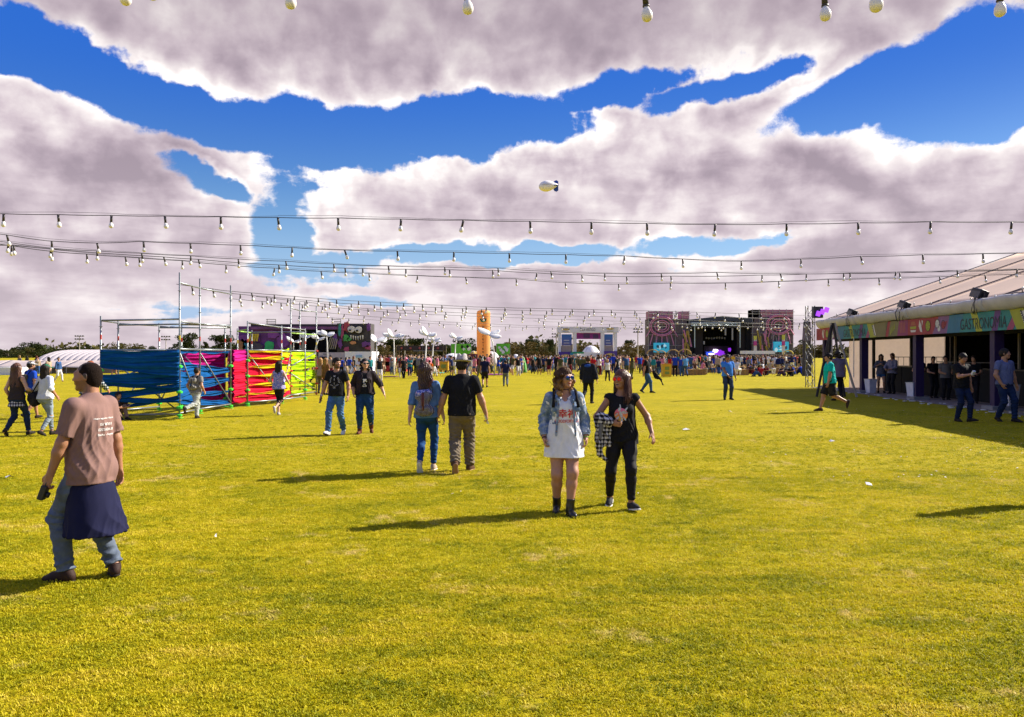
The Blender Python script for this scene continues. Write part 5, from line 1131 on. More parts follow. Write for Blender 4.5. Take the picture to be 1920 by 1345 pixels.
proto('m', SIT2, .6, 'short'); proto('f', SIT2, .6, 'long'); proto('m', dict(SIT2, drop=.43, ank=[(-.12, -.40, .085), (.12, -.42, .085)]), .6, 'short'); proto('f', dict(SIT2, drop=.43, ank=[(-.12, -.40, .085), (.12, -.42, .085)]), .5, 'long')
SK = [SKIN['light'], SKIN['tan'], SKIN['brown'], SKIN['pale']]; HC = dict(black=(.012, .01, .008), brown=(.05, .025, .014), blond=(.30, .17, .06), red=(.13, .04, .02))
DARKC = ['black', 'black', 'navy', 'grey', 'brown', 'maroon', 'white', 'white', 'olive', 'beige', 'red', 'blue', 'royal', 'pink', 'black', 'teal']
used = {}; first = set()
def crowd(px, D, zone, group, kinds=(0, 1, 2, 3, 4, 5, 6, 7), yaw=None, cols=None):
    cols = cols or DARKC
    pi = rng.choice(kinds); src, sex = protos[pi]
    for _ in range(60):
        t_ = rng.choice(cols or list(CC)); b_ = rng.choice(['black', 'navy', 'blue', 'grey', 'beige', 'blue', 'white', 'olive', 'maroon']); hc_ = rng.choice(['black', 'brown', 'brown', 'blond', 'red'] if sex == 'f' else ['black', 'black', 'brown'])
        who = 'woman' if sex == 'f' else 'man'; how = {8: 'sitting on the grass', 9: 'sitting on the grass', 10: 'sitting on a bale', 11: 'sitting on a bale', 6: 'waving'}.get(pi, 'in shorts' if pi in (1, 4) else 'standing')
        lab = f'{hc_} haired {who} {how} in {t_} and {b_} {zone}'
        if lab not in used: break
    used[lab] = 1
    if pi in first: r = copy_tree(src)
    else: r = src; first.add(pi)
    r.location = ((px - CX) / F * D, D, 0); r.rotation_euler = (0, 0, R(rng.uniform(0, 360) if yaw is None else yaw + rng.gauss(0, 25))); sc = (.93 if sex == 'f' else 1.0) * rng.uniform(.94, 1.05); r.scale = (sc,) * 3
    r['label'] = lab; r['group'] = group; sk = rng.choice(SK)
    for ch in r.children:
        nm = ch.name.split('.')[0]; c = sk if nm == 'body' else CC[t_] if nm == 'shirt' else HC[hc_] if nm == 'hair' else CC[b_]; ch.color = (*c, 1)
    return r
for i in range(104):
    px = rng.uniform(1214, 1520); zone = 'before the left stage tower' if px < 1290 else 'before the main stage centre' if px < 1410 else 'before the right stage tower'
    crowd(px, rng.uniform(72, 100), zone, 'crowd before the main stage', (0, 2, 3, 5, 6, 7, 1, 4), yaw=170)
for i in range(22): crowd(rng.uniform(1290, 1510), rng.uniform(66, 73), 'near the hay bales', 'people sitting by the hay bales', (8, 9, 10, 11))
for i in range(42): px = rng.uniform(985, 1225); crowd(px, rng.uniform(62, 95), 'before the purple booth' if px < 1160 else 'left of the main stage', 'people before the purple booth')
for i in range(30): px = rng.uniform(905, 990); crowd(px, rng.uniform(64, 88), 'right of the orange column', 'people round the orange column')
for i in range(50): px = rng.uniform(700, 905); crowd(px, rng.uniform(58, 90), 'by the red kiosks' if px < 800 else 'by the maroon panel', 'people at the stalls in the middle')
for i in range(22): crowd(rng.uniform(440, 700), rng.uniform(52, 72), 'behind the ribbon scaffold', 'people behind the ribbon scaffold')
for i in range(14): crowd(rng.uniform(0, 440), rng.uniform(48, 95), 'before the long white tent', 'people before the long white tent')

# beyond the 300 told apart, the crowd packed against the stages reads as one mass
def mass():
    vs_l, qs_l, cs_l, n0 = [], [], [], 0; parts_ = []
    for sex, pose in (('m', STAND), ('f', WALK), ('m', dict(STAND, wr=[(-.3, -.1, 1.55), (.28, 0, .82)]))):
        s = dict(S=1.0, sex=sex, **pose); J = skeleton(s); o = J['pel']; ps = []
        v, q = surface(head_prims(s, J, False) + [rc(J['neck'], J['hc'], .06, k=.03)] + [p for i in (0, 1) for p in arm_prims(s, J, i, 0, 2)], .045); ps.append((v, q, 'skin'))
        v, q = surface(torso_prims(s, J, .025) + arm_prims(s, J, 0, .02, .6) + arm_prims(s, J, 1, .02, .6), .05, [(o + V3(0, 0, -.05), V3(0, 0, -1))]); ps.append((v, q, 'top'))
        v, q = surface(leg_prims(s, J, 0, .02) + leg_prims(s, J, 1, .02) + [torso_prims(s, J, .01)[0]], .055, [(o + V3(0, 0, .02), V3(0, 0, 1))]); ps.append((v, q, 'bot'))
        v, q = surface(hframe([el((0, .03, .04), (.09, .10, .09), .02)] + ([rc((0, .06, 0), (0, .08, -.2), .07, .05)] if sex == 'f' else []), J), .05); ps.append((v, q, 'hair')); parts_.append(ps)
    for i in range(330):
        if i < 210: px, D = rng.uniform(1216, 1500), rng.uniform(96, 140)
        elif i < 250: px, D = rng.uniform(1040, 1220), rng.uniform(80, 89)
        else: px, D = rng.uniform(700, 1040), rng.uniform(76, 79) if rng.random() < .5 else rng.uniform(84, 94)
        a = rng.uniform(0, 6.3); c, s_ = math.cos(a), math.sin(a); X0 = (px - CX) / F * D; k = rng.uniform(.88, 1.03); ps = parts_[i % 3]
        cc = dict(skin=rng.choice(SK), top=CC[rng.choice(DARKC)], bot=CC[rng.choice(['black', 'navy', 'blue', 'grey', 'beige'])], hair=HC[rng.choice(['black', 'brown', 'brown', 'blond'])])
        for v, q, nm in ps:
            w_ = v * k; w_ = np.stack([w_[:, 0] * c - w_[:, 1] * s_ + X0, w_[:, 0] * s_ + w_[:, 1] * c + D, w_[:, 2]], 1)
            vs_l.append(w_); qs_l.append(q + n0); n0 += len(v); cs_l.append(np.tile(cc[nm], (len(v), 1)))
    o = qmesh('crowd', np.concatenate(vs_l), np.concatenate(qs_l), M('crowd_mass', attr='Col', var=.2, rough=.9), None, cols=np.concatenate(cs_l))
    tag(o, 'dense far crowd standing packed before the stages and stalls', 'crowd', kind='stuff')
mass()
# ------------------------------------------------------------------ scaffold with coloured ribbons
STEEL = M('scaffold_steel', (.23, .25, .26), .45, .75, var=.35, vs_=5); GREENP = M('green_clamp', (.06, .62, .05), .5); REDP = M('red_paint', (.45, .03, .02), .5); YELP = M('yellow_paint', (.55, .42, .03), .5)
def fab(name, rgb, tr=.22): return M('fabric_' + name, rgb, .75, var=.22, vs_=3, trans=tr, bump=.3, bs=120, spec=.08)
FB, FP, FR_, FY, FL = fab('blue', (.003, .075, .25), .07), fab('magenta', (.52, .010, .22)), fab('red', (.62, .008, .045)), fab('yellow', (.70, .52, .008)), fab('lime', (.42, .66, .006))
def pole(root, x, y, zt, foot=GREENP, clamps=(), bands=True):
    b = MB(); b.tube((x, y, .10), (x, y, zt), .0242, 8); o = b.build('pole', STEEL, root, True)
    z = .5
    while z < zt - .05:
        b = MB(); b.lathe([(.026, -.006), (.052, -.004), (.052, .004), (.026, .006)], 10, (x, y, z)); b.build('rosette', STEEL, o, True); z += .5
    b = MB(); b.box((x, y, .008), (.15, .15, .012)); b.tube((x, y, .01), (x, y, .12), .018, 6); b.lathe([(.03, .05), (.075, .06), (.075, .10), (.03, .11)], 8, (x, y, 0)); b.build('foot_jack', foot, root)
    for z in clamps: b = MB(); b.lathe([(.03, -.04), (.085, -.03), (.09, .02), (.03, .045)], 7, (x, y, z)); b.build('clamp', foot, root)
    if bands: b = MB(); b.tube((x, y, 2.15), (x, y, 2.28), .0255, 8); b.build('paint_band', REDP if rng.random() < .6 else YELP, root)
def bar(root, a, b_, r=.0242, name='beam', mat=STEEL):
    b = MB(); b.tube(a, b_, r, 8); return b.build(name, mat, root, True)
def ribbon(root, A, B, za, zb, ha, hb, mat, seed, off=.05, tw=0, sag=.03):
    """cloth strip from post A to post B; centre heights za, zb, half widths ha, hb"""
    A = Vector(A); B = Vector(B); d = (B - A); n = Vector((d.y, -d.x, 0)).normalized(); r = random.Random(seed); ph = [r.uniform(0, 6.3) for _ in range(6)]
    def fn(u, v):
        p = A + d * u; h = ha + (hb - ha) * u; c = za + (zb - za) * u - sag * math.sin(math.pi * u); t = v * 2 - 1
        z = c + t * h + .012 * math.sin(u * 9 + ph[0] + t * 2)
        k = .020 * math.sin(t * (7 + 3 * math.sin(ph[4])) + u * 5 * math.sin(ph[1]) + ph[2]) * (.4 + u) + .012 * math.sin(t * 17 + u * 3 + ph[3]) + .03 * math.sin(3.1 * u) * math.sin(t * 3 + ph[5])
        return p + n * (off + k) + Vector((0, 0, z))
    return grid_mesh('fabric_strip', fn, 26, 18, mat, root, True, .003)
def gpt(px, D): return ((px - CX) / F * D, D)
A_, B_, M_, C_, D_ = (-11.0, 21.3), (-9.12, 21.85), (-9.25, 23.6), (-9.15, 25.9), (-8.95, 26.95)
R1, R2, R3, R4 = (-11.35, 22.95), (-10.9, 24.6), (-10.5, 25.3), (-9.55, 26.5)
G1, E_1, M2, F_1, H1 = (-8.25, 28.5), (-8.78, 31.6), (-8.95, 33.6), (-8.45, 34.4), (-7.95, 30.6)
sc1 = empty('scaffold', (-10.0, 23.5, 0), 0, 'steel tube scaffold frame hung with blue and magenta fabric strips', 'scaffold', 'ribbon scaffolds on the lawn')
sc2 = empty('scaffold', (-8.6, 30.0, 0), 0, 'steel tube scaffold frame hung with red, yellow and lime fabric strips', 'scaffold', 'ribbon scaffolds on the lawn')
def loc(root, p, z=0): return (p[0] - root.location.x, p[1] - root.location.y, z)
for p, zt, cl in ((A_, 2.78, (.2, 1.33)), (B_, 4.0, (.3, .72, 1.42)), (M_, 4.0, ()), (C_, 4.0, (.62, 1.38)), (R1, 2.72, ()), (R2, 2.72, (.25, .9)), (R3, 2.72, (.1,)), (R4, 2.72, (.3,))): q = loc(sc1, p); pole(sc1, q[0], q[1], zt, GREENP, cl)
for p, zt, cl, ft in ((D_, 2.88, (.55, 1.02, 1.55), GREENP), (G1, 2.78, (1.6,), GREENP), (E_1, 3.95, (.5, 1.1, 1.7), REDP), (M2, 3.95, (), REDP), (F_1, 3.85, (.5, 1.15, 1.9), REDP), (H1, 2.75, (.4,), GREENP), ((-10.0, 29.0), 2.7, (), GREENP), ((-10.2, 31.2), 2.7, (), GREENP)): q = loc(sc2, p); pole(sc2, q[0], q[1], zt, ft, cl)
for a, b, z0, z1 in ((A_, B_, 2.66, 2.72), (A_, R1, 2.66, 2.66), (R1, R2, 2.64, 2.64), (R1, M_, 2.60, 2.66), (R2, C_, 2.58, 2.62), (R3, C_, 2.7, 2.7), (R2, R3, 2.62, 2.6), (R4, C_, 2.66, 2.66), (A_, B_, 1.87, 1.87), (B_, M_, 1.90, 1.90), (M_, C_, 1.90, 1.90), (B_, M_, 2.66, 2.66), (M_, C_, 2.66, 2.66), (B_, M_, 3.72, 3.72), (M_, C_, 3.72, 3.72),
                     (R1, R2, 1.88, 1.88), (A_, R1, 1.88, 1.88), (R2, M_, 1.9, 1.9), (A_, B_, .12, .12), (B_, M_, .14, .14), (M_, C_, .14, .14), (R1, R2, .14, .14), (A_, R1, .12, .12), (R3, R4, .14, .14), (R3, R4, 1.88, 1.88)):
    bar(sc1, loc(sc1, a, z0), loc(sc1, b, z1))
for a, b, z0, z1 in ((A_, B_, 1.8, .18), (B_, A_, 1.8, .9), (B_, M_, 1.8, .2), (M_, C_, 1.8, .2), (R2, R3, .2, 1.7), (R3, R4, 1.8, .2), (R1, R2, .2, 1.7)): bar(sc1, loc(sc1, a, z0), loc(sc1, b, z1), .02, 'brace')
for a, b, z0, z1 in ((D_, G1, 2.82, 2.72), (G1, H1, 2.72, 2.7), (E_1, M2, 3.6, 3.6), (M2, F_1, 3.6, 3.6), (D_, (-10.0, 29.0), 2.6, 2.6), ((-10.0, 29.0), (-10.2, 31.2), 2.6, 2.6), (E_1, F_1, 2.6, 2.6), (D_, G1, 1.9, 1.9), (G1, E_1, 1.88, 1.88), (E_1, F_1, 1.9, 1.9), (D_, G1, .14, .14), (G1, H1, .14, .14), (E_1, F_1, .14, .14), (G1, E_1, .14, .14), (H1, (-10.2, 31.2), 2.62, 2.62), (E_1, (-10.2, 31.2), 1.9, 1.9)):
    bar(sc2, loc(sc2, a, z0), loc(sc2, b, z1), mat=STEEL if z0 != 2.6 else M('green_pole', (.25, .45, .08), .5, .3))
for a, b, z0, z1 in ((D_, G1, 1.8, .2), (G1, E_1, .3, 1.8), (E_1, F_1, 1.0, .2), (E_1, F_1, 1.3, 1.85)): bar(sc2, loc(sc2, a, z0), loc(sc2, b, z1), .02, 'brace')
def rb(root, a, b, za, zb, ha, hb, m, i, off=.05, sag=.02): ribbon(root, loc(root, a), loc(root, b), za, zb, ha, hb, m, i, off, sag=sag)
# blue field between the two front posts
for i, (za, zb, ha, hb, o) in enumerate(((1.68, 1.70, .18, .18, .05), (1.56, 1.46, .15, .24, .07), (1.46, 1.30, .05, .16, .09), (1.10, 1.18, .12, .15, .05), (1.02, 1.02, .13, .08, .08), (1.0, .82, .05, .05, .1), (.62, .86, .10, .10, .06), (.55, .50, .06, .07, .09), (.25, .60, .035, .05, .05))): rb(sc1, A_, B_, za, zb, ha, hb, FB, i, o)
for i, (za, zb, ha, hb) in enumerate(((1.84, 1.82, .04, .04), (1.45, 1.28, .14, .05), (1.12, 1.22, .18, .06), (.98, .98, .10, .05), (.72, .95, .15, .08), (.60, .55, .12, .06), (.5, .20, .08, .09))):
    rb(sc1, B_, M_, za, (za + zb) / 2, ha, (ha + hb) / 2, FB, 20 + i, -.05); rb(sc1, M_, C_, (za + zb) / 2, zb, (ha + hb) / 2, hb * .7, FB, 40 + i, -.05)
for i, (za, zb, ha, hb) in enumerate(((1.74, 1.78, .14, .15), (1.50, 1.50, .12, .19), (1.2, 1.20, .14, .18), (.95, .92, .12, .17), (.62, .66, .16, .17), (.34, .38, .12, .16))):
    rb(sc1, R3, R4, za, zb, ha, hb, FP, 60 + i, 0); rb(sc1, R4, C_, zb, za, hb, ha + .05, FP, 70 + i, -.1)
for i, (za, zb, ha, hb) in enumerate(((1.72, 1.74, .18, .19), (1.40, 1.38, .20, .21), (1.06, 1.05, .19, .19), (.78, .78, .17, .17), (.50, .52, .16, .15), (.26, .24, .09, .08))): rb(sc2, C_, D_, za, zb, ha, hb, [FP, FR_, FR_, FR_, FR_, FR_][i], 80 + i, -.04)
for i, (za, zb, ha, hb) in enumerate(((1.74, 1.76, .13, .14), (1.50, 1.54, .20, .13), (1.18, 1.20, .20, .11), (.88, .84, .14, .18), (.56, .60, .17, .10), (.28, .30, .10, .14))):
    rb(sc2, D_, G1, za, zb, ha, hb, FR_, 90 + i, -.05); rb(sc2, G1, E_1, zb, za, hb * .6, ha * .7, FR_ if i % 2 else FY, 100 + i, -.03)
for i, (za, zb, ha, hb) in enumerate(((1.86, 1.86, .03, .04), (1.64, 1.64, .01, .07), (1.33, 1.38, .015, .09), (1.03, 1.03, .01, .08), (.72, .74, .015, .08), (.42, .44, .01, .07))):
    rb(sc2, D_, G1, za, zb, ha, hb, FY, 110 + i, .02); rb(sc2, G1, E_1, zb, zb, hb, .14, FY if i % 2 else FL, 120 + i, -.08)
for i, (za, zb, ha, hb) in enumerate(((1.72, 1.74, .16, .17), (1.46, 1.40, .10, .07), (1.22, 1.28, .09, .07), (1.02, .98, .07, .12), (.78, .80, .12, .06), (.52, .44, .05, .09), (.24, .26, .05, .03))):
    rb(sc2, E_1, F_1, za, zb, ha, hb, FL, 130 + i, -.05); rb(sc2, G1, E_1, za, za, .05, .13, FL, 140 + i, -.12)

# ------------------------------------------------------------------ food tent at the right
ux, uy = -1.1 / 16.4, -1.0; L_ = math.hypot(ux, uy); ux /= L_; uy /= L_
T0 = Vector((16.25, 42.0, 0)); TD = Vector((ux, uy, 0)); TN = Vector((-uy, ux, 0))           # along the front, into the tent
def T(a, n, z): return T0 + TD * a + TN * n + Vector((0, 0, z))
tent = empty('food_tent', T0, 0, 'long food tent with pale roof, colourful printed fascia and dark purple posts', 'tent')
def tl_(p): return p - T0
ROOFM = M('tent_roof', (.58, .42, .32), .7, var=.08, vs_=.6, trans=.15); GUT = M('tent_gutter', (.46, .45, .47), .6, var=.18, vs_=2); PURP = M('purple_post', (.018, .004, .055), .6); BLK = M('tent_black', (.006, .006, .007), .95)
NB = 8; BAY = 5.6; RH, RW = 3.55, 10.0
for k in range(NB):
    a0, a1 = k * BAY, (k + 1) * BAY
    def fn(u, v, a0=a0, a1=a1):
        a = a0 + (a1 - a0) * u; bow = math.sin(math.pi * u); return tl_(T(a, -.05 + v * (RW + .05), 3.42 + v * RH - .10 * bow * (math.sin(math.pi * v) + .2)))
    grid_mesh('roof_panel', fn, 8, 8, ROOFM, tent, True, .02)
    def fn2(u, v, a0=a0, a1=a1):
        a = a0 + (a1 - a0) * u; return tl_(T(a, RW + v * RW, 3.42 + (1 - v) * RH))
    grid_mesh('roof_panel', fn2, 2, 2, ROOFM, tent, False, .02)
    b = MB(); b.tube(tl_(T(a0, -.06, 3.47)), tl_(T(a0, RW, 3.47 + RH)), .022, 6); b.build('rafter', M('dark_seam', (.10, .075, .07), .8), tent)
    def gut(u, v, a0=a0, a1=a1):
        t = v * math.pi * 1.25 - .6; w_ = .012 * math.sin(u * 23 + k) + .015 * math.sin(u * 7); return tl_(T(a0 + (a1 - a0) * u, -.10 - (.13 + w_) * math.cos(t - .3), 3.33 - (.20 + w_) * math.sin(t - .9)))
    grid_mesh('gutter', gut, 16, 12, GUT, tent, True, .01)
def FZ(a): return 2.52 + .0 * a
# printed fascia: coloured bands with outlines, one panel set per bay
FCOL = {'teal': (.012, .27, .27), 'pink': (.42, .06, .17), 'mag': (.33, .03, .16), 'lime': (.45, .48, .03), 'blue': (.02, .20, .34), 'mauve': (.28, .12, .30), 'orange': (.50, .13, .06), 'olive': (.23, .20, .07), 'purple': (.14, .04, .24), 'red': (.42, .03, .05)}
for k_, c_ in FCOL.items(): M('fascia_' + k_, tuple(q * .72 for q in c_), .6, var=.12, vs_=2.5)
INK = M('print_ink', (.010, .012, .02), .6, var=0); ITS = M('light_ink', (.60, .58, .55), .6, var=0)
fz0, fz1 = 2.50, 3.12
b = MB(); b.box(tl_(T(NB * BAY / 2, .015, (fz0 + fz1) / 2)), (.03, NB * BAY, fz1 - fz0), (0, 0, math.atan2(TD.x, -TD.y) * -1 if False else math.atan2(-TD.x, TD.y) + math.pi)); b.build('fascia', _mats['fascia_teal'], tent)
def fpatch(a0, a1, sk0, sk1, col, lift=.006):
    """slanted band on the fascia between a0 and a1"""
    b = MB(); q = [tl_(T(a0, -lift, fz0)), tl_(T(a1, -lift, fz0)), tl_(T(a1 + sk1, -lift, fz1)), tl_(T(a0 + sk0, -lift, fz1))]; b.raw(q, [(0, 1, 2, 3)]); return b.build('printed_band', _mats['fascia_' + col], tent)
def fart(pts, mat, lift=.012):
    b = MB()
    for loop in pts: b.raw([tl_(T(a, -lift, z)) for a, z in loop], [tuple(range(len(loop)))])
    return tag(b.build('printed_art', mat, tent), kind='stuff')
def circ(a, z, r_, n=10, sx=1): return [(a + r_ * sx * math.cos(i * 2 * math.pi / n), z + r_ * math.sin(i * 2 * math.pi / n)) for i in range(n)]
PER = 11.4
for rep in range(-1, 4):
    a = rep * PER - .6; A0 = a
    seq = [(0, 2.1, 0, .5, 'red'), (2.1, 3.2, .5, .2, 'mauve'), (3.2, 4.1, .2, .3, 'blue'), (4.1, 7.0, .3, .4, 'teal'), (5.2, 5.6, -.35, -.35, 'lime'), (6.15, 6.5, .2, .2, 'purple'), (7.0, 7.35, .5, .5, 'pink'), (7.55, 8.2, -.4, -.3, 'lime'), (8.2, 9.2, -.3, .2, 'olive'), (9.2, 9.5, .25, .25, 'red'), (9.5, 10.4, .25, .2, 'olive'), (10.4, PER, .2, .0, 'mag')]
    for j, (x0, x1, s0, s1, c_) in enumerate(seq):
        if A0 + x1 > NB * BAY or A0 + x0 < -.7: continue
        fpatch(A0 + x0, A0 + x1, s0, s1, c_, .006 + .002 * (j % 3))
    if A0 + 4 < NB * BAY and A0 + 4 > 0:
        zc_ = (fz0 + fz1) / 2
        text_obj('lettering', 'GASTRONOMÍA', INK, tent, tl_(T(A0 + 5.6, -.016, zc_)), TD, (0, 0, 1), .46, 2.85, bold=-.004)
        def ok(x): return 0 < A0 + x < NB * BAY - .2
        for x, m_, sh_ in ((2.6, ITS, [circ(A0 + 2.5, zc_ + .05, .16, 10, 1.1), circ(A0 + 2.62, zc_ - .12, .12, 8, 1)]), (2.95, _mats['fascia_red'], [circ(A0 + 2.95, zc_ - .02, .15, 8), [(A0 + 3.05, zc_ + .1), (A0 + 3.25, zc_ + .12), (A0 + 3.1, zc_ - .1)]]),
                           (1.9, _mats['fascia_lime'], [circ(A0 + 1.75, zc_, .2, 12)]), (1.2, ITS, [[(A0 + 1.05, zc_ + .25), (A0 + 1.2, zc_ + .05), (A0 + 1.28, zc_ - .22), (A0 + 1.12, zc_ - .2), (A0 + .98, zc_ + .02)], [(A0 + 1.22, zc_ + .24), (A0 + 1.34, zc_ + .2), (A0 + 1.26, zc_)]]),
                           (.5, ITS, [[(A0 + .25, zc_ - .12), (A0 + .75, zc_ - .12), (A0 + .7, zc_ - .2), (A0 + .3, zc_ - .2)]]), (.5, _mats['fascia_lime'], [[(A0 + .22, zc_ + .02), (A0 + .78, zc_ + .02), (A0 + .74, zc_ - .08), (A0 + .26, zc_ - .08)]]), (.5, _mats['fascia_orange'], [[(A0 + .26, zc_ + .06), (A0 + .74, zc_ + .06), (A0 + .64, zc_ + .2), (A0 + .36, zc_ + .2)]]),
                           (8.0, ITS, [[(A0 + 7.75, zc_ + .2), (A0 + 7.95, zc_ + .24), (A0 + 8.2, zc_ - .22), (A0 + 8.0, zc_ - .25)]]), (9.9, _mats['fascia_lime'], [[(A0 + 9.7 + .13 * i, zc_ - .25 + .07 * i), (A0 + 9.8 + .13 * i, zc_ - .22 + .07 * i), (A0 + 9.74 + .13 * i, zc_ + .1 + .06 * i)] for i in range(4)]),
                           (10.9, _mats['fascia_orange'], [[(A0 + 10.7 + .14 * i, zc_ - .2), (A0 + 10.76 + .14 * i, zc_ - .2), (A0 + 10.74 + .14 * i, zc_ + .2), (A0 + 10.68 + .14 * i, zc_ + .22)] for i in range(4)])):
            if ok(x): fart(sh_, m_, .014 if m_ is not INK else .017)
        lines = []
        for x, rr in ((2.5, .16), (2.95, .15), (1.75, .2)):
            if ok(x):
                c = circ(A0 + x, zc_ + (.05 if x == 2.5 else 0), rr + .012, 12); d = circ(A0 + x, zc_ + (.05 if x == 2.5 else 0), rr - .012, 12)
                for i in range(12): lines.append([c[i], c[(i + 1) % 12], d[(i + 1) % 12], d[i]])
                for i in range(6): t = i * 1.05; lines.append([(A0 + x + .02 * math.cos(t), zc_ + .02 * math.sin(t)), (A0 + x + rr * .8 * math.cos(t), zc_ + rr * .8 * math.sin(t)), (A0 + x + rr * .8 * math.cos(t + .12), zc_ + rr * .8 * math.sin(t + .12))])
        if ok(8):
            for i in range(7): t = i * .07; lines.append([(A0 + 7.72 + t * .6, zc_ + .22 - t), (A0 + 7.78 + t * .6, zc_ + .26 - t), (A0 + 7.9 + t * .6, zc_ + .16 - t)])
        if lines: fart(lines, INK, .018)
for k, a in enumerate((0.0, 5.3, 10.95, 16.6, 22.3, 27.9, 33.5)):
    b = MB(); b.box(tl_(T(a + .12, .28, 1.26)), (.30, .28, 2.50), (0, 0, math.atan2(-TD.x, TD.y))); b.build('post', PURP, tent)
    b = MB(); b.box(tl_(T(a + .12, .26, .06)), (.62, .55, .12), (0, 0, .06)); b.build('post_base', M('concrete_grey', (.25, .23, .22), .9), tent)
# black sheets added to make the inside dark: ceiling, header, walls; a pale far gable behind the first bays
def wall_(name, p, q, z0, z1, mat, th=.06):
    p = tl_(p); q = tl_(q); b = MB(); d = q - p; d.z = 0; c = (p + q) / 2; b.box((c.x, c.y, (z0 + z1) / 2), (d.length, th, z1 - z0), (0, 0, math.atan2(d.y, d.x))); return b.build(name, mat, tent)
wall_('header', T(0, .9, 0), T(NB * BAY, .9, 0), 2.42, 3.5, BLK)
wall_('back_dark_sheet', T(0, RW * 2 - .3, 0), T(NB * BAY, RW * 2 - .3, 0), 0, 3.5, BLK)
GAB = M('gable_canvas', (.80, .72, .68), .8, var=.05, trans=.6)
wall_('gable_wall', T(-.02, 1.5, 0), T(-.02, 6.4, 0), .0, 3.9, GAB, .02); wall_('gable_dark_sheet', T(-.02, 6.4, 0), T(-.02, RW * 2 - .3, 0), 0, 3.6, BLK)
b = MB(); n_ = 6
b.raw([tl_(T(-.03, 0, 3.4)), tl_(T(-.03, 2 * RW, 3.4)), tl_(T(-.03, RW, 3.4 + RH))], [(0, 1, 2)]); b.build('gable_peak', ROOFM, tent)
b = MB(); b.raw([tl_(T(.4, .95, 3.05)), tl_(T(NB * BAY, .95, 3.05)), tl_(T(NB * BAY, RW * 2 - .4, 3.3)), tl_(T(.4, RW * 2 - .4, 3.3))], [(0, 1, 2, 3)]); b.build('ceiling_dark_sheet', BLK, tent)
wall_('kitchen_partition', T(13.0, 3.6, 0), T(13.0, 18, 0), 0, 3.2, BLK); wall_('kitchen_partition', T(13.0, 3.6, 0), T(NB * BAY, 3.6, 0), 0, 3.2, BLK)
for a, c_ in ((9.3, (.30, .22, .14)), (12.4, (.16, .14, .12)), (13.9, (.25, .2, .15)), (20.2, (.25, .22, .2)), (22.8, (.30, .28, .25))): b = MB(); b.box(tl_(T(a, 2.5, 1.4)), (.07, .07, 2.2)); b.build('inner_post', M('inner_post%d' % a, c_, .7), tent)
for a0, a1, n, z0, z1, c_ in ((14.2, 16.2, 3.5, 1.95, 2.25, (.35, .33, .36)), (14.6, 16.3, 3.5, 1.2, 1.85, (.06, .035, .025)), (18.2, 19.6, 3.5, 1.0, 2.3, (.05, .02, .015)), (20.8, 22.4, 3.5, 1.3, 1.5, (.12, .11, .12)), (6.0, 12.0, 3.4, 1.40, 1.44, (.1, .09, .09))): wall_('shelf', T(a0, n, 0), T(a1, n, 0), z0, z1, M('shelf%d' % int(a0 * 10), c_, .6), .3)
ctr = empty('food_counter', T(2.5, 1.9, 0), 0, 'long black counter running inside the food tent', 'counter')
for a in np.arange(4.6, 38, 2.05):
    p = T(a, 1.9, 0) - ctr.location; b = MB(); b.box((p.x, p.y, .60), (.05, 2.0, 1.18), (0, 0, math.atan2(-TD.x, TD.y))); b.build('front_panel', BLK, ctr)
p = T(21.3, 2.15, 0) - ctr.location; b = MB(); b.box((p.x, p.y, 1.21), (.6, 33.5, .05), (0, 0, math.atan2(-TD.x, TD.y))); b.build('counter_top', M('counter_dark', (.02, .018, .018), .4), ctr)
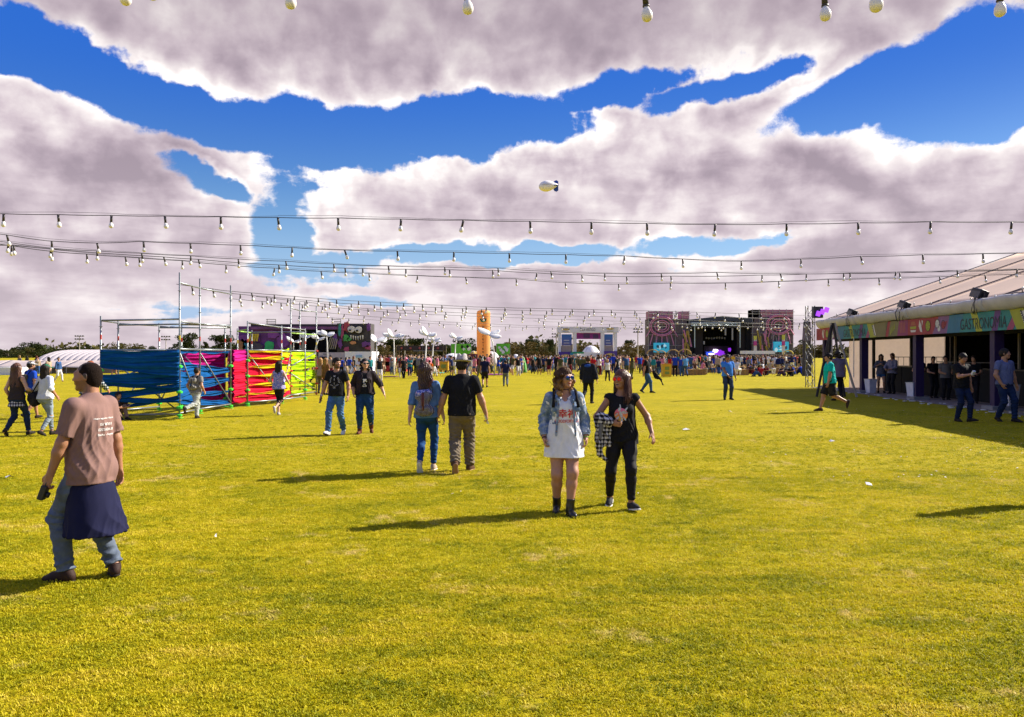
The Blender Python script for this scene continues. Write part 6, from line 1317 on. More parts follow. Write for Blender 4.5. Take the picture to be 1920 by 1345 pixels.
# crowd barrier seen against the pale gable
bar_ = empty('crowd_barrier', T(1.2, 3.0, 0), 0, 'steel crowd barrier behind the counter inside the food tent', 'barrier')
GALV = M('galvanised', (.08, .08, .09), .5, .6)
for k in range(14):
    b = MB(); x = .25 + k * .28; b.tube((x, 0, .2), (x, 0, 1.62), .012, 5); b.build('bar', GALV, bar_)
for z in (.2, 1.62): b = MB(); b.tube((.2, 0, z), (4.0, 0, z), .02, 6); b.build('rail', GALV, bar_)
for a, z, th in ((1.4, 3.0, .07), (3.3, 3.0, .06), (5.3, 3.0, .07)): b = MB(); b.box(tl_(T(.4, a + 1.2, 1.5)), (.12, .12, z)); b.build('inner_post', M('inner_dark', (.03, .03, .03), .7), tent)
for i, (px, D_2, w0, hh, lab) in enumerate(((1632.5, 36.2, .22, .62, 'white square bin at the second post of the food tent'), (1714, 31.2, .26, .64, 'white square bin right of the third post of the food tent'), (1893, 26.3, .26, .74, 'white square bin behind the man in grey blue'))):
    w0 = .145 if w0 < .24 else .165; bn_ = empty('waste_bin', ((px - CX) / F * D_2, D_2, 0), R(10), lab, 'bin', 'white bins along the food tent'); b = MB(); w1 = w0 + .05
    b.raw([(-w0, -w0, .01), (w0, -w0, .01), (w0, w0, .01), (-w0, w0, .01), (-w1, -w1, hh), (w1, -w1, hh), (w1, w1, hh), (-w1, w1, hh), (-w1 + .03, -w1 + .03, hh), (w1 - .03, -w1 + .03, hh), (w1 - .03, w1 - .03, hh), (-w1 + .03, w1 - .03, hh), (-w0 + .03, -w0 + .03, .1), (w0 - .03, -w0 + .03, .1), (w0 - .03, w0 - .03, .1), (-w0 + .03, w0 - .03, .1)],
        [(3, 2, 1, 0), (0, 1, 5, 4), (1, 2, 6, 5), (2, 3, 7, 6), (3, 0, 4, 7), (4, 5, 9, 8), (5, 6, 10, 9), (6, 7, 11, 10), (7, 4, 8, 11), (8, 9, 13, 12), (9, 10, 14, 13), (10, 11, 15, 14), (11, 8, 12, 15), (12, 13, 14, 15)]); b.build('bin_body', M('bin_white', (.66, .64, .70), .5), bn_)
    b = MB(); b.box((0, 0, hh + .012), (w1 * 2 + .03, w1 * 2 + .03, .02)); b.build('rim', M('bin_rim', (.5, .5, .52), .5), bn_)
b = MB(); b.tube(tl_(T(5.2, -.1, .7)), tl_(T(5.2, -.1, 2.5)), .022, 6); b.build('stay_pole', M('pale_pole', (.6, .55, .5), .5), tent)
# walkway along the posts
wk = MB(); q = [T(-.3, -.35, .006), T(NB * BAY, -.35, .006), T(NB * BAY, 3.6, .006), T(-.3, 3.6, .006)]; wk.raw(q, [(3, 2, 1, 0)]); tag(wk.build('walkway', M('walkway_board', (.22, .17, .15), .9, var=.5, vs_=3)), kind='structure')
# floodlights on the gutter with loose cable
for k, (a, sc_) in enumerate(((4.9, 1.0), (10.6, 1.0), (16.3, 1.1), (27, 1))):
    p = T(a, -.05, 3.5); fl = empty('floodlight', p, 0, ['small', 'middle', 'largest looking', 'outermost'][k] + ' black floodlight with dangling cable on the tent gutter', 'floodlight', 'black floodlights on the tent gutter')
    HS = M('lamp_black', (.012, .012, .013), .4); b = MB(); b.box((0, 0, .22), (.30 * sc_, .42 * sc_, .26 * sc_), (.25, .3, .2)); o_ = b.build('housing', HS, fl); md = o_.modifiers.new('b', 'BEVEL'); md.width = .04; md.segments = 2
    b = MB(); b.box((-.17, -.03, .20), (.02, .36 * sc_, .2 * sc_), (.25, .3, .2)); b.build('glass', M('lamp_glass', (.08, .08, .09), .1), fl)
    for y in (-.24, .24): b = MB(); b.box((0, y * sc_, .12), (.04, .02, .26)); b.build('bracket', HS, fl)
    b = MB(); b.tube((-.05, 0, -.30), (-.02, 0, .08), .03, 6); b.build('stem', HS, fl)
    rr = random.Random(k)
    for j in range(6):
        b = MB(); x0, y0 = rr.uniform(-.12, .1), rr.uniform(-.22, .22); b.path([(x0 - .1, y0, .12), (x0 - .18, y0 + rr.uniform(-.1, .1), -.1), (x0 - .2, y0 + rr.uniform(-.12, .12), -.32), (x0 - .16, y0 * .5, -.45)], .010, 4); b.build('cable', HS, fl)
cab = empty('cable_run', T(6.6, -.1, 3.55), 0, 'black cable with small bulbs running along the tent gutter', 'cable'); pts = []; b = MB()
for i in range(90): a = 2 + i * .36; p = T(a, -.16, 3.50 + .10 * math.sin(i * .5) * math.sin(i * .23 + 1) + rng.uniform(-.02, .02)) - cab.location; pts.append(p)
b.path(pts, .012, 4); b.build('wire', HS, cab)
for i in range(3, 88, 4):
    p = pts[i]; b = MB(); b.tube(p, p + Vector((0, 0, .08)), .016, 6); so_ = b.build('socket', HS, cab); b = MB(); b.sphere(p + Vector((-.01, rng.uniform(-.03, .03), .12)), .033, 8); b.build('bulb', M('bulb_glass', (.78, .74, .68), .25, var=0), cab, True)

# truss tower, tripod and signs at the tent's far corner
ALU = M('truss_alu', (.20, .20, .21), .4, .8)
def truss(parent, a, b_, w_=.28, r=.022, mat=None, n=None, name='truss'):
    a = Vector(a); b_ = Vector(b_); d = b_ - a; q = d.to_track_quat('Z', 'Y'); L2 = d.length; n = n or max(2, int(L2 / (w_ * 1.3)))
    cs = [Vector((x, y, 0)) for x, y in ((-w_ / 2, -w_ / 2), (w_ / 2, -w_ / 2), (w_ / 2, w_ / 2), (-w_ / 2, w_ / 2))]
    for c in cs: m = MB(); m.tube(a + q @ c, b_ + q @ c, r, 5); m.build('chord', mat or ALU, parent)
    m = MB()
    for i in range(n):
        for j in range(4):
            z0, z1 = L2 * i / n, L2 * (i + 1) / n; c0, c1 = cs[j], cs[(j + 1) % 4]; 
            if i % 2: c0, c1 = c1, c0
            m.tube(a + q @ (c0 + Vector((0, 0, z0))), a + q @ (c1 + Vector((0, 0, z1))), r * .6, 4, caps=False)
    tag(m.build('lattice', mat or ALU, parent), kind='stuff')
tt = empty('truss_tower', (15.95, 42.6, 0), 0, 'slim truss tower with a purple lit lamp at the far corner of the food tent', 'truss tower'); truss(tt, (0, 0, 0), (0, 0, 4.35), .36, .022)
b = MB(); b.box((.35, -.1, 4.0), (.5, .3, .6)); b.build('lamp_body', HS, tt)
for k in range(3): b = MB(); b.box((.32 + k * .22, -.3, 3.92 + k * .10), (.2, .16, .26), (0, .3, 0)); b.build('purple_lamp', M('purple_light', (.2, .05, .4), .4, emit=(.35, .06, .9), es=.7), tt)
tp = empty('tripod_rig', G(1560, 745), 0, 'dark tripod of leaning beams before the printed fascia of the tent', 'tripod')
for k, (x0, x1, y1) in enumerate(((0, -.42, 0), (.05, .35, 0), (.0, -.12, .3), (.1, .62, -.2), (-.05, .12, .4))): b = MB(); b.tube((x0, 0, 3.05), (x1 * 1.5, y1, .02), .05, 6); b.build('leg', M('dark_wood', (.025, .018, .016), .7) if k < 3 else M('pale_rod', (.35, .3, .27), .6), tp)
bs_ = empty('banner_stand', (24.0, 65.0, 0), R(8), 'black a-frame banner with purple white lettering by the truss tower', 'banner')
b = MB(); b.poly([(-.22, 0), (.30, 0), (.24, 3.4), (-.12, 3.4)], .2); b.build('panel', M('banner_black', (.02, .018, .03), .7), bs_); b = MB(); b.poly([(-.19, 2.2), (.28, 2.2), (.24, 3.3), (-.12, 3.3)], .24); b.build('printed_head', M('banner_mauve', (.12, .09, .14), .7, var=.8, vs_=4), bs_); bs_.scale = (1.35, 1.3, 1.3)
text_obj('lettering', '¡Lolla!', M('banner_ink', (.42, .36, .52), .6), bs_, (.06, -.115, 2.75), (1, 0, 0), (0, 0, 1), .30, .30); b = MB(); b.sphere((.05, -.12, 1.85), .13, 12, sc=(.7, .3, 1)); b.build('badge', M('badge_yellow', (.4, .38, .05), .6), bs_, True)
for x in (-.1, .05, .2): b = MB(); b.path([(x, 0, 3.4), (x, 0, 3.55), (x - .07, 0, 3.6), (x - .09, 0, 3.5)], .025, 5); b.build('hook', HS, bs_)
# ------------------------------------------------------------------ trees beyond the field
def leafm(name, rgb):
    m = M('leaf_' + name, rgb, .7, var=.55, vs_=.35, trans=.2, spec=.1); return m
LF = [leafm('dark', (.032, .042, .010)), leafm('olive', (.085, .075, .020)), leafm('green', (.055, .075, .014)), leafm('golden', (.135, .095, .028))]
BARK = M('bark', (.09, .065, .05), .95, var=.4, vs_=2)
def crown_mesh(seed, kind):
    r = np.random.RandomState(seed); cs = []
    n = 16 if kind == 'broad' else 11
    for i in range(n):
        if kind == 'broad': a = r.uniform(0, 6.3); rr = r.uniform(.05, .36); z = r.uniform(.28, .86); rr *= math.sin(min(1, (1.02 - z) * 2.2) * 1.57); cs.append((rr * math.cos(a), rr * math.sin(a), z, r.uniform(.10, .19)))
        elif kind == 'round': a = r.uniform(0, 6.3); rr = r.uniform(.0, .30); z = r.uniform(.35, .85); cs.append((rr * math.cos(a), rr * math.sin(a), z, r.uniform(.12, .2)))
        elif kind == 'wispy': a = r.uniform(0, 6.3); rr = r.uniform(.1, .45); z = r.uniform(.35, .92); cs.append((rr * math.cos(a), rr * math.sin(a), z, r.uniform(.06, .13)))
        else: a = r.uniform(0, 6.3); rr = r.uniform(.15, .46); z = r.uniform(.10, .72); cs.append((rr * math.cos(a), rr * math.sin(a), z, r.uniform(.14, .24)))
    V = []; per = 150 if kind != 'wispy' else 110
    for (x, y, z, s) in cs:
        d = r.normal(size=(per, 3)); d /= np.linalg.norm(d, axis=1)[:, None]; d *= (r.uniform(.35, 1.08, per) ** .6)[:, None] * s; p = np.array([x, y, z]) + d * np.array([1.15, 1.15, .8])
        u = r.normal(size=(per, 3)); u /= np.linalg.norm(u, axis=1)[:, None]; w_ = np.cross(u, r.normal(size=(per, 3))); w_ /= np.linalg.norm(w_, axis=1)[:, None]; q = r.uniform(.018, .04, per)[:, None]
        V.append(np.stack([p - u * q, p - w_ * q * .7, p + u * q, p + w_ * q * .7], 1).reshape(-1, 3))
    V = np.concatenate(V); me = bpy.data.meshes.new('crown'); n = len(V) // 4
    me.vertices.add(len(V)); me.vertices.foreach_set('co', V.astype(np.float32).ravel()); me.loops.add(n * 4); me.loops.foreach_set('vertex_index', np.arange(n * 4, dtype=np.int32)); me.polygons.add(n)
    me.polygons.foreach_set('loop_start', np.arange(0, n * 4, 4, dtype=np.int32)); me.polygons.foreach_set('loop_total', np.full(n, 4, np.int32)); me.update(calc_edges=True)
    return me, cs
CM = {}
def tree(px, ytop, wpx, kind='broad', li=0, D=420, label=None, k=0):
    H = 1.75 + (HY - ytop) / F * D; W_ = wpx / F * D; key = (kind, li, k % 3)
    if key not in CM:
        me, cs = crown_mesh(hash(key) % 1000 if False else 37 * len(CM) + 5, kind); me.materials.append(LF[li])
        b = MB(); b.path([(0, 0, 0), (.01, 0, .2), (-.005, 0, .45), (0, 0, .6)], [.022, .017, .012, .006], 7)
        for (x, y, z, s) in cs[:7]: b.path([(0, 0, .18 + .3 * z * .4), (x * .5, y * .5, z * .7), (x, y, z)], [.010, .007, .003], 5)
        tm = b.build('trunk', BARK); td = tm.data; bpy.data.objects.remove(tm); CM[key] = (me, td)
    me, td = CM[key]
    r = empty('tree', ((px - CX) / F * D, D, 0), rng.uniform(0, 6.3), label, 'tree', 'trees beyond the field'); r.scale = (W_, W_, H)
    link('crown', me, None, r); link('trunk', td, None, r)
T_ = [(15, 655, 46, 'dark', 0), (38, 651, 26, 'olive', 1), (52, 634, 44, 'dark', 0), (80, 647, 34, 'dark', 2), (102, 652, 26, 'dark', 0), (126, 652, 22, 'dark', 0), (160, 647, 26, 'wispy', 0), (212, 640, 44, 'broad', 1), (238, 640, 42, 'broad', 1), (262, 651, 30, 'broad', 2),
      (288, 650, 20, 'round', 0), (331, 643, 28, 'wispy', 0), (352, 624, 42, 'round', 0), (392, 640, 34, 'wispy', 0), (413, 625, 46, 'round', 0), (434, 642, 30, 'broad', 0), (708, 645, 36, 'broad', 3), (738, 634, 40, 'round', 0), (722, 646, 34, 'broad', 1), (762, 642, 34, 'broad', 3), (783, 632, 32, 'round', 0),
      (800, 645, 36, 'broad', 1), (830, 647, 34, 'broad', 0), (868, 631, 46, 'broad', 0), (848, 648, 30, 'broad', 2), (893, 652, 36, 'broad', 0), (925, 648, 34, 'broad', 1), (951, 643, 24, 'round', 0), (975, 637, 46, 'broad', 3), (992, 634, 18, 'round', 0), (1003, 636, 16, 'round', 0), (1020, 639, 44, 'broad', 3), (1033, 634, 14, 'round', 0), (1046, 643, 34, 'broad', 1),
      (1075, 645, 40, 'broad', 3), (1105, 643, 44, 'broad', 3), (1135, 646, 40, 'broad', 1), (1163, 641, 44, 'broad', 3), (1178, 636, 16, 'round', 0), (1196, 643, 42, 'broad', 3), (1217, 645, 36, 'broad', 1), (1236, 648, 30, 'broad', 3), (1492, 642, 38, 'broad', 1), (1510, 638, 30, 'broad', 2), (1528, 643, 40, 'broad', 3), (640, 650, 40, 'broad', 1), (600, 650, 40, 'broad', 0), (560, 650, 46, 'broad', 0), (480, 645, 46, 'broad', 1), (455, 648, 40, 'broad', 0), (-20, 655, 60, 'broad', 0), (-60, 652, 60, 'broad', 1), (1560, 645, 60, 'broad', 1)]
ADJ = {'dark': 'dark rounded', 'olive': 'low', 'broad': 'broad', 'round': 'tall', 'wispy': 'thin wispy'}; LN = ['dark green', 'olive', 'green', 'golden']
def near_(px):
    for lim, t in ((5, 'beyond the left picture edge'), (185, 'over the white arched tent'), (330, 'behind the blue ribbon scaffold'), (445, 'behind the tall scaffold posts'), (640, 'behind the graffiti stage'), (745, 'right of the graffiti stage'), (835, 'above the dark arch banner'), (895, 'left of the orange column'), (950, 'right of the orange column'), (1042, 'left of the white booth'), (1160, 'seen through the white booth'), (1240, 'left of the main stage'), (1600, 'right of the main stage')):
        if px < lim: return t
cnt = {}
for i, (px, yt, wp, kd, li) in enumerate(T_):
    kd2 = 'full' if (kd in ('dark', 'olive') or (kd == 'broad' and li in (1, 3))) else kd; lab = f'{ADJ[kd]} {LN[li]} tree {near_(px)}'; cnt[lab] = cnt.get(lab, 0) + 1
    if cnt[lab] > 1: lab += ', ' + ['', '', 'the second from the left', 'the third from the left', 'the fourth from the left', 'the fifth from the left'][min(5, cnt[lab])]
    tree(px, yt - 2.5, wp * (1.9 if wp < 20 else 1.35), kd2, li, D=400 + 12 * (i % 4), label=lab, k=i)
# low scrub closing the horizon
bsh = MB(); rr = np.random.RandomState(5)
n = 56000; x = rr.uniform(-900, 700, n); y = rr.uniform(440, 460, n); z = np.abs(rr.normal(0, 2.3, n)) * (1 + .4 * np.sin(x * .07)) * np.where((x > -90) & (x < 95), 1.35, 1); V = []; P0 = np.stack([x, y, z], 1); u = rr.normal(size=(n, 3)) * .75; w_ = rr.normal(size=(n, 3)) * .75
V = np.stack([P0 - u, P0 - w_, P0 + u, P0 + w_], 1).reshape(-1, 3); o = qmesh('undergrowth', V, np.arange(n * 4).reshape(-1, 4), LF[1], None, smooth=False); tag(o, 'low olive scrub closing the far side of the field', 'scrub', kind='stuff')

# ------------------------------------------------------------------ far structures
def at(px, py, D): return P(px, py, D)
def bx(b, px0, px1, py0, py1, D, dep=.3, mi=0):
    a = at(px0, py1, D); c = at(px1, py0, D); z0 = max(0.0, a.z); b.box(((a.x + c.x) / 2, D + dep / 2, (z0 + c.z) / 2), (abs(c.x - a.x), dep, c.z - z0), mi=mi); return b
def part(name, root, mat, *boxes, **k):
    b = MB()
    for q in boxes: bx(b, *q, **k)
    for i in range(len(b.v)): b.v[i] = tuple(Vector(b.v[i]) - root.location)
    return b.build(name, mat, root)
def pl(px, D): return Vector(((px - CX) / F * D, D, 0))
# main stage
D1 = 150.0
ms = empty('main_stage', pl(1352, D1), 0, 'big dark main stage between two patterned scaffold towers with blue screens', 'stage')
SCR = M('scrim_dark', (.115, .085, .098), .9, var=.35, vs_=1.2); SCP = M('scrim_pink', (.40, .17, .27), .9, var=.3, vs_=1.2); PK = M('pink_print', (.62, .22, .38), .7); GD_ = M('gold_print', (.40, .28, .05), .7); DRK = M('stage_black', (.010, .008, .009), .9); STM = M('stage_metal', (.30, .28, .28), .5, .5)
for nm, x0, x1, yt in (('l', 1216, 1292, 584), ('r', 1411, 1487, 581)):
    part('scrim_tower', ms, SCR, (x0, x1, yt + 14, 692, D1), dep=4); part('scrim_top', ms, SCP, (x0, x0 + 46 if nm == 'l' else x1 - 0, yt, yt + 13.6, D1), (x1 - 15, x1, yt, yt + 13.6, D1) if nm == 'l' else (x0, x0 + 15, yt, yt + 13.6, D1), dep=3)
    for k in range(7):
        px = x0 + k * (x1 - x0) / 6; b = MB(); p = at(px, yt - 1, D1 - .25) - ms.location; b.tube((p.x, p.y, 0), (p.x, p.y, p.z), .06, 5); b.build('tower_tube', STM, ms)
    for k in range(5):
        p = at(x0 - 3, yt + 4 + k * 20, D1 - .35) - ms.location; q = at(x1 + 3, yt + 4 + k * 20, D1 - .35) - ms.location; b = MB(); b.tube(p, q, .05, 5); b.build('tower_tube', STM, ms)
    cxp = x0 + 25 if nm == 'l' else x1 - 27
    for rr_ in (9, 13.5, 20, 23): 
        b = MB(); pts = [at(cxp + rr_ * math.cos(t), yt + 28 + rr_ * .8 * math.sin(t), D1 - .45) - ms.location for t in [i * 2 * math.pi / 20 for i in range(21)]]; b.path(pts, .09, 4); b.build('circle_print', PK, ms)
    for k in range(7):
        t = .4 + k * .39; b = MB(); b.tube(at(cxp + 24 * math.cos(t), yt + 28 + 20 * math.sin(t), D1 - .45) - ms.location, at(cxp + 40 * math.cos(t) * (.8), yt + 28 + 50 * math.sin(t), D1 - .45) - ms.location, .08, 4); b.build('ray_print', PK, ms)
rr_ = random.Random(3)
for k in range(18):
    x = rr_.uniform(1276, 1296) if k < 9 else rr_.uniform(1412, 1440); y = rr_.uniform(618, 650); b = MB(); b.tube(at(x, y, D1 - .5) - ms.location, at(x + rr_.uniform(-4, 8), y + rr_.uniform(15, 32), D1 - .5) - ms.location, .14, 4); b.build('zigzag_print', GD_ if k % 3 else PK, ms)
for k in range(16):
    x = rr_.uniform(1412, 1480); y = rr_.uniform(612, 650); b = MB(); b.tube(at(x, y, D1 - .55) - ms.location, at(x + rr_.uniform(-14, 14), y + rr_.uniform(14, 30), D1 - .55) - ms.location, .06, 4); b.build('diagonal_tube', STM, ms)
# roof, portal and dark interior
b = MB(); o_ = ms.location
for (xa, ya, xb, yb) in ((1288, 600, 1355, 592.5), (1355, 592.5, 1414, 598)):
    a = at(xa, ya, D1) - o_; c = at(xb, yb, D1) - o_; b.raw([a, c, c + Vector((0, 0, -.8)), a + Vector((0, 0, -.8)), a + Vector((0, 14, 0)), c + Vector((0, 14, 0)), c + Vector((0, 14, -.8)), a + Vector((0, 14, -.8))], [(0, 1, 2, 3), (4, 7, 6, 5), (0, 4, 5, 1), (3, 2, 6, 7), (0, 3, 7, 4), (1, 5, 6, 2)])
b.build('roof', M('stage_roof', (.030, .034, .05), .6), ms)
part('roof_fascia', ms, DRK, (1290, 1413, 601, 612, D1 + .3), dep=1); part('back_wall', ms, DRK, (1288, 1415, 605, 692, D1 + 12), dep=.4); part('side_wall', ms, DRK, (1290, 1300, 606, 692, D1 + 1), dep=11); part('side_wall', ms, DRK, (1400, 1413, 606, 692, D1 + 1), dep=11)
part('stage_floor', ms, DRK, (1294, 1408, 680, 692, D1 + .5), dep=11); part('backdrop', ms, M('backdrop_grey', (.060, .045, .050), .9), (1320, 1366, 649, 676, D1 + 10), dep=.2); part('side_drape', ms, M('drape_brown', (.028, .020, .020), .9), (1302, 1318, 612, 680, D1 + 2), (1382, 1398, 612, 680, D1 + 2), dep=.3)
for x0, x1, y in ((1296, 1388, 608.5),): truss(ms, at(x0, y, D1 - 1) - o_, at(x1, y, D1 - 1) - o_, .45, .09, M('truss_pale', (.45, .52, .55), .4, .5))
for x in (1302.5, 1387.5): b = MB(); b.tube(at(x, 608, D1 - 1) - o_, at(x, 652, D1 - 1) - o_, .10, 5); b.build('speaker_cable', M('truss_pale', (.45, .52, .55)), ms)
for x, y0, y1 in ((1373, 616, 638), (1360, 616, 629), (1320, 640, 646)): b = MB(); b.box(at(x, (y0 + y1) / 2, D1 - .8) - o_, (.25, .3, (y1 - y0) / 10)); b.build('line_array', STM, ms)
for k in range(8): p = at(1324 + k * 5, 634 + .6 * math.sin(k), D1 + 5) - o_; b = MB(); b.sphere(p, .22, 8); b.build('stage_lamp', M('lamp_dim', (.3, .28, .26), .4), ms)
text_obj('lettering', 'LOLLAPALOOZA', M('sign_grey', (.22, .18, .19), .7), ms, at(1354, 603.5, D1 + .1) - o_, (1, 0, 0), (0, 0, 1), .6, 3.4)
# lit show: glowing blue and violet haze of light on the back screen, with the band in front
GLW = M('show_violet', (.1, .02, .3), .6, emit=(.28, .03, .75), es=.5); GLB = M('show_blue', (.02, .05, .4), .6, emit=(.04, .10, .8), es=.5); GLW2 = M('show_white', (.8, .7, .9), .5, emit=(.95, .75, 1.0), es=1.1)
def blob(name, px, py, rx, ry, D, mat, root, jag=.25, n=18, dy=.1):
    r = random.Random(int(px * 7 + py)); b = MB(); o2 = root.location; pts = []
    for i in range(n): t = i * 2 * math.pi / n; k = 1 + r.uniform(-jag, jag); pts.append((rx / F * D * math.cos(t) * k, ry / F * D * math.sin(t) * k))
    b.poly(pts, dy, (at(px, py, D) - o2, Vector((1, 0, 0)), Vector((0, 0, 1)))); return b.build(name, mat, root)
blob('screen_glow', 1334, 663, 12, 4, D1 + 9.7, GLB, ms); blob('screen_glow', 1349, 662, 10, 5, D1 + 9.5, GLW, ms); blob('screen_glow', 1342, 658, 5, 4, D1 + 9.2, GLW2, ms, .35); blob('screen_glow', 1368, 656, 3.5, 3.5, D1 + 9.4, GLW, ms); blob('screen_glow', 1334, 664, 6, 1.6, D1 + 9.0, GLW2, ms, .1)
CY = M('screen_cyan', (.02, .30, .45), .3, emit=(.03, .40, .60), es=.2); CYW = M('screen_pale', (.4, .6, .7), .3, emit=(.45, .75, .85), es=.2); CYD = M('screen_dark', (.01, .08, .14), .4)
for x0, x1, y0, y1 in ((1226, 1255, 643, 661), (1451, 1479, 641, 660)):
    part('video_screen', ms, CY, (x0, x1, y0, y1, D1 - 1.0), dep=.5)
    for k in range(9): blob('screen_picture', rr_.uniform(x0 + 4, x1 - 4), rr_.uniform(y0 + 5, y1 - 4), rr_.uniform(1.2, 3.2), rr_.uniform(1.5, 4), D1 - 1.35 - .03 * k, CYW if k < 6 else CYD, ms, .4, 8, .02)
for x, c_ in ((1416, 'a'), (1469, 'b')):
    part('festival_flag', ms, M('flag_white', (.6, .55, .6), .8), (x - 2.5, x + 3, 630 if c_ == 'a' else 628, 664, D1 - 3), dep=.15); part('flag_top', ms, M('flag_yellow', (.5, .5, .08), .8), (x - 2.6, x + 3.1, 630 if c_ == 'a' else 628, 637, D1 - 3.2), dep=.2); part('flag_mark', ms, M('flag_magenta', (.45, .05, .25), .8), (x - 2.6, x + 3.1, 640, 648, D1 - 3.2), dep=.2)
# a low awning and hoop arches in front
aw = empty('awning', pl(1425, 125), 0, 'low white awning before the right stage tower', 'awning'); part('canopy', aw, WHITEC, (1398, 1453, 658, 664, 125), dep=3); part('leg', aw, STM, (1399, 1400, 664, 690, 125), dep=.1); part('leg', aw, STM, (1452, 1453, 664, 690, 125), dep=.1)
STRAW = M('straw', (.42, .27, .10), .95, var=.5, vs_=9, bump=.6, bs=60)
for k, (x, w_) in enumerate(((1224, 11), (1240, 8), (1262, 11), (1284, 12), (1478, 9))):
    hp = empty('hoop_arch', pl(x, 100), 0, ['first', 'second', 'third', 'fourth', 'last, yellow'][k] + ' straw coloured hoop arch from the left before the main stage', 'arch', 'straw hoops before the main stage')
    b = MB(); b.path([(w_ / F * 100 * math.cos(t), 0, 1.9 + (w_ * .75) / F * 100 * math.sin(t) - .1) for t in [i * math.pi / 12 for i in range(13)]], .07, 6); b.build('hoop', STRAW if k < 4 else M('hoop_yellow', (.6, .45, .05), .7), hp, True)
    for sx in (-1, 1): b = MB(); b.tube((sx * w_ / F * 100, 0, 0), (sx * w_ / F * 100, 0, 1.8), .06, 5); b.build('leg', STRAW, hp)
# graffiti stage at the left
D2 = 112.0
ls = empty('graffiti_stage', pl(565, D2), 0, 'wide dark stage with a graffiti monster face on its right wing', 'stage'); o2 = ls.location
PU = M('art_purple', (.13, .035, .20), .8, var=.3, vs_=1); part('left_wing', ls, PU, (447, 545, 612, 690, D2), dep=3); part('roof_beam', ls, M('art_roof', (.035, .028, .035), .8, var=.4, vs_=1), (470, 640, 608, 618, D2 - .3), dep=6); part('roof_band', ls, M('art_band', (.14, .05, .17), .8, var=.4, vs_=1), (470, 638, 612.5, 618, D2 - .6), dep=.2)
part('back_wall', ls, DRK, (520, 650, 612, 690, D2 + 8), dep=.4); part('side_wall', ls, DRK, (543, 551, 618, 690, D2 + .4), dep=8); part('side_wall', ls, DRK, (634, 640, 618, 690, D2 + .4), dep=8)
part('right_wing', ls, M('art_charcoal', (.045, .040, .045), .9, var=.5, vs_=.9), (632, 695, 607, 661, D2 - .5), dep=3)
for x, y, rx_, ry_, c_, nm in ((452, 650, 8, 14, (.30, .14, .06), 'orange_figure'), (470, 634, 20, 9, (.16, .04, .25), 'violet_swirl'), (462, 648, 7, 12, (.02, .18, .30), 'blue_figure'), (505, 650, 8, 10, (.03, .35, .12), 'green_leaf'), (480, 651, 14, 9, (.06, .05, .08), 'dark_shape'), (512, 628, 10, 8, (.20, .05, .28), 'violet_cloud'), (530, 640, 10, 14, (.12, .03, .16), 'violet_cloud')):
    blob('art_shape', x, y, rx_, ry_, D2 - .3, M('art_' + nm, c_, .8, var=.3, vs_=1.5), ls)
for k in range(4): b = MB(); b.tube(at(472 + k * 4, 626, D2 - .6) - o2, at(466 + k * 5, 640, D2 - .6) - o2, .14, 4); b.build('yellow_stripe', M('art_yellow', (.55, .42, .04), .7), ls)
AR = {'red': (.36, .05, .08), 'teal': (.03, .22, .20), 'green': (.06, .30, .08), 'violet': (.13, .04, .22), 'pink': (.30, .05, .14)}
for x, y, rx_, ry_, c_ in ((650, 613, 6, 9, 'red'), (637, 618, 3, 12, 'teal'), (642, 625, 3, 14, 'pink'), (648, 634, 6, 7, 'green'), (655, 636, 5, 3, 'green'), (691, 614, 3.5, 8, 'violet'), (686, 646, 8, 5, 'violet'), (690, 652, 5, 4, 'pink'), (638, 645, 4, 9, 'violet'), (650, 655, 5, 5, 'pink'), (628, 640, 6, 12, 'violet')): blob('art_shape', x, y, rx_, ry_, D2 - .75, M('artc_' + c_, AR[c_], .8, var=.3, vs_=1.5), ls)
for x, y in ((658.5, 617.5), (672, 618.5)): blob('eye_outline', x, y, 8, 7.2, D2 - .85, DRK, ls, .04); blob('eye_white', x, y, 6.9, 6.2, D2 - 1.0, M('eye_white', (.62, .58, .60), .6), ls, .04); blob('pupil', x - 2.5, y + 2, 2.2, 1.9, D2 - 1.15, DRK, ls, .1)
for k in range(6): b = MB(); b.poly([(-.10, .3), (.10, .3), (.02, -.30)], .1, (at(658 + k * 4.4, 633 - abs(k - 2.5) * .9 + 2, D2 - .9) - o2, Vector((1, 0, 0)), Vector((0, 0, 1)))); b.build('tooth', M('tooth_white', (.65, .62, .6), .6), ls)
blob('tongue', 662, 643, 6, 3, D2 - .9, M('art_tongue', (.50, .22, .10), .7), ls, .1)
for k in range(5): b = MB(); b.tube(at(620 + k * 3, 632 + k, D2 - 1) - o2, at(612 + k * 4, 655, D2 - 1) - o2, .07, 4); b.build('scaffold_tube', STM, ls)
for x in (509, 631):
    fr_ = empty('rig_frame', pl(x, D2 - 1), 0, ('left' if x < 600 else 'right') + ' rigging frame standing on the roof of the graffiti stage', 'rigging'); 
    for dx in (-8, 8): b = MB(); a = at(x + dx, 599, D2 - 1) - fr_.location; c = at(x + dx, 608, D2 - 1) - fr_.location; b.tube(a, c, .05, 5); b.build('post', STM, fr_)
    for yy in (599, 603, 606): b = MB(); b.tube(at(x - 10, yy, D2 - 1) - fr_.location, at(x + 8, yy, D2 - 1) - fr_.location, .05, 5); b.build('rail', STM, fr_)
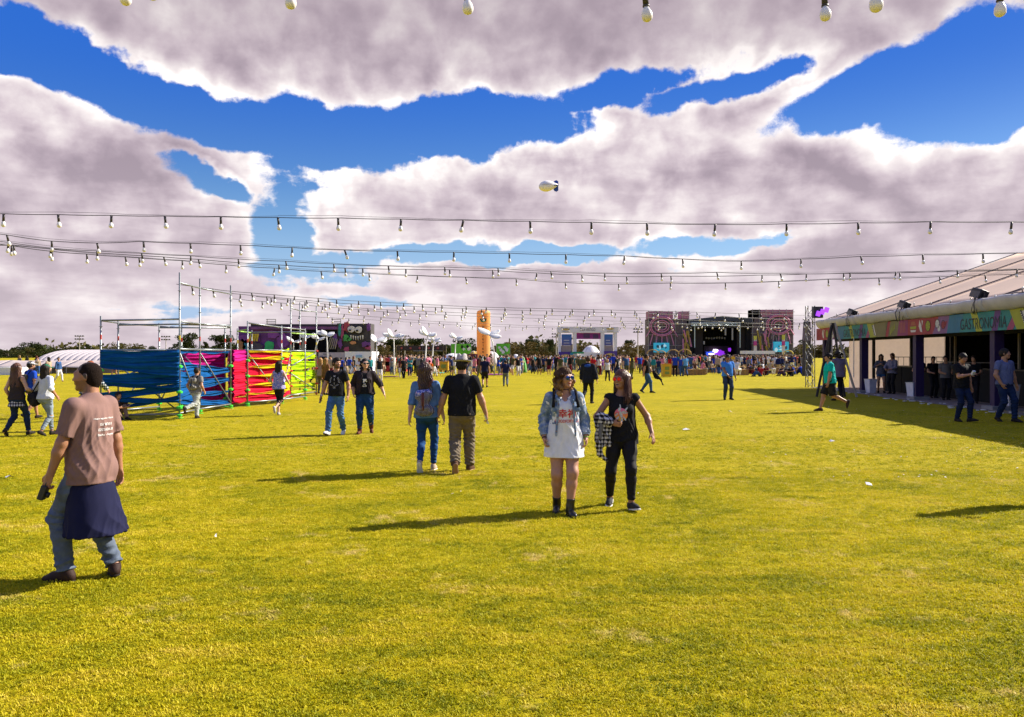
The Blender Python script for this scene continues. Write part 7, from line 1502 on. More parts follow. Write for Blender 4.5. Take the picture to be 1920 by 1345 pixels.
# white cabin
cb_ = empty('white_cabin', pl(648, 74), 0, 'plain white exhibition cabin with a small blue sign below the graffiti stage', 'cabin')
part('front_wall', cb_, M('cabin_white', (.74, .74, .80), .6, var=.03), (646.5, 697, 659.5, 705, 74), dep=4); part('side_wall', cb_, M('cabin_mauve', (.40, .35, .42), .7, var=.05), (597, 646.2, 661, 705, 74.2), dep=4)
part('doorway', cb_, DRK, (599, 619, 669, 700, 74.05), dep=.1); part('sign', cb_, M('cabin_sign', (.25, .42, .62), .6), (667, 679, 666, 671, 73.9), dep=.06)
text_obj('lettering', 'adidas', M('logo_dark', (.05, .05, .06), .6), cb_, at(609.5, 664.5, 73.9) - cb_.location, (1, 0, 0), (0, 0, 1), .12, .3) if False else None
for k in range(3): b = MB(); b.poly([(-.05, -.08), (.05, -.08), (.02, .08), (-.02, .08)], .03, (at(609.5 + (k - 1) * 2.2, 664.5, 73.9) - cb_.location, Vector((1, 0, 0)), Vector((0, 0, 1)))); b.build('logo_leaf', M('logo_dark', (.05, .05, .06), .6), cb_)
# long arched tent, far left
D3 = 74.0
at_ = empty('arched_tent', pl(120, D3), 0, 'long white arched tent with ribbed roof at the far left', 'tent'); WC = M('tent_white', (.40, .355, .365), .7, var=.05)
x0, x1 = 10, 222; n = 18; wd = 6.0; hh = 1.75 + (HY - 656) / F * D3
X_0 = (x0 - CX) / F * D3 - at_.location.x
for k in range(n):
    xa = (x0 + (x1 - x0) * k / n - CX) / F * D3 - at_.location.x; xb = (x0 + (x1 - x0) * (k + 1) / n - CX) / F * D3 - at_.location.x
    def fn(u, v, xa=xa, xb=xb): t = .10 + v * (math.pi - .2); bo = .16 * abs(math.sin(math.pi * u)) ** .6; xx = xa + (xb - xa) * u; e_ = min(1, (xx - X_0) / 2.6 + .02); e_ = math.sqrt(1 - (1 - e_) ** 2); return Vector((xx + .25 * math.cos(t) * u, 1 + wd - wd * e_ * math.cos(t) * (1 + bo * .2), ((hh - .1) * math.sin(t) ** .8 + bo) * e_))
    grid_mesh('roof_bay', fn, 5, 14, WC, at_, True)
b = MB(); L2 = [Vector(((x0 - CX) / F * D3 - at_.location.x, -1.5, 1.3))]
part('front_wall', at_, M('tent_wall_grey', (.16, .13, .13), .8), (x0 - 60, x1 - 6, 686, 700, D3 - .9), dep=.1)
for k in range(4):
    def fn(u, v, k=k): xa = (x0 - 60 + (x1 + 40 - x0) * (k + u) / 4 - CX) / F * D3 - at_.location.x; return Vector((xa, -2.0 + v * 2.6, .62 + v * .60 - .05 * math.sin(math.pi * u)))
    grid_mesh('canopy_front', fn, 8, 4, M('canopy_cream', (.42, .35, .33), .7), at_, True, .02)
for k in range(8): x = (x0 + (x1 - 20 - x0) * k / 7 - CX) / F * D3 - at_.location.x; b = MB(); b.tube((x, -2, 0), (x, -2, .64), .05, 5); b.build('tent_pole', STM, at_)
part('white_kiosk', at_, WHITEC, (-10, 30, 689, 706, D3 - 6), dep=2)
# booth with screens
D4 = 92.0
bo = empty('white_booth', pl(1102, D4), 0, 'white festival booth with tall blue screens and purple counters', 'booth'); WB = M('booth_white', (.74, .72, .74), .6, var=.04); VI = M('booth_violet', (.07, .03, .26), .6)
part('top_beam', bo, WB, (1045, 1160, 613.5, 624, D4), dep=1.5)
for x0, x1 in ((1047, 1052), (1075, 1081), (1126.5, 1133), (1152, 1157)): part('column', bo, WB, (x0, x1, 624.3, 692, D4 + .05), dep=1.2)
part('front_panel', bo, VI, (1048, 1071, 660, 694, D4 - .3), (1133, 1157, 658.5, 694, D4 - .3), dep=.8)
b = MB()
for x0, x1 in ((1053, 1072), (1132, 1149)):
    for k in range(8):
        c_ = (.02 + .02 * k, .13 - .006 * k, .42 - .03 * k) if k < 5 else (.16 + .03 * k, .14 + .02 * k, .22); part('screen', bo, M('booth_screen%d' % k, c_, .4), (x0, x1, 627 + k * 4.1, 631.1 + k * 4.1, D4 + .2), dep=.1)
    part('screen_text', bo, WHITEC, *[(x0 + 4, x1 - 5 + j, 638 + j * 5, 638.9 + j * 5, D4 + .1) for j in range(3)], dep=.05)
part('centre_banner', bo, M('banner_magenta', (.30, .03, .24), .7, var=.4, vs_=1), (1081, 1126, 624.5, 636, D4 + .3), dep=.1); part('banner_art', bo, M('banner_art', (.07, .03, .10), .7), (1094, 1106, 626, 634, D4 + .2), (1112, 1122, 627, 635, D4 + .2), dep=.06)
text_obj('lettering', 'SALA VERTIGO', M('ink_dark', (.03, .02, .02), .6), bo, at(1102, 618.5, D4 - .02) - bo.location, (1, 0, 0), (0, 0, 1), .32, 1.75)
for x, y in ((1060.5, 618), (1144, 617), (1061, 667), (1144, 665)):      # bow-tie emblem
    b = MB(); s_ = .45 if y < 640 else .5; b.poly([(-s_, -.03), (-s_ * .5, -.03), (-s_ * .5, -.10), (s_ * .5, -.10), (s_ * .5, -.03), (s_, -.03), (s_ * .85, .10), (s_ * .42, .10), (s_ * .42, .16), (-s_ * .42, .16), (-s_ * .42, .10), (-s_ * .85, .10)], .05, (at(x, y, D4 - .05 if y < 640 else D4 - .35) - bo.location, Vector((1, 0, 0)), Vector((0, 0, 1)))); b.build('emblem', M('emblem_gold', (.50, .36, .12), .4, .5), bo)
    part('emblem_text', bo, STM if y < 640 else WHITEC, (x - 6, x + 6, y + 4, y + 5, D4 - .05 if y < 640 else D4 - .35), dep=.04)
part('stair_block', bo, WB, (1084, 1128, 661, 671, D4 + 1), dep=2); part('green_sign', bo, M('sign_green', (.02, .28, .12), .6), (1071, 1095, 660, 663.5, D4 - .5), dep=.1); part('teal_sign', bo, M('sign_teal', (.02, .25, .36), .6), (1069, 1075, 662, 680, D4 - .9), dep=.1)
# domes, umbrellas and small tents
def dome(px, D, wpx, ytop, label, mat, cat='tent', squash=1.0, z0=.0, sub='canopy', legs=False, nm='dome_tent'):
    r = empty(nm, pl(px, D), 0, label, cat); w_ = wpx / 2 / F * D; H = 1.75 - (ytop - HY) / F * D - z0; b = MB()
    prof = [(w_ * math.cos(t), z0 + H * math.sin(t)) for t in [i * math.pi / 2 / 7 for i in range(8)]]; prof[-1] = (0.001, z0 + H); b.lathe(prof, 16); b.build(sub, mat, r, True)
    for i in range(8):
        t = i * math.pi / 4; b = MB(); b.path([(math.cos(t) * x * 1.004, math.sin(t) * x * 1.004, z) for x, z in prof], .025, 4); b.build('seam', M('seam_grey', (.45, .43, .43), .7), r)
    if legs or z0:
        for i in range(4): t = i * math.pi / 2 + .7; b = MB(); b.tube((w_ * .9 * math.cos(t), w_ * .9 * math.sin(t), 0), (w_ * .9 * math.cos(t), w_ * .9 * math.sin(t), z0 + .1), .04, 5); b.build('leg', STM, r)
    return r
dome(1108, 100, 46, 648, 'white dome tent seen through the white booth', WB); text_obj('lettering', 'DIRECTV', M('sign_teal', (.02, .25, .36)), bpy.context.scene.objects[[o.name for o in COL.objects if o.name.startswith('dome_tent')][-1]], (.6, -1.75, 1.7), (1, 0, 0), (0, .35, 1), .35, 2.2)
dome(850, 84, 42, 663, 'white dome umbrella left of the maroon panel', WHITEC, 'umbrella', z0=1.15, nm='dome_umbrella'); dome(922, 82, 34, 659, 'white dome umbrella right of the orange column', WHITEC, 'umbrella', z0=.6, nm='dome_umbrella'); dome(889, 90, 18, 658.5, 'yellow umbrella behind the maroon panel', M('umbrella_yellow', (.60, .36, .03), .7), 'umbrella', z0=1.6, nm='umbrella')
dome(979, 78, 17, 668.5, 'small bright green dome beside the white balloon', M('dome_green', (.10, .45, .04), .7))
for i, (px, w_, D) in enumerate(((1000, 18, 96), (1018, 16, 98), (1034, 20, 100), (996, 14, 92), (941, 20, 86))):
    r = empty('peaked_tent', pl(px, D), 0, ['small white peaked tent, leftmost of the row left of the booth', 'small white peaked tent, middle of the row left of the booth', 'small white peaked tent nearest the booth', 'low white peaked tent before the row left of the booth', 'white peaked tent below the right green banner'][i], 'tent', 'white peaked tents'); h_ = w_ / 2 / F * D
    zt = 1.75 - (667 - HY + (i % 2) * 2) / F * D; b = MB(); b.raw([(-h_, -h_, 1.0), (h_, -h_, 1.0), (h_, h_, 1.0), (-h_, h_, 1.0), (0, 0, zt)], [(0, 1, 4), (1, 2, 4), (2, 3, 4), (3, 0, 4)]); b.build('roof', WHITEC, r)
    b = MB(); b.box((0, h_ * .9, .5), (h_ * 2, .05, 1.0)); b.build('back_wall', WHITEC, r)
    for sx in (-1, 1):
        for sy in (-1, 1): b = MB(); b.tube((sx * h_, sy * h_, 0), (sx * h_, sy * h_, 1.0), .03, 5); b.build('leg', STM, r)
bl = empty('balloon', pl(967.5, 80), 0, 'round white balloon with a blue emblem on a short mast', 'balloon'); b = MB(); b.sphere((0, 0, 1.35), 8 / F * 80, 18); b.build('sphere', WHITEC, bl, True); b = MB(); b.tube((0, 0, 0), (0, 0, 1.0), .04, 6); b.build('mast', STM, bl)
b = MB(); b.poly([(-.2, .0), (.22, .08), (.05, .0), (.2, -.08), (-.05, -.04)], .05, ((0, -8 / F * 80 - .01, 1.4), (1, 0, 0), (0, 0, 1))); b.build('emblem', M('emblem_blue', (.02, .12, .45), .6), bl)
# orange inflatable column
oc = empty('inflatable_column', pl(906.5, 80), 0, 'tall orange inflatable column with green and red logo and vertical letters', 'inflatable'); R0 = 12.7 / F * 80; HT = 1.75 + (HY - 582) / F * 80; b = MB()
prof = [(R0, 0)] + [(R0 * (1 - .012 * (i % 2)), .25 + i * .46) for i in range(int((HT - .8) / .46))] + [(R0, HT - .55), (R0 * 1.02, HT - .42), (R0 * .99, HT - .25), (R0 * .9, HT - .08), (R0 * .6, HT), (.001, HT + .02)]
b.lathe(prof, 26); b.build('tube', M('inflatable_orange', (.84, .47, .14), .6, var=.03, trans=.45), oc, True)
for k, ch_ in enumerate('EN CENTER'):
    if ch_ != ' ': text_obj('letter', ch_, M('letter_brown', (.05, .015, .01), .6), oc, (0, -R0 - .03, 1.75 - (613.5 - HY + k * 5.85) / F * 80), (1, 0, 0), (0, 0, 1), .20, .17, bold=.02)
b = MB(); zc_ = 1.75 + (HY - 599) / F * 80; pts = []
for i in range(11): t = math.pi + i * math.pi / 10; pts.append((.34 * math.cos(t), .34 * math.sin(t)))
for i in range(11): t = 2 * math.pi - i * math.pi / 10; pts.append((.17 * math.cos(t), .17 * math.sin(t)))
b.poly(pts[:11] + [(.34, .05), (.17, .05)] + pts[11:] + [(-.17, .05), (-.34, .05)], .04, ((0, -R0 - .03, zc_), (1, 0, 0), (0, 0, 1))); b.build('green_logo', M('logo_green', (.005, .14, .07), .6), oc)
b = MB(); b.poly([(-.13, -.1), (.13, -.1), (.15, .15), (.05, .22), (.04, .45), (-.03, .48), (-.04, .2), (-.15, .15)], .05, ((0, -R0 - .06, zc_ + .03), (1, 0, 0), (0, 0, 1))); b.build('red_logo', M('logo_red', (.40, .02, .02), .6), oc)
# banners, arch, kiosks
GR = M('banner_green', (.12, .48, .02), .7, var=.25, vs_=2)
for px0, px1, y0, y1, D, lab in ((846, 883, 645, 664, 95, 'bright green banner with a black and white face left of the orange column'), (931, 956, 644.5, 668, 92, 'bright green banner with pale drawings right of the orange column')):
    r = empty('green_banner', pl((px0 + px1) / 2, D), 0, lab, 'banner', 'green banners by the orange column'); part('cloth', r, GR, (px0, px1, y0, y1, D), dep=.12); part('post', r, STM, (px0 - .8, px0, y0, 694, D), dep=.1); part('post', r, STM, (px1, px1 + .8, y0, 694, D), dep=.1)
    for k in range(5): blob('drawing', px0 + (px1 - px0) * (.55 + .09 * k if px0 < 900 else .2 + .15 * k), (y0 + y1) / 2 + (k % 3 - 1) * 4, 3, 3, D - .1 - .02 * k, [DRK, WHITEC, GR][k % 3] if px0 < 900 else WHITEC, r, .4, 8, .05)
ar = empty('entrance_arch', pl(790, 98), 0, 'dark arch banner with red round emblems on truss legs', 'arch'); part('beam', ar, M('arch_dark', (.035, .022, .024), .8), (745, 836, 648.5, 657.5, 98), dep=.8); part('rail', ar, STM, (775, 830, 657.7, 658.6, 97.9), dep=.1)
for k in range(5): blob('emblem', 753 + k * 17, 653, 2.2, 2.2, 97.9, M('emblem_red', (.30, .06, .06), .7), ar, .05, 10, .08)
for x in (746, 790, 806, 834): truss(ar, pl(x, 98.2) - ar.location, at(x, 648, 98.2) - ar.location, .35, .035, M('arch_leg', (.20, .15, .09), .7))
for i, (x0, x1, y0, D, lab) in enumerate(((710, 740, 671.5, 80, 'long red kiosk with awning left of the tall white pole'), (751, 761, 671.5, 80, 'small red kiosk below the dark arch'), (697, 710, 672.5, 82, 'red kiosk hard by the white cabin'))):
    r = empty('red_kiosk', pl((x0 + x1) / 2, D), 0, lab, 'kiosk', 'red kiosks'); RK = M('kiosk_red', (.40, .015, .02), .6); part('fascia', r, RK, (x0, x1, y0, y0 + 7, D), dep=2); part('counter', r, RK, (x0 + 1, x1 - 1, y0 + 15, 697, D + .2), dep=1.6); part('back', r, DRK, (x0 + 1, x1 - 1, y0 + 7, y0 + 15, D + 1.8), dep=.1); part('post', r, WHITEC, (x0 + .3, x0 + 1.2, y0 + 7, 697, D + .05), dep=.1)
part('lime_awning', empty('lime_stand', pl(782, 86), 0, 'low stand with a lime green awning under the dark arch', 'stand'), M('lime', (.35, .48, .05), .7), (777, 790, 671, 677, 86), (778, 779, 677, 694, 86), (788, 789, 677, 694, 86), dep=1)
mp_ = empty('maroon_panel', pl(884, 72), 0, 'maroon display panel with a white oval scribble logo', 'panel'); part('board', mp_, M('maroon', (.14, .012, .025), .6), (873, 895.5, 664, 697, 72), dep=.3)
for rr_2, y in ((7.5, 681), (5.6, 680.5), (3.6, 682)): b = MB(); b.path([at(881.5 + rr_2 * math.cos(t), y + rr_2 * .62 * math.sin(t), 71.75) - mp_.location for t in [i * 2 * math.pi / 18 for i in range(19)]], .045, 4); b.build('logo_stroke', WHITEC, mp_)
YB = M('yellow_box', (.62, .36, .008), .55)
for px0, px1, y0, y1, D, lab, nm in ((823, 840, 679.5, 695, 72, 'yellow game box on the lawn left of the maroon panel', 'yellow_box'), (1243, 1259, 684, 706.5, 61, 'yellow orange waste bin with green labels beside three men in blue', 'waste_bin')):
    r = empty(nm, pl((px0 + px1) / 2, D), 0, lab, 'box' if nm == 'yellow_box' else 'bin'); part('shell', r, YB, (px0, px1, y0, y1, D), dep=.7); part('rim', r, M('yellow_dark', (.45, .22, .005), .6), (px0 - .4, px1 + .4, y0 - 1.4, y0, D - .05), dep=.8)
    part('label_panel', r, M('label_green', (.20, .26, .05), .7), (px0 + 4, px1 - 4, y0 + 4, y0 + 10, D - .04), (px0 + 4, px1 - 4, y0 + 13, y0 + 18, D - .04) if nm == 'waste_bin' else (px0 + 5, px1 - 5, y0 + 10.5, y0 + 11.5, D - .04), dep=.03)
    for k in range(2): part('foot', r, DRK, (px0 + 1 + k * (px1 - px0 - 4), px0 + 3 + k * (px1 - px0 - 4), y1 - .6, y1 + .4, D + .1), dep=.3)
hx = empty('round_sign', pl(1374.5, 70), 0, 'yellow rounded sign on a pole behind the man in the blue polo', 'sign'); blob('plate', 1374.5, 671.5, 4.2, 3, 70, YB, hx, .02, 8, .06); b = MB(); b.tube((0, 0.06, 0), (0, .06, 1.5), .03, 6); b.build('pole', STM, hx)
for px0, px1, y, D, c_, lab in ((808, 832, 700, 77, (.03, .42, .36), 'turquoise mat on the grass under the flower sculptures'), (915, 945, 703, 69, (.35, .04, .30), 'magenta mat on the grass right of the orange column'), (720, 745, 707, 64, (.12, .05, .03), 'brown rug on the grass by the white poles')):
    r = empty('mat', G((px0 + px1) / 2, y), 0, lab, 'mat'); wd = (px1 - px0) / F * GD(y); b = MB(); b.box((0, 0, .03), (wd, 1.6, .05)); b.build('mat_body', M('mat_%d' % px0, c_, .8), r); b = MB(); b.box((0, 0, .062), (wd * .7, 1.0, .012)); b.build('mat_centre', M('mat_in_%d' % px0, tuple(min(1, q * 1.8) for q in c_), .8), r)
# floodlight masts
for px, yt, D, rows, lab in ((149, 631, 230, 2, 'distant floodlight mast above the white arched tent'), (311, 632, 230, 2, 'distant floodlight mast behind the blue ribbon scaffold'), (759, 631, 230, 2, 'distant floodlight mast between the white flower sculptures'), (1043, 627, 200, 2, 'floodlight mast left of the white booth'), (1196, 618, 170, 2, 'tall floodlight mast left of the main stage')):
    r = empty('floodlight_mast', pl(px, D), 0, lab, 'floodlight mast', 'floodlight masts round the field'); zt = 1.75 + (HY - yt) / F * D; b = MB(); b.tube((0, 0, 0), (0, 0, zt), .16, 8, .09); b.build('pole', M('mast_grey', (.42, .38, .34), .6), r); sp = 4.6 / F * D
    for j in range(rows):
        z = zt - j * 5.6 / F * D; b = MB(); b.box((0, .1, z), (sp * 4, .12, .12)); b.build('crossbar', STM, r)
        for k in range(4): b = MB(); b.box(((k - 1.5) * sp, -.15, z + .1), (sp * .55, .25, sp * .5), (.3, 0, 0)); b.build('lamp', M('mast_lamp', (.05, .05, .055), .3), r)
# white flower sculptures on bent poles
WNG = M('petal_white', (.80, .80, .80), .6, var=.03, trans=.3)
def petal(root, c, ax, L3, W3, tiltv):
    ax = Vector(ax).normalized(); sd = ax.cross(Vector(tiltv)).normalized(); up = sd.cross(ax)
    def fn(u, v): t = v * 2 - 1; wv = W3 * math.sin(math.pi * min(1, u * .93 + .04)) ** .6 * (1 + .3 * u); return Vector(c) + ax * (u * L3) + sd * (t * wv) + up * (.12 * W3 * math.sin(u * 5) - .25 * W3 * t * t + .18 * L3 * u * u)
    grid_mesh('petal', fn, 10, 6, WNG, root, True, .015)
FLW = [(551, 641, 550, 72, .9, 'low left one before the dark stage'), (574, 632, 571, 72, 1.0, 'left one of the pair before the dark stage'), (598, 635, 590, 73, .9, 'right one of the pair before the dark stage'), (612, 628, 614, 66, 1.0, 'on a bent pole at the cabin corner'), (706, 639, 706, 74, 1.15, 'first right of the graffiti stage'), (738, 631, 739, 68, 1.3, 'with long raised petals'), (802, 628, 798, 66, 1.3, 'largest, on two poles'), (814, 637, 811, 72, .9, 'hanging lower beside the largest'), (856, 633, 853, 74, 1.0, 'above the left green banner'), (918, 627, 927, 66, 1.25, 'across the orange column')]
for i, (px, py, pb, D, sz, lab) in enumerate(FLW):
    r = empty('flower_sculpture', pl(pb, D), 0, 'white flower sculpture on a slim pole, ' + lab, 'sculpture', 'white flower sculptures'); c = at(px, py, D) - r.location; b = MB()
    b.path([(0, 0, 0), (0, 0, c.z * .5), (c.x * .35, 0, c.z * .8), (c.x, 0, c.z)], [.07, .06, .05, .035], 7); b.build('pole', WHITEC, r, True); q = random.Random(i + 11)
    for k, (ax, az_) in enumerate(((-1, .25), (1, .15), (-.7, .75), (.8, -.2))): petal(r, c, (ax + q.uniform(-.2, .2), q.uniform(-.7, .7), az_ + q.uniform(-.25, .25)), sz * q.uniform(.55, .95), .22 * sz, (q.uniform(-.3, .3), -.7, 1))
# hay bales
BALE = M('bale_side', (.22, .13, .06), .95, var=.5, vs_=8, bump=.6, bs=60)
bales = [(1292, 704), (1310, 703.5), (1262, 703), (1225, 697), (1240, 696), (1322, 697), (1330, 696), (1345, 696.5), (1352, 697), (1385, 700), (1396, 699.5), (1402, 698), (1426, 696), (1448, 701), (1455, 700), (1470, 698), (1478, 697), (1492, 698), (1500, 699), (1372, 697), (1280, 697), (1436, 698), (1333, 699), (1390, 704)]
def bale_mesh():
    b = MB(); b.box((0, 0, .26), (1.05, .55, .50)); me = bpy.data.meshes.new('straw_block'); me.from_pydata([tuple(v) for v in b.v], [], b.f); bm = bmesh.new(); bm.from_mesh(me); bmesh.ops.subdivide_edges(bm, edges=bm.edges[:], cuts=4, use_grid_fill=True)
    q = random.Random(2)
    for v in bm.verts: v.co += Vector((q.uniform(-.02, .02), q.uniform(-.02, .02), q.uniform(-.015, .02) if v.co.z > .05 else 0))
    bm.to_mesh(me); bm.free(); me.materials.append(BALE); me.materials.append(STRAW); me.update()
    for p in me.polygons: p.material_index = 1 if p.normal.z > .6 else 0
    return me
bme = bale_mesh()
ORD = ['first', 'second', 'third', 'fourth', 'fifth', 'sixth', 'seventh', 'eighth', 'ninth', 'tenth', 'eleventh', 'twelfth', 'thirteenth', 'fourteenth', 'fifteenth', 'sixteenth', 'seventeenth', 'eighteenth', 'nineteenth', 'twentieth']
rows_ = {True: sorted(x for x, y in bales if y < 699), False: sorted(x for x, y in bales if y >= 699)}
for i, (px, py) in enumerate(bales):
    g_ = G(px, py); far_ = py < 699
    r = empty('hay_bale', g_, rng.uniform(-.3, .3), f'straw bale seat in the {"far" if far_ else "near"} row before the stage, {ORD[rows_[far_].index(px)]} from the left', 'hay bale', 'hay bales set out as seats'); link('straw_block', bme, None, r)
    for x in (-.25, .25): b = MB(); b.box((x, 0, .262), (.015, .58, .535)); b.build('twine', M('twine', (.5, .3, .08), .8), r)

# ------------------------------------------------------------------ string lights
WIRE = M('wire_black', (.015, .014, .015), .6, var=0); SOCK = M('socket_dark', (.035, .028, .022), .5, var=0); BULB = M('bulb_pearl', (.80, .76, .72), .25, var=0, coat=.5)
def bulb_meshes():
    b = MB(); b.tube((0, 0, 0), (0, 0, -.115), .019, 10); b.lathe([(.022, -.118), (.022, -.108)], 10); s_ = b.build('socket', SOCK, None, True); b = MB()
    b.lathe([(.017, -.118), (.022, -.132), (.032, -.150), (.036, -.172), (.034, -.190), (.024, -.204), (.010, -.211), (.0005, -.213)], 14); g_ = b.build('bulb', BULB, None, True); a, c = s_.data, g_.data; bpy.data.objects.remove(s_); bpy.data.objects.remove(g_); return a, c
sme, bme_ = bulb_meshes()
def string(label, pts, bulbs, zh=4.0, D=None, scale=1.0, r=.006, twin=True, seed=0):
    """pts: (px, py) the wire passes; each is put at the depth where a wire zh metres up would show there"""
    q = random.Random(seed); W3 = []
    if pts[0][0] <= 20 and D is None: pts = [(pts[0][0] - 420, pts[0][1] - 6)] + pts
    for i, p in enumerate(pts):
        d = p[2] if len(p) > 2 else (D if D else (zh - CH) * F / (HY - p[1])); W3.append(at(p[0], p[1], d))
    root = empty('string_lights', W3[0], 0, label, 'string lights', 'strings of bulbs over the lawn'); o = root.location
    xs_ = [p[0] for p in pts]
    def on(px):
        for i in range(len(xs_) - 1):
            if xs_[i] <= px <= xs_[i + 1] + 1e-6: t = (px - xs_[i]) / (xs_[i + 1] - xs_[i]); a = W3[i]; c = W3[i + 1]; d = 1 / ((1 - t) / a.y + t / c.y); s = (d - a.y) / (c.y - a.y) if abs(c.y - a.y) > 1e-6 else t; return a.lerp(c, s) - o
        return W3[-1] - o
    allx = sorted(set(list(xs_) + list(bulbs))); path = []
    for i in range(len(allx) - 1):
        a, c = on(allx[i]), on(allx[i + 1])
        for k in range(4): t = k / 4; path.append(a.lerp(c, t) - Vector((0, 0, .008 * (c - a).length * math.sin(math.pi * t))))
    path.append(on(allx[-1])); b = MB(); b.path(path, r, 4); b.build('wire', WIRE, root)
    if twin: b = MB(); b.path([p + Vector((0, .02, .015 + .03 * math.sin(i * .35) ** 2)) for i, p in enumerate(path[::3] + [path[-1]])], r * .45, 4); b.build('carrier_wire', WIRE, root)
    for x in bulbs:
        p = on(x); bo_ = link('bulb', bme_, None, root); bo_.location = p; bo_.rotation_euler = (q.gauss(0, .10), q.gauss(-.02, .10), 0); bo_.scale = (scale,) * 3; so_ = link('socket', sme, None, bo_)
def xs2(a, b_, n, j=.0, seed=1): q = random.Random(seed); return [a + (b_ - a) * (i + .5 + q.uniform(-j, j)) / n for i in range(n)]
string('nearest string of bulbs, hanging from above the top edge of the picture', [(150, -56), (547, -44), (876, -33), (1208, -22), (1545, -20), (1900, -34)], [225, 547, 876, 1208, 1545, 1874], D=5.0, r=.005)
string('very near string with one big bulb at the upper right', [(200, -76), (1165, -79), (1637, -52), (1750, -50)], [273, 700, 1165, 1637], D=4.2, r=.005)
string('first full string of bulbs across the sky', [(-60, 400), (205, 404), (520, 408), (640, 409), (870, 413), (1110, 417), (1215, 419), (1345, 421), (1470, 420), (1610, 418), (1745, 416), (2000, 417)], [7, 109, 209, 309, 414, 521, 634, 752, 869, 994, 1109, 1213, 1341, 1475, 1609, 1745, 1897], seed=1, r=.006)
string('second string of bulbs, joined to a higher wire at the left', [(-40, 433), (90, 452), (182, 456), (260, 453), (375, 457), (480, 461), (640, 469), (745, 471), (955, 475), (1171, 480), (1280, 486), (1390, 490), (1502, 486), (1615, 481), (1730, 478), (1843, 476), (1990, 472)], [13, 97, 182, 269, 357, 451, 548, 646, 745, 851, 955, 1061, 1171, 1280, 1390, 1502, 1614, 1730, 1843], seed=2, r=.007)
string('third string of bulbs, over the near white arched tent', [(-20, 450), (100, 466), (260, 475), (358, 480), (447, 486), (537, 490), (640, 496), (728, 499), (832, 501), (934, 503), (1033, 509), (1134, 513), (1241, 513), (1344, 511), (1463, 513), (1582, 513), (1687, 512), (1795, 507), (1990, 504)], [16, 96, 182, 266, 358, 447, 536, 626, 728, 834, 934, 1033, 1134, 1240, 1344, 1463, 1582, 1687, 1795, 1907], seed=3, r=.007)
string('fourth string of bulbs, lowest at the middle of the picture', [(-20, 455), (100, 472), (235, 482), (342, 489), (424, 497), (515, 503), (602, 509), (692, 513), (783, 517), (873, 520), (968, 523), (1060, 530), (1160, 533), (1257, 531), (1360, 531), (1460, 528), (1553, 524), (1648, 522), (1762, 519), (1960, 512)], [22, 98, 163, 235, 261, 342, 424, 515, 602, 692, 783, 873, 968, 1060, 1160, 1257, 1360, 1460, 1553, 1648, 1762, 1847], seed=4, r=.008)
string('fifth string of bulbs, close above the fourth', [(20, 460), (307, 482), (523, 497), (647, 503), (761, 505), (924, 507), (1007, 512), (1175, 519), (1429, 516), (1594, 512), (1940, 505)], [26, 307, 372, 523, 647, 680, 761, 843, 924, 1007, 1091, 1175, 1258, 1429, 1512, 1594, 1680], seed=5, r=.008, twin=False)
far = [('far string of bulbs starting at the tall scaffold posts', [(331, 533), (430, 546), (640, 563), (900, 576), (1216, 583), (1530, 592)], 30), ('far string just below the first one from the scaffold', [(430, 550), (640, 569), (900, 580), (1216, 588), (1500, 600)], 26),
       ('far string crossing the top of the orange column', [(480, 556), (700, 580), (900, 588), (1216, 596), (1520, 612)], 28), ('far string crossing the logo of the orange column', [(430, 560), (760, 588), (1000, 597), (1216, 604), (1487, 616)], 28),
       ('far string from the second tall scaffold posts', [(594, 585), (800, 602), (1000, 611), (1216, 616)], 18), ('far string above the white flower sculptures', [(540, 592), (700, 600), (900, 612), (1090, 616)], 18), ('far string across the roof of the main stage', [(1150, 606), (1300, 609), (1420, 609), (1540, 604)], 16), ('lowest far string in front of the main stage', [(1000, 602), (1250, 613), (1400, 614), (1560, 603)], 18)]
for i, (lab, pts, n) in enumerate(far): string(lab, pts, xs2(pts[0][0] + 5, pts[-1][0] - 5, n, .15, i), scale=1.45 if i < 6 else 1.6, r=.010, twin=False, seed=20 + i)
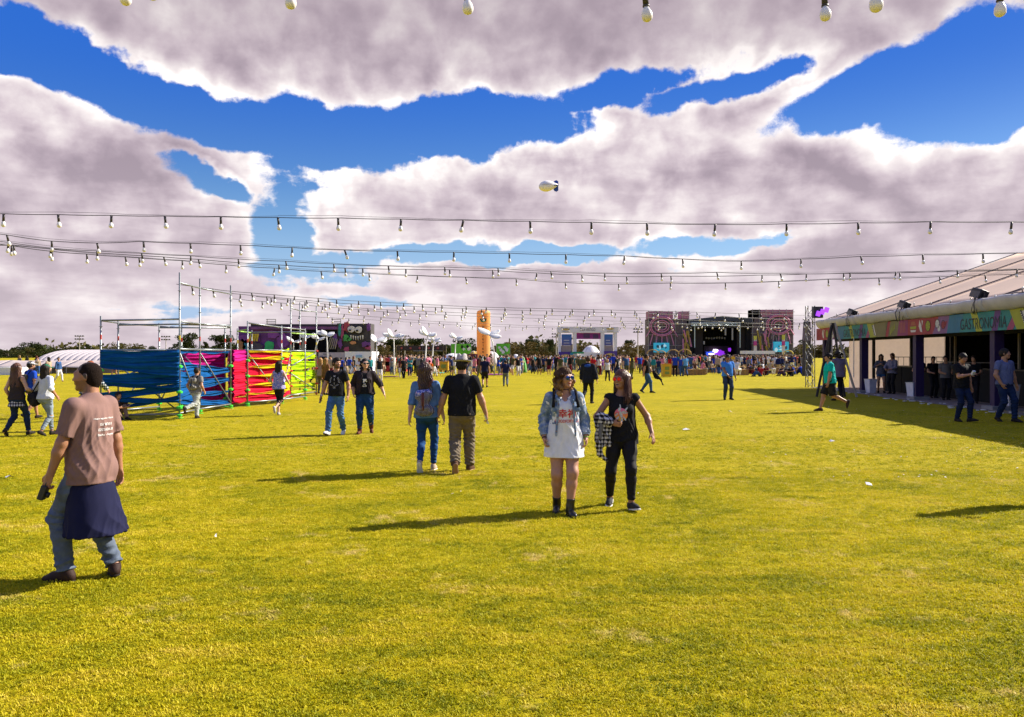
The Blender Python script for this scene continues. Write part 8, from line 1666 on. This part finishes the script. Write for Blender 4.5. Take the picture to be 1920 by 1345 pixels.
# blimp balloon
bp = empty('blimp', at(1027, 349, 150), 0, 'small white and blue blimp balloon high in the sky', 'blimp'); b = MB(); L3 = 3.6
prof = [(.001, -1.72), (.35, -1.62), (.72, -1.3), (.98, -.75), (1.05, -.2), (.95, .35), (.70, .95), (.42, 1.5), (.2, 1.85), (.001, 2.0)]
Rb = Euler((0, R(90), 0)).to_matrix(); b.lathe(prof, 20, ax=Euler((0, R(-6), 0)).to_matrix() @ Rb); b.build('envelope', M('blimp_white', (.84, .78, .74), .5, var=.03), bp, True)
for ax in ((0, 0, 1), (0, 0, -1), (0, 1, 0), (0, -1, 0)):
    b = MB(); a = Vector(ax); xh = Vector((1, 0, 0)); b.poly([(.95, .35), (1.25, .95), (1.65, 1.1), (2.0, .85), (2.0, .1), (1.6, .1)], .07, (Vector((0, 0, 0)), xh, a)); b.build('fin', M('fin_blue', (.01, .05, .32), .5), bp)
text_obj('lettering', 'HEINEKEN', M('ink_grey', (.25, .25, .30), .6), bp, (-.2, -1.08, .1), (1, 0, 0), (0, 0, 1), .3, 1.7)
# litter
LITW = M('paper_white', (.75, .74, .72), .8, var=.05)
for i, (px, py, s_, lab) in enumerate(((1287, 807, .16, 'flattened white cup on the lawn right of the woman in black'), (1629, 911, .11, 'white paper scrap on the sunlit lawn at the right'), (1368, 773, .12, 'white scrap below the man in the blue polo'), (18, 897, .10, 'small white scrap left of the man in brown'), (404, 1010, .03, 'tiny scrap on the open lawn left of the long shadow'), (1560, 829, .10, 'pale scrap at the edge of the tent shadow'))):
    r = empty('paper_scrap', G(px, py), i * 1.3, lab, 'litter', 'litter on the lawn'); b = MB(); b.raw([(-s_ / 2, -s_ / 3, .012), (s_ / 2, -s_ / 3, .025), (s_ / 2, s_ / 3, .015), (0, s_ / 2.5, .05), (-s_ / 2, s_ / 3, .02), (0, 0, .045)], [(0, 1, 5), (1, 2, 5), (2, 3, 5), (3, 4, 5), (4, 0, 5)]); b.build('paper', LITW, r)
b = MB(); q = random.Random(8)
for i in range(170):
    if i < 130: px, py = q.uniform(1400, 1920), q.uniform(742, 900)
    else: px, py = q.uniform(0, 1920), q.uniform(730, 960)
    g_ = G(px, py); s_ = q.uniform(.008, .028)
    if g_.y > 60: continue
    a = q.uniform(0, 6.3); b.box((g_.x, g_.y, .018), (s_, s_ * .6, .004), (q.uniform(-.4, .4), q.uniform(-.4, .4), a))
for i in range(60):
    a = q.uniform(0, 26); p = T(a, q.uniform(-.9, .2), .02); s_ = q.uniform(.04, .22); b.box(p, (s_, s_ * .5, .02), (0, 0, q.uniform(0, 3)))
tag(b.build('litter', LITW), 'scattered small scraps of paper on the grass and walkway', 'litter', kind='stuff')
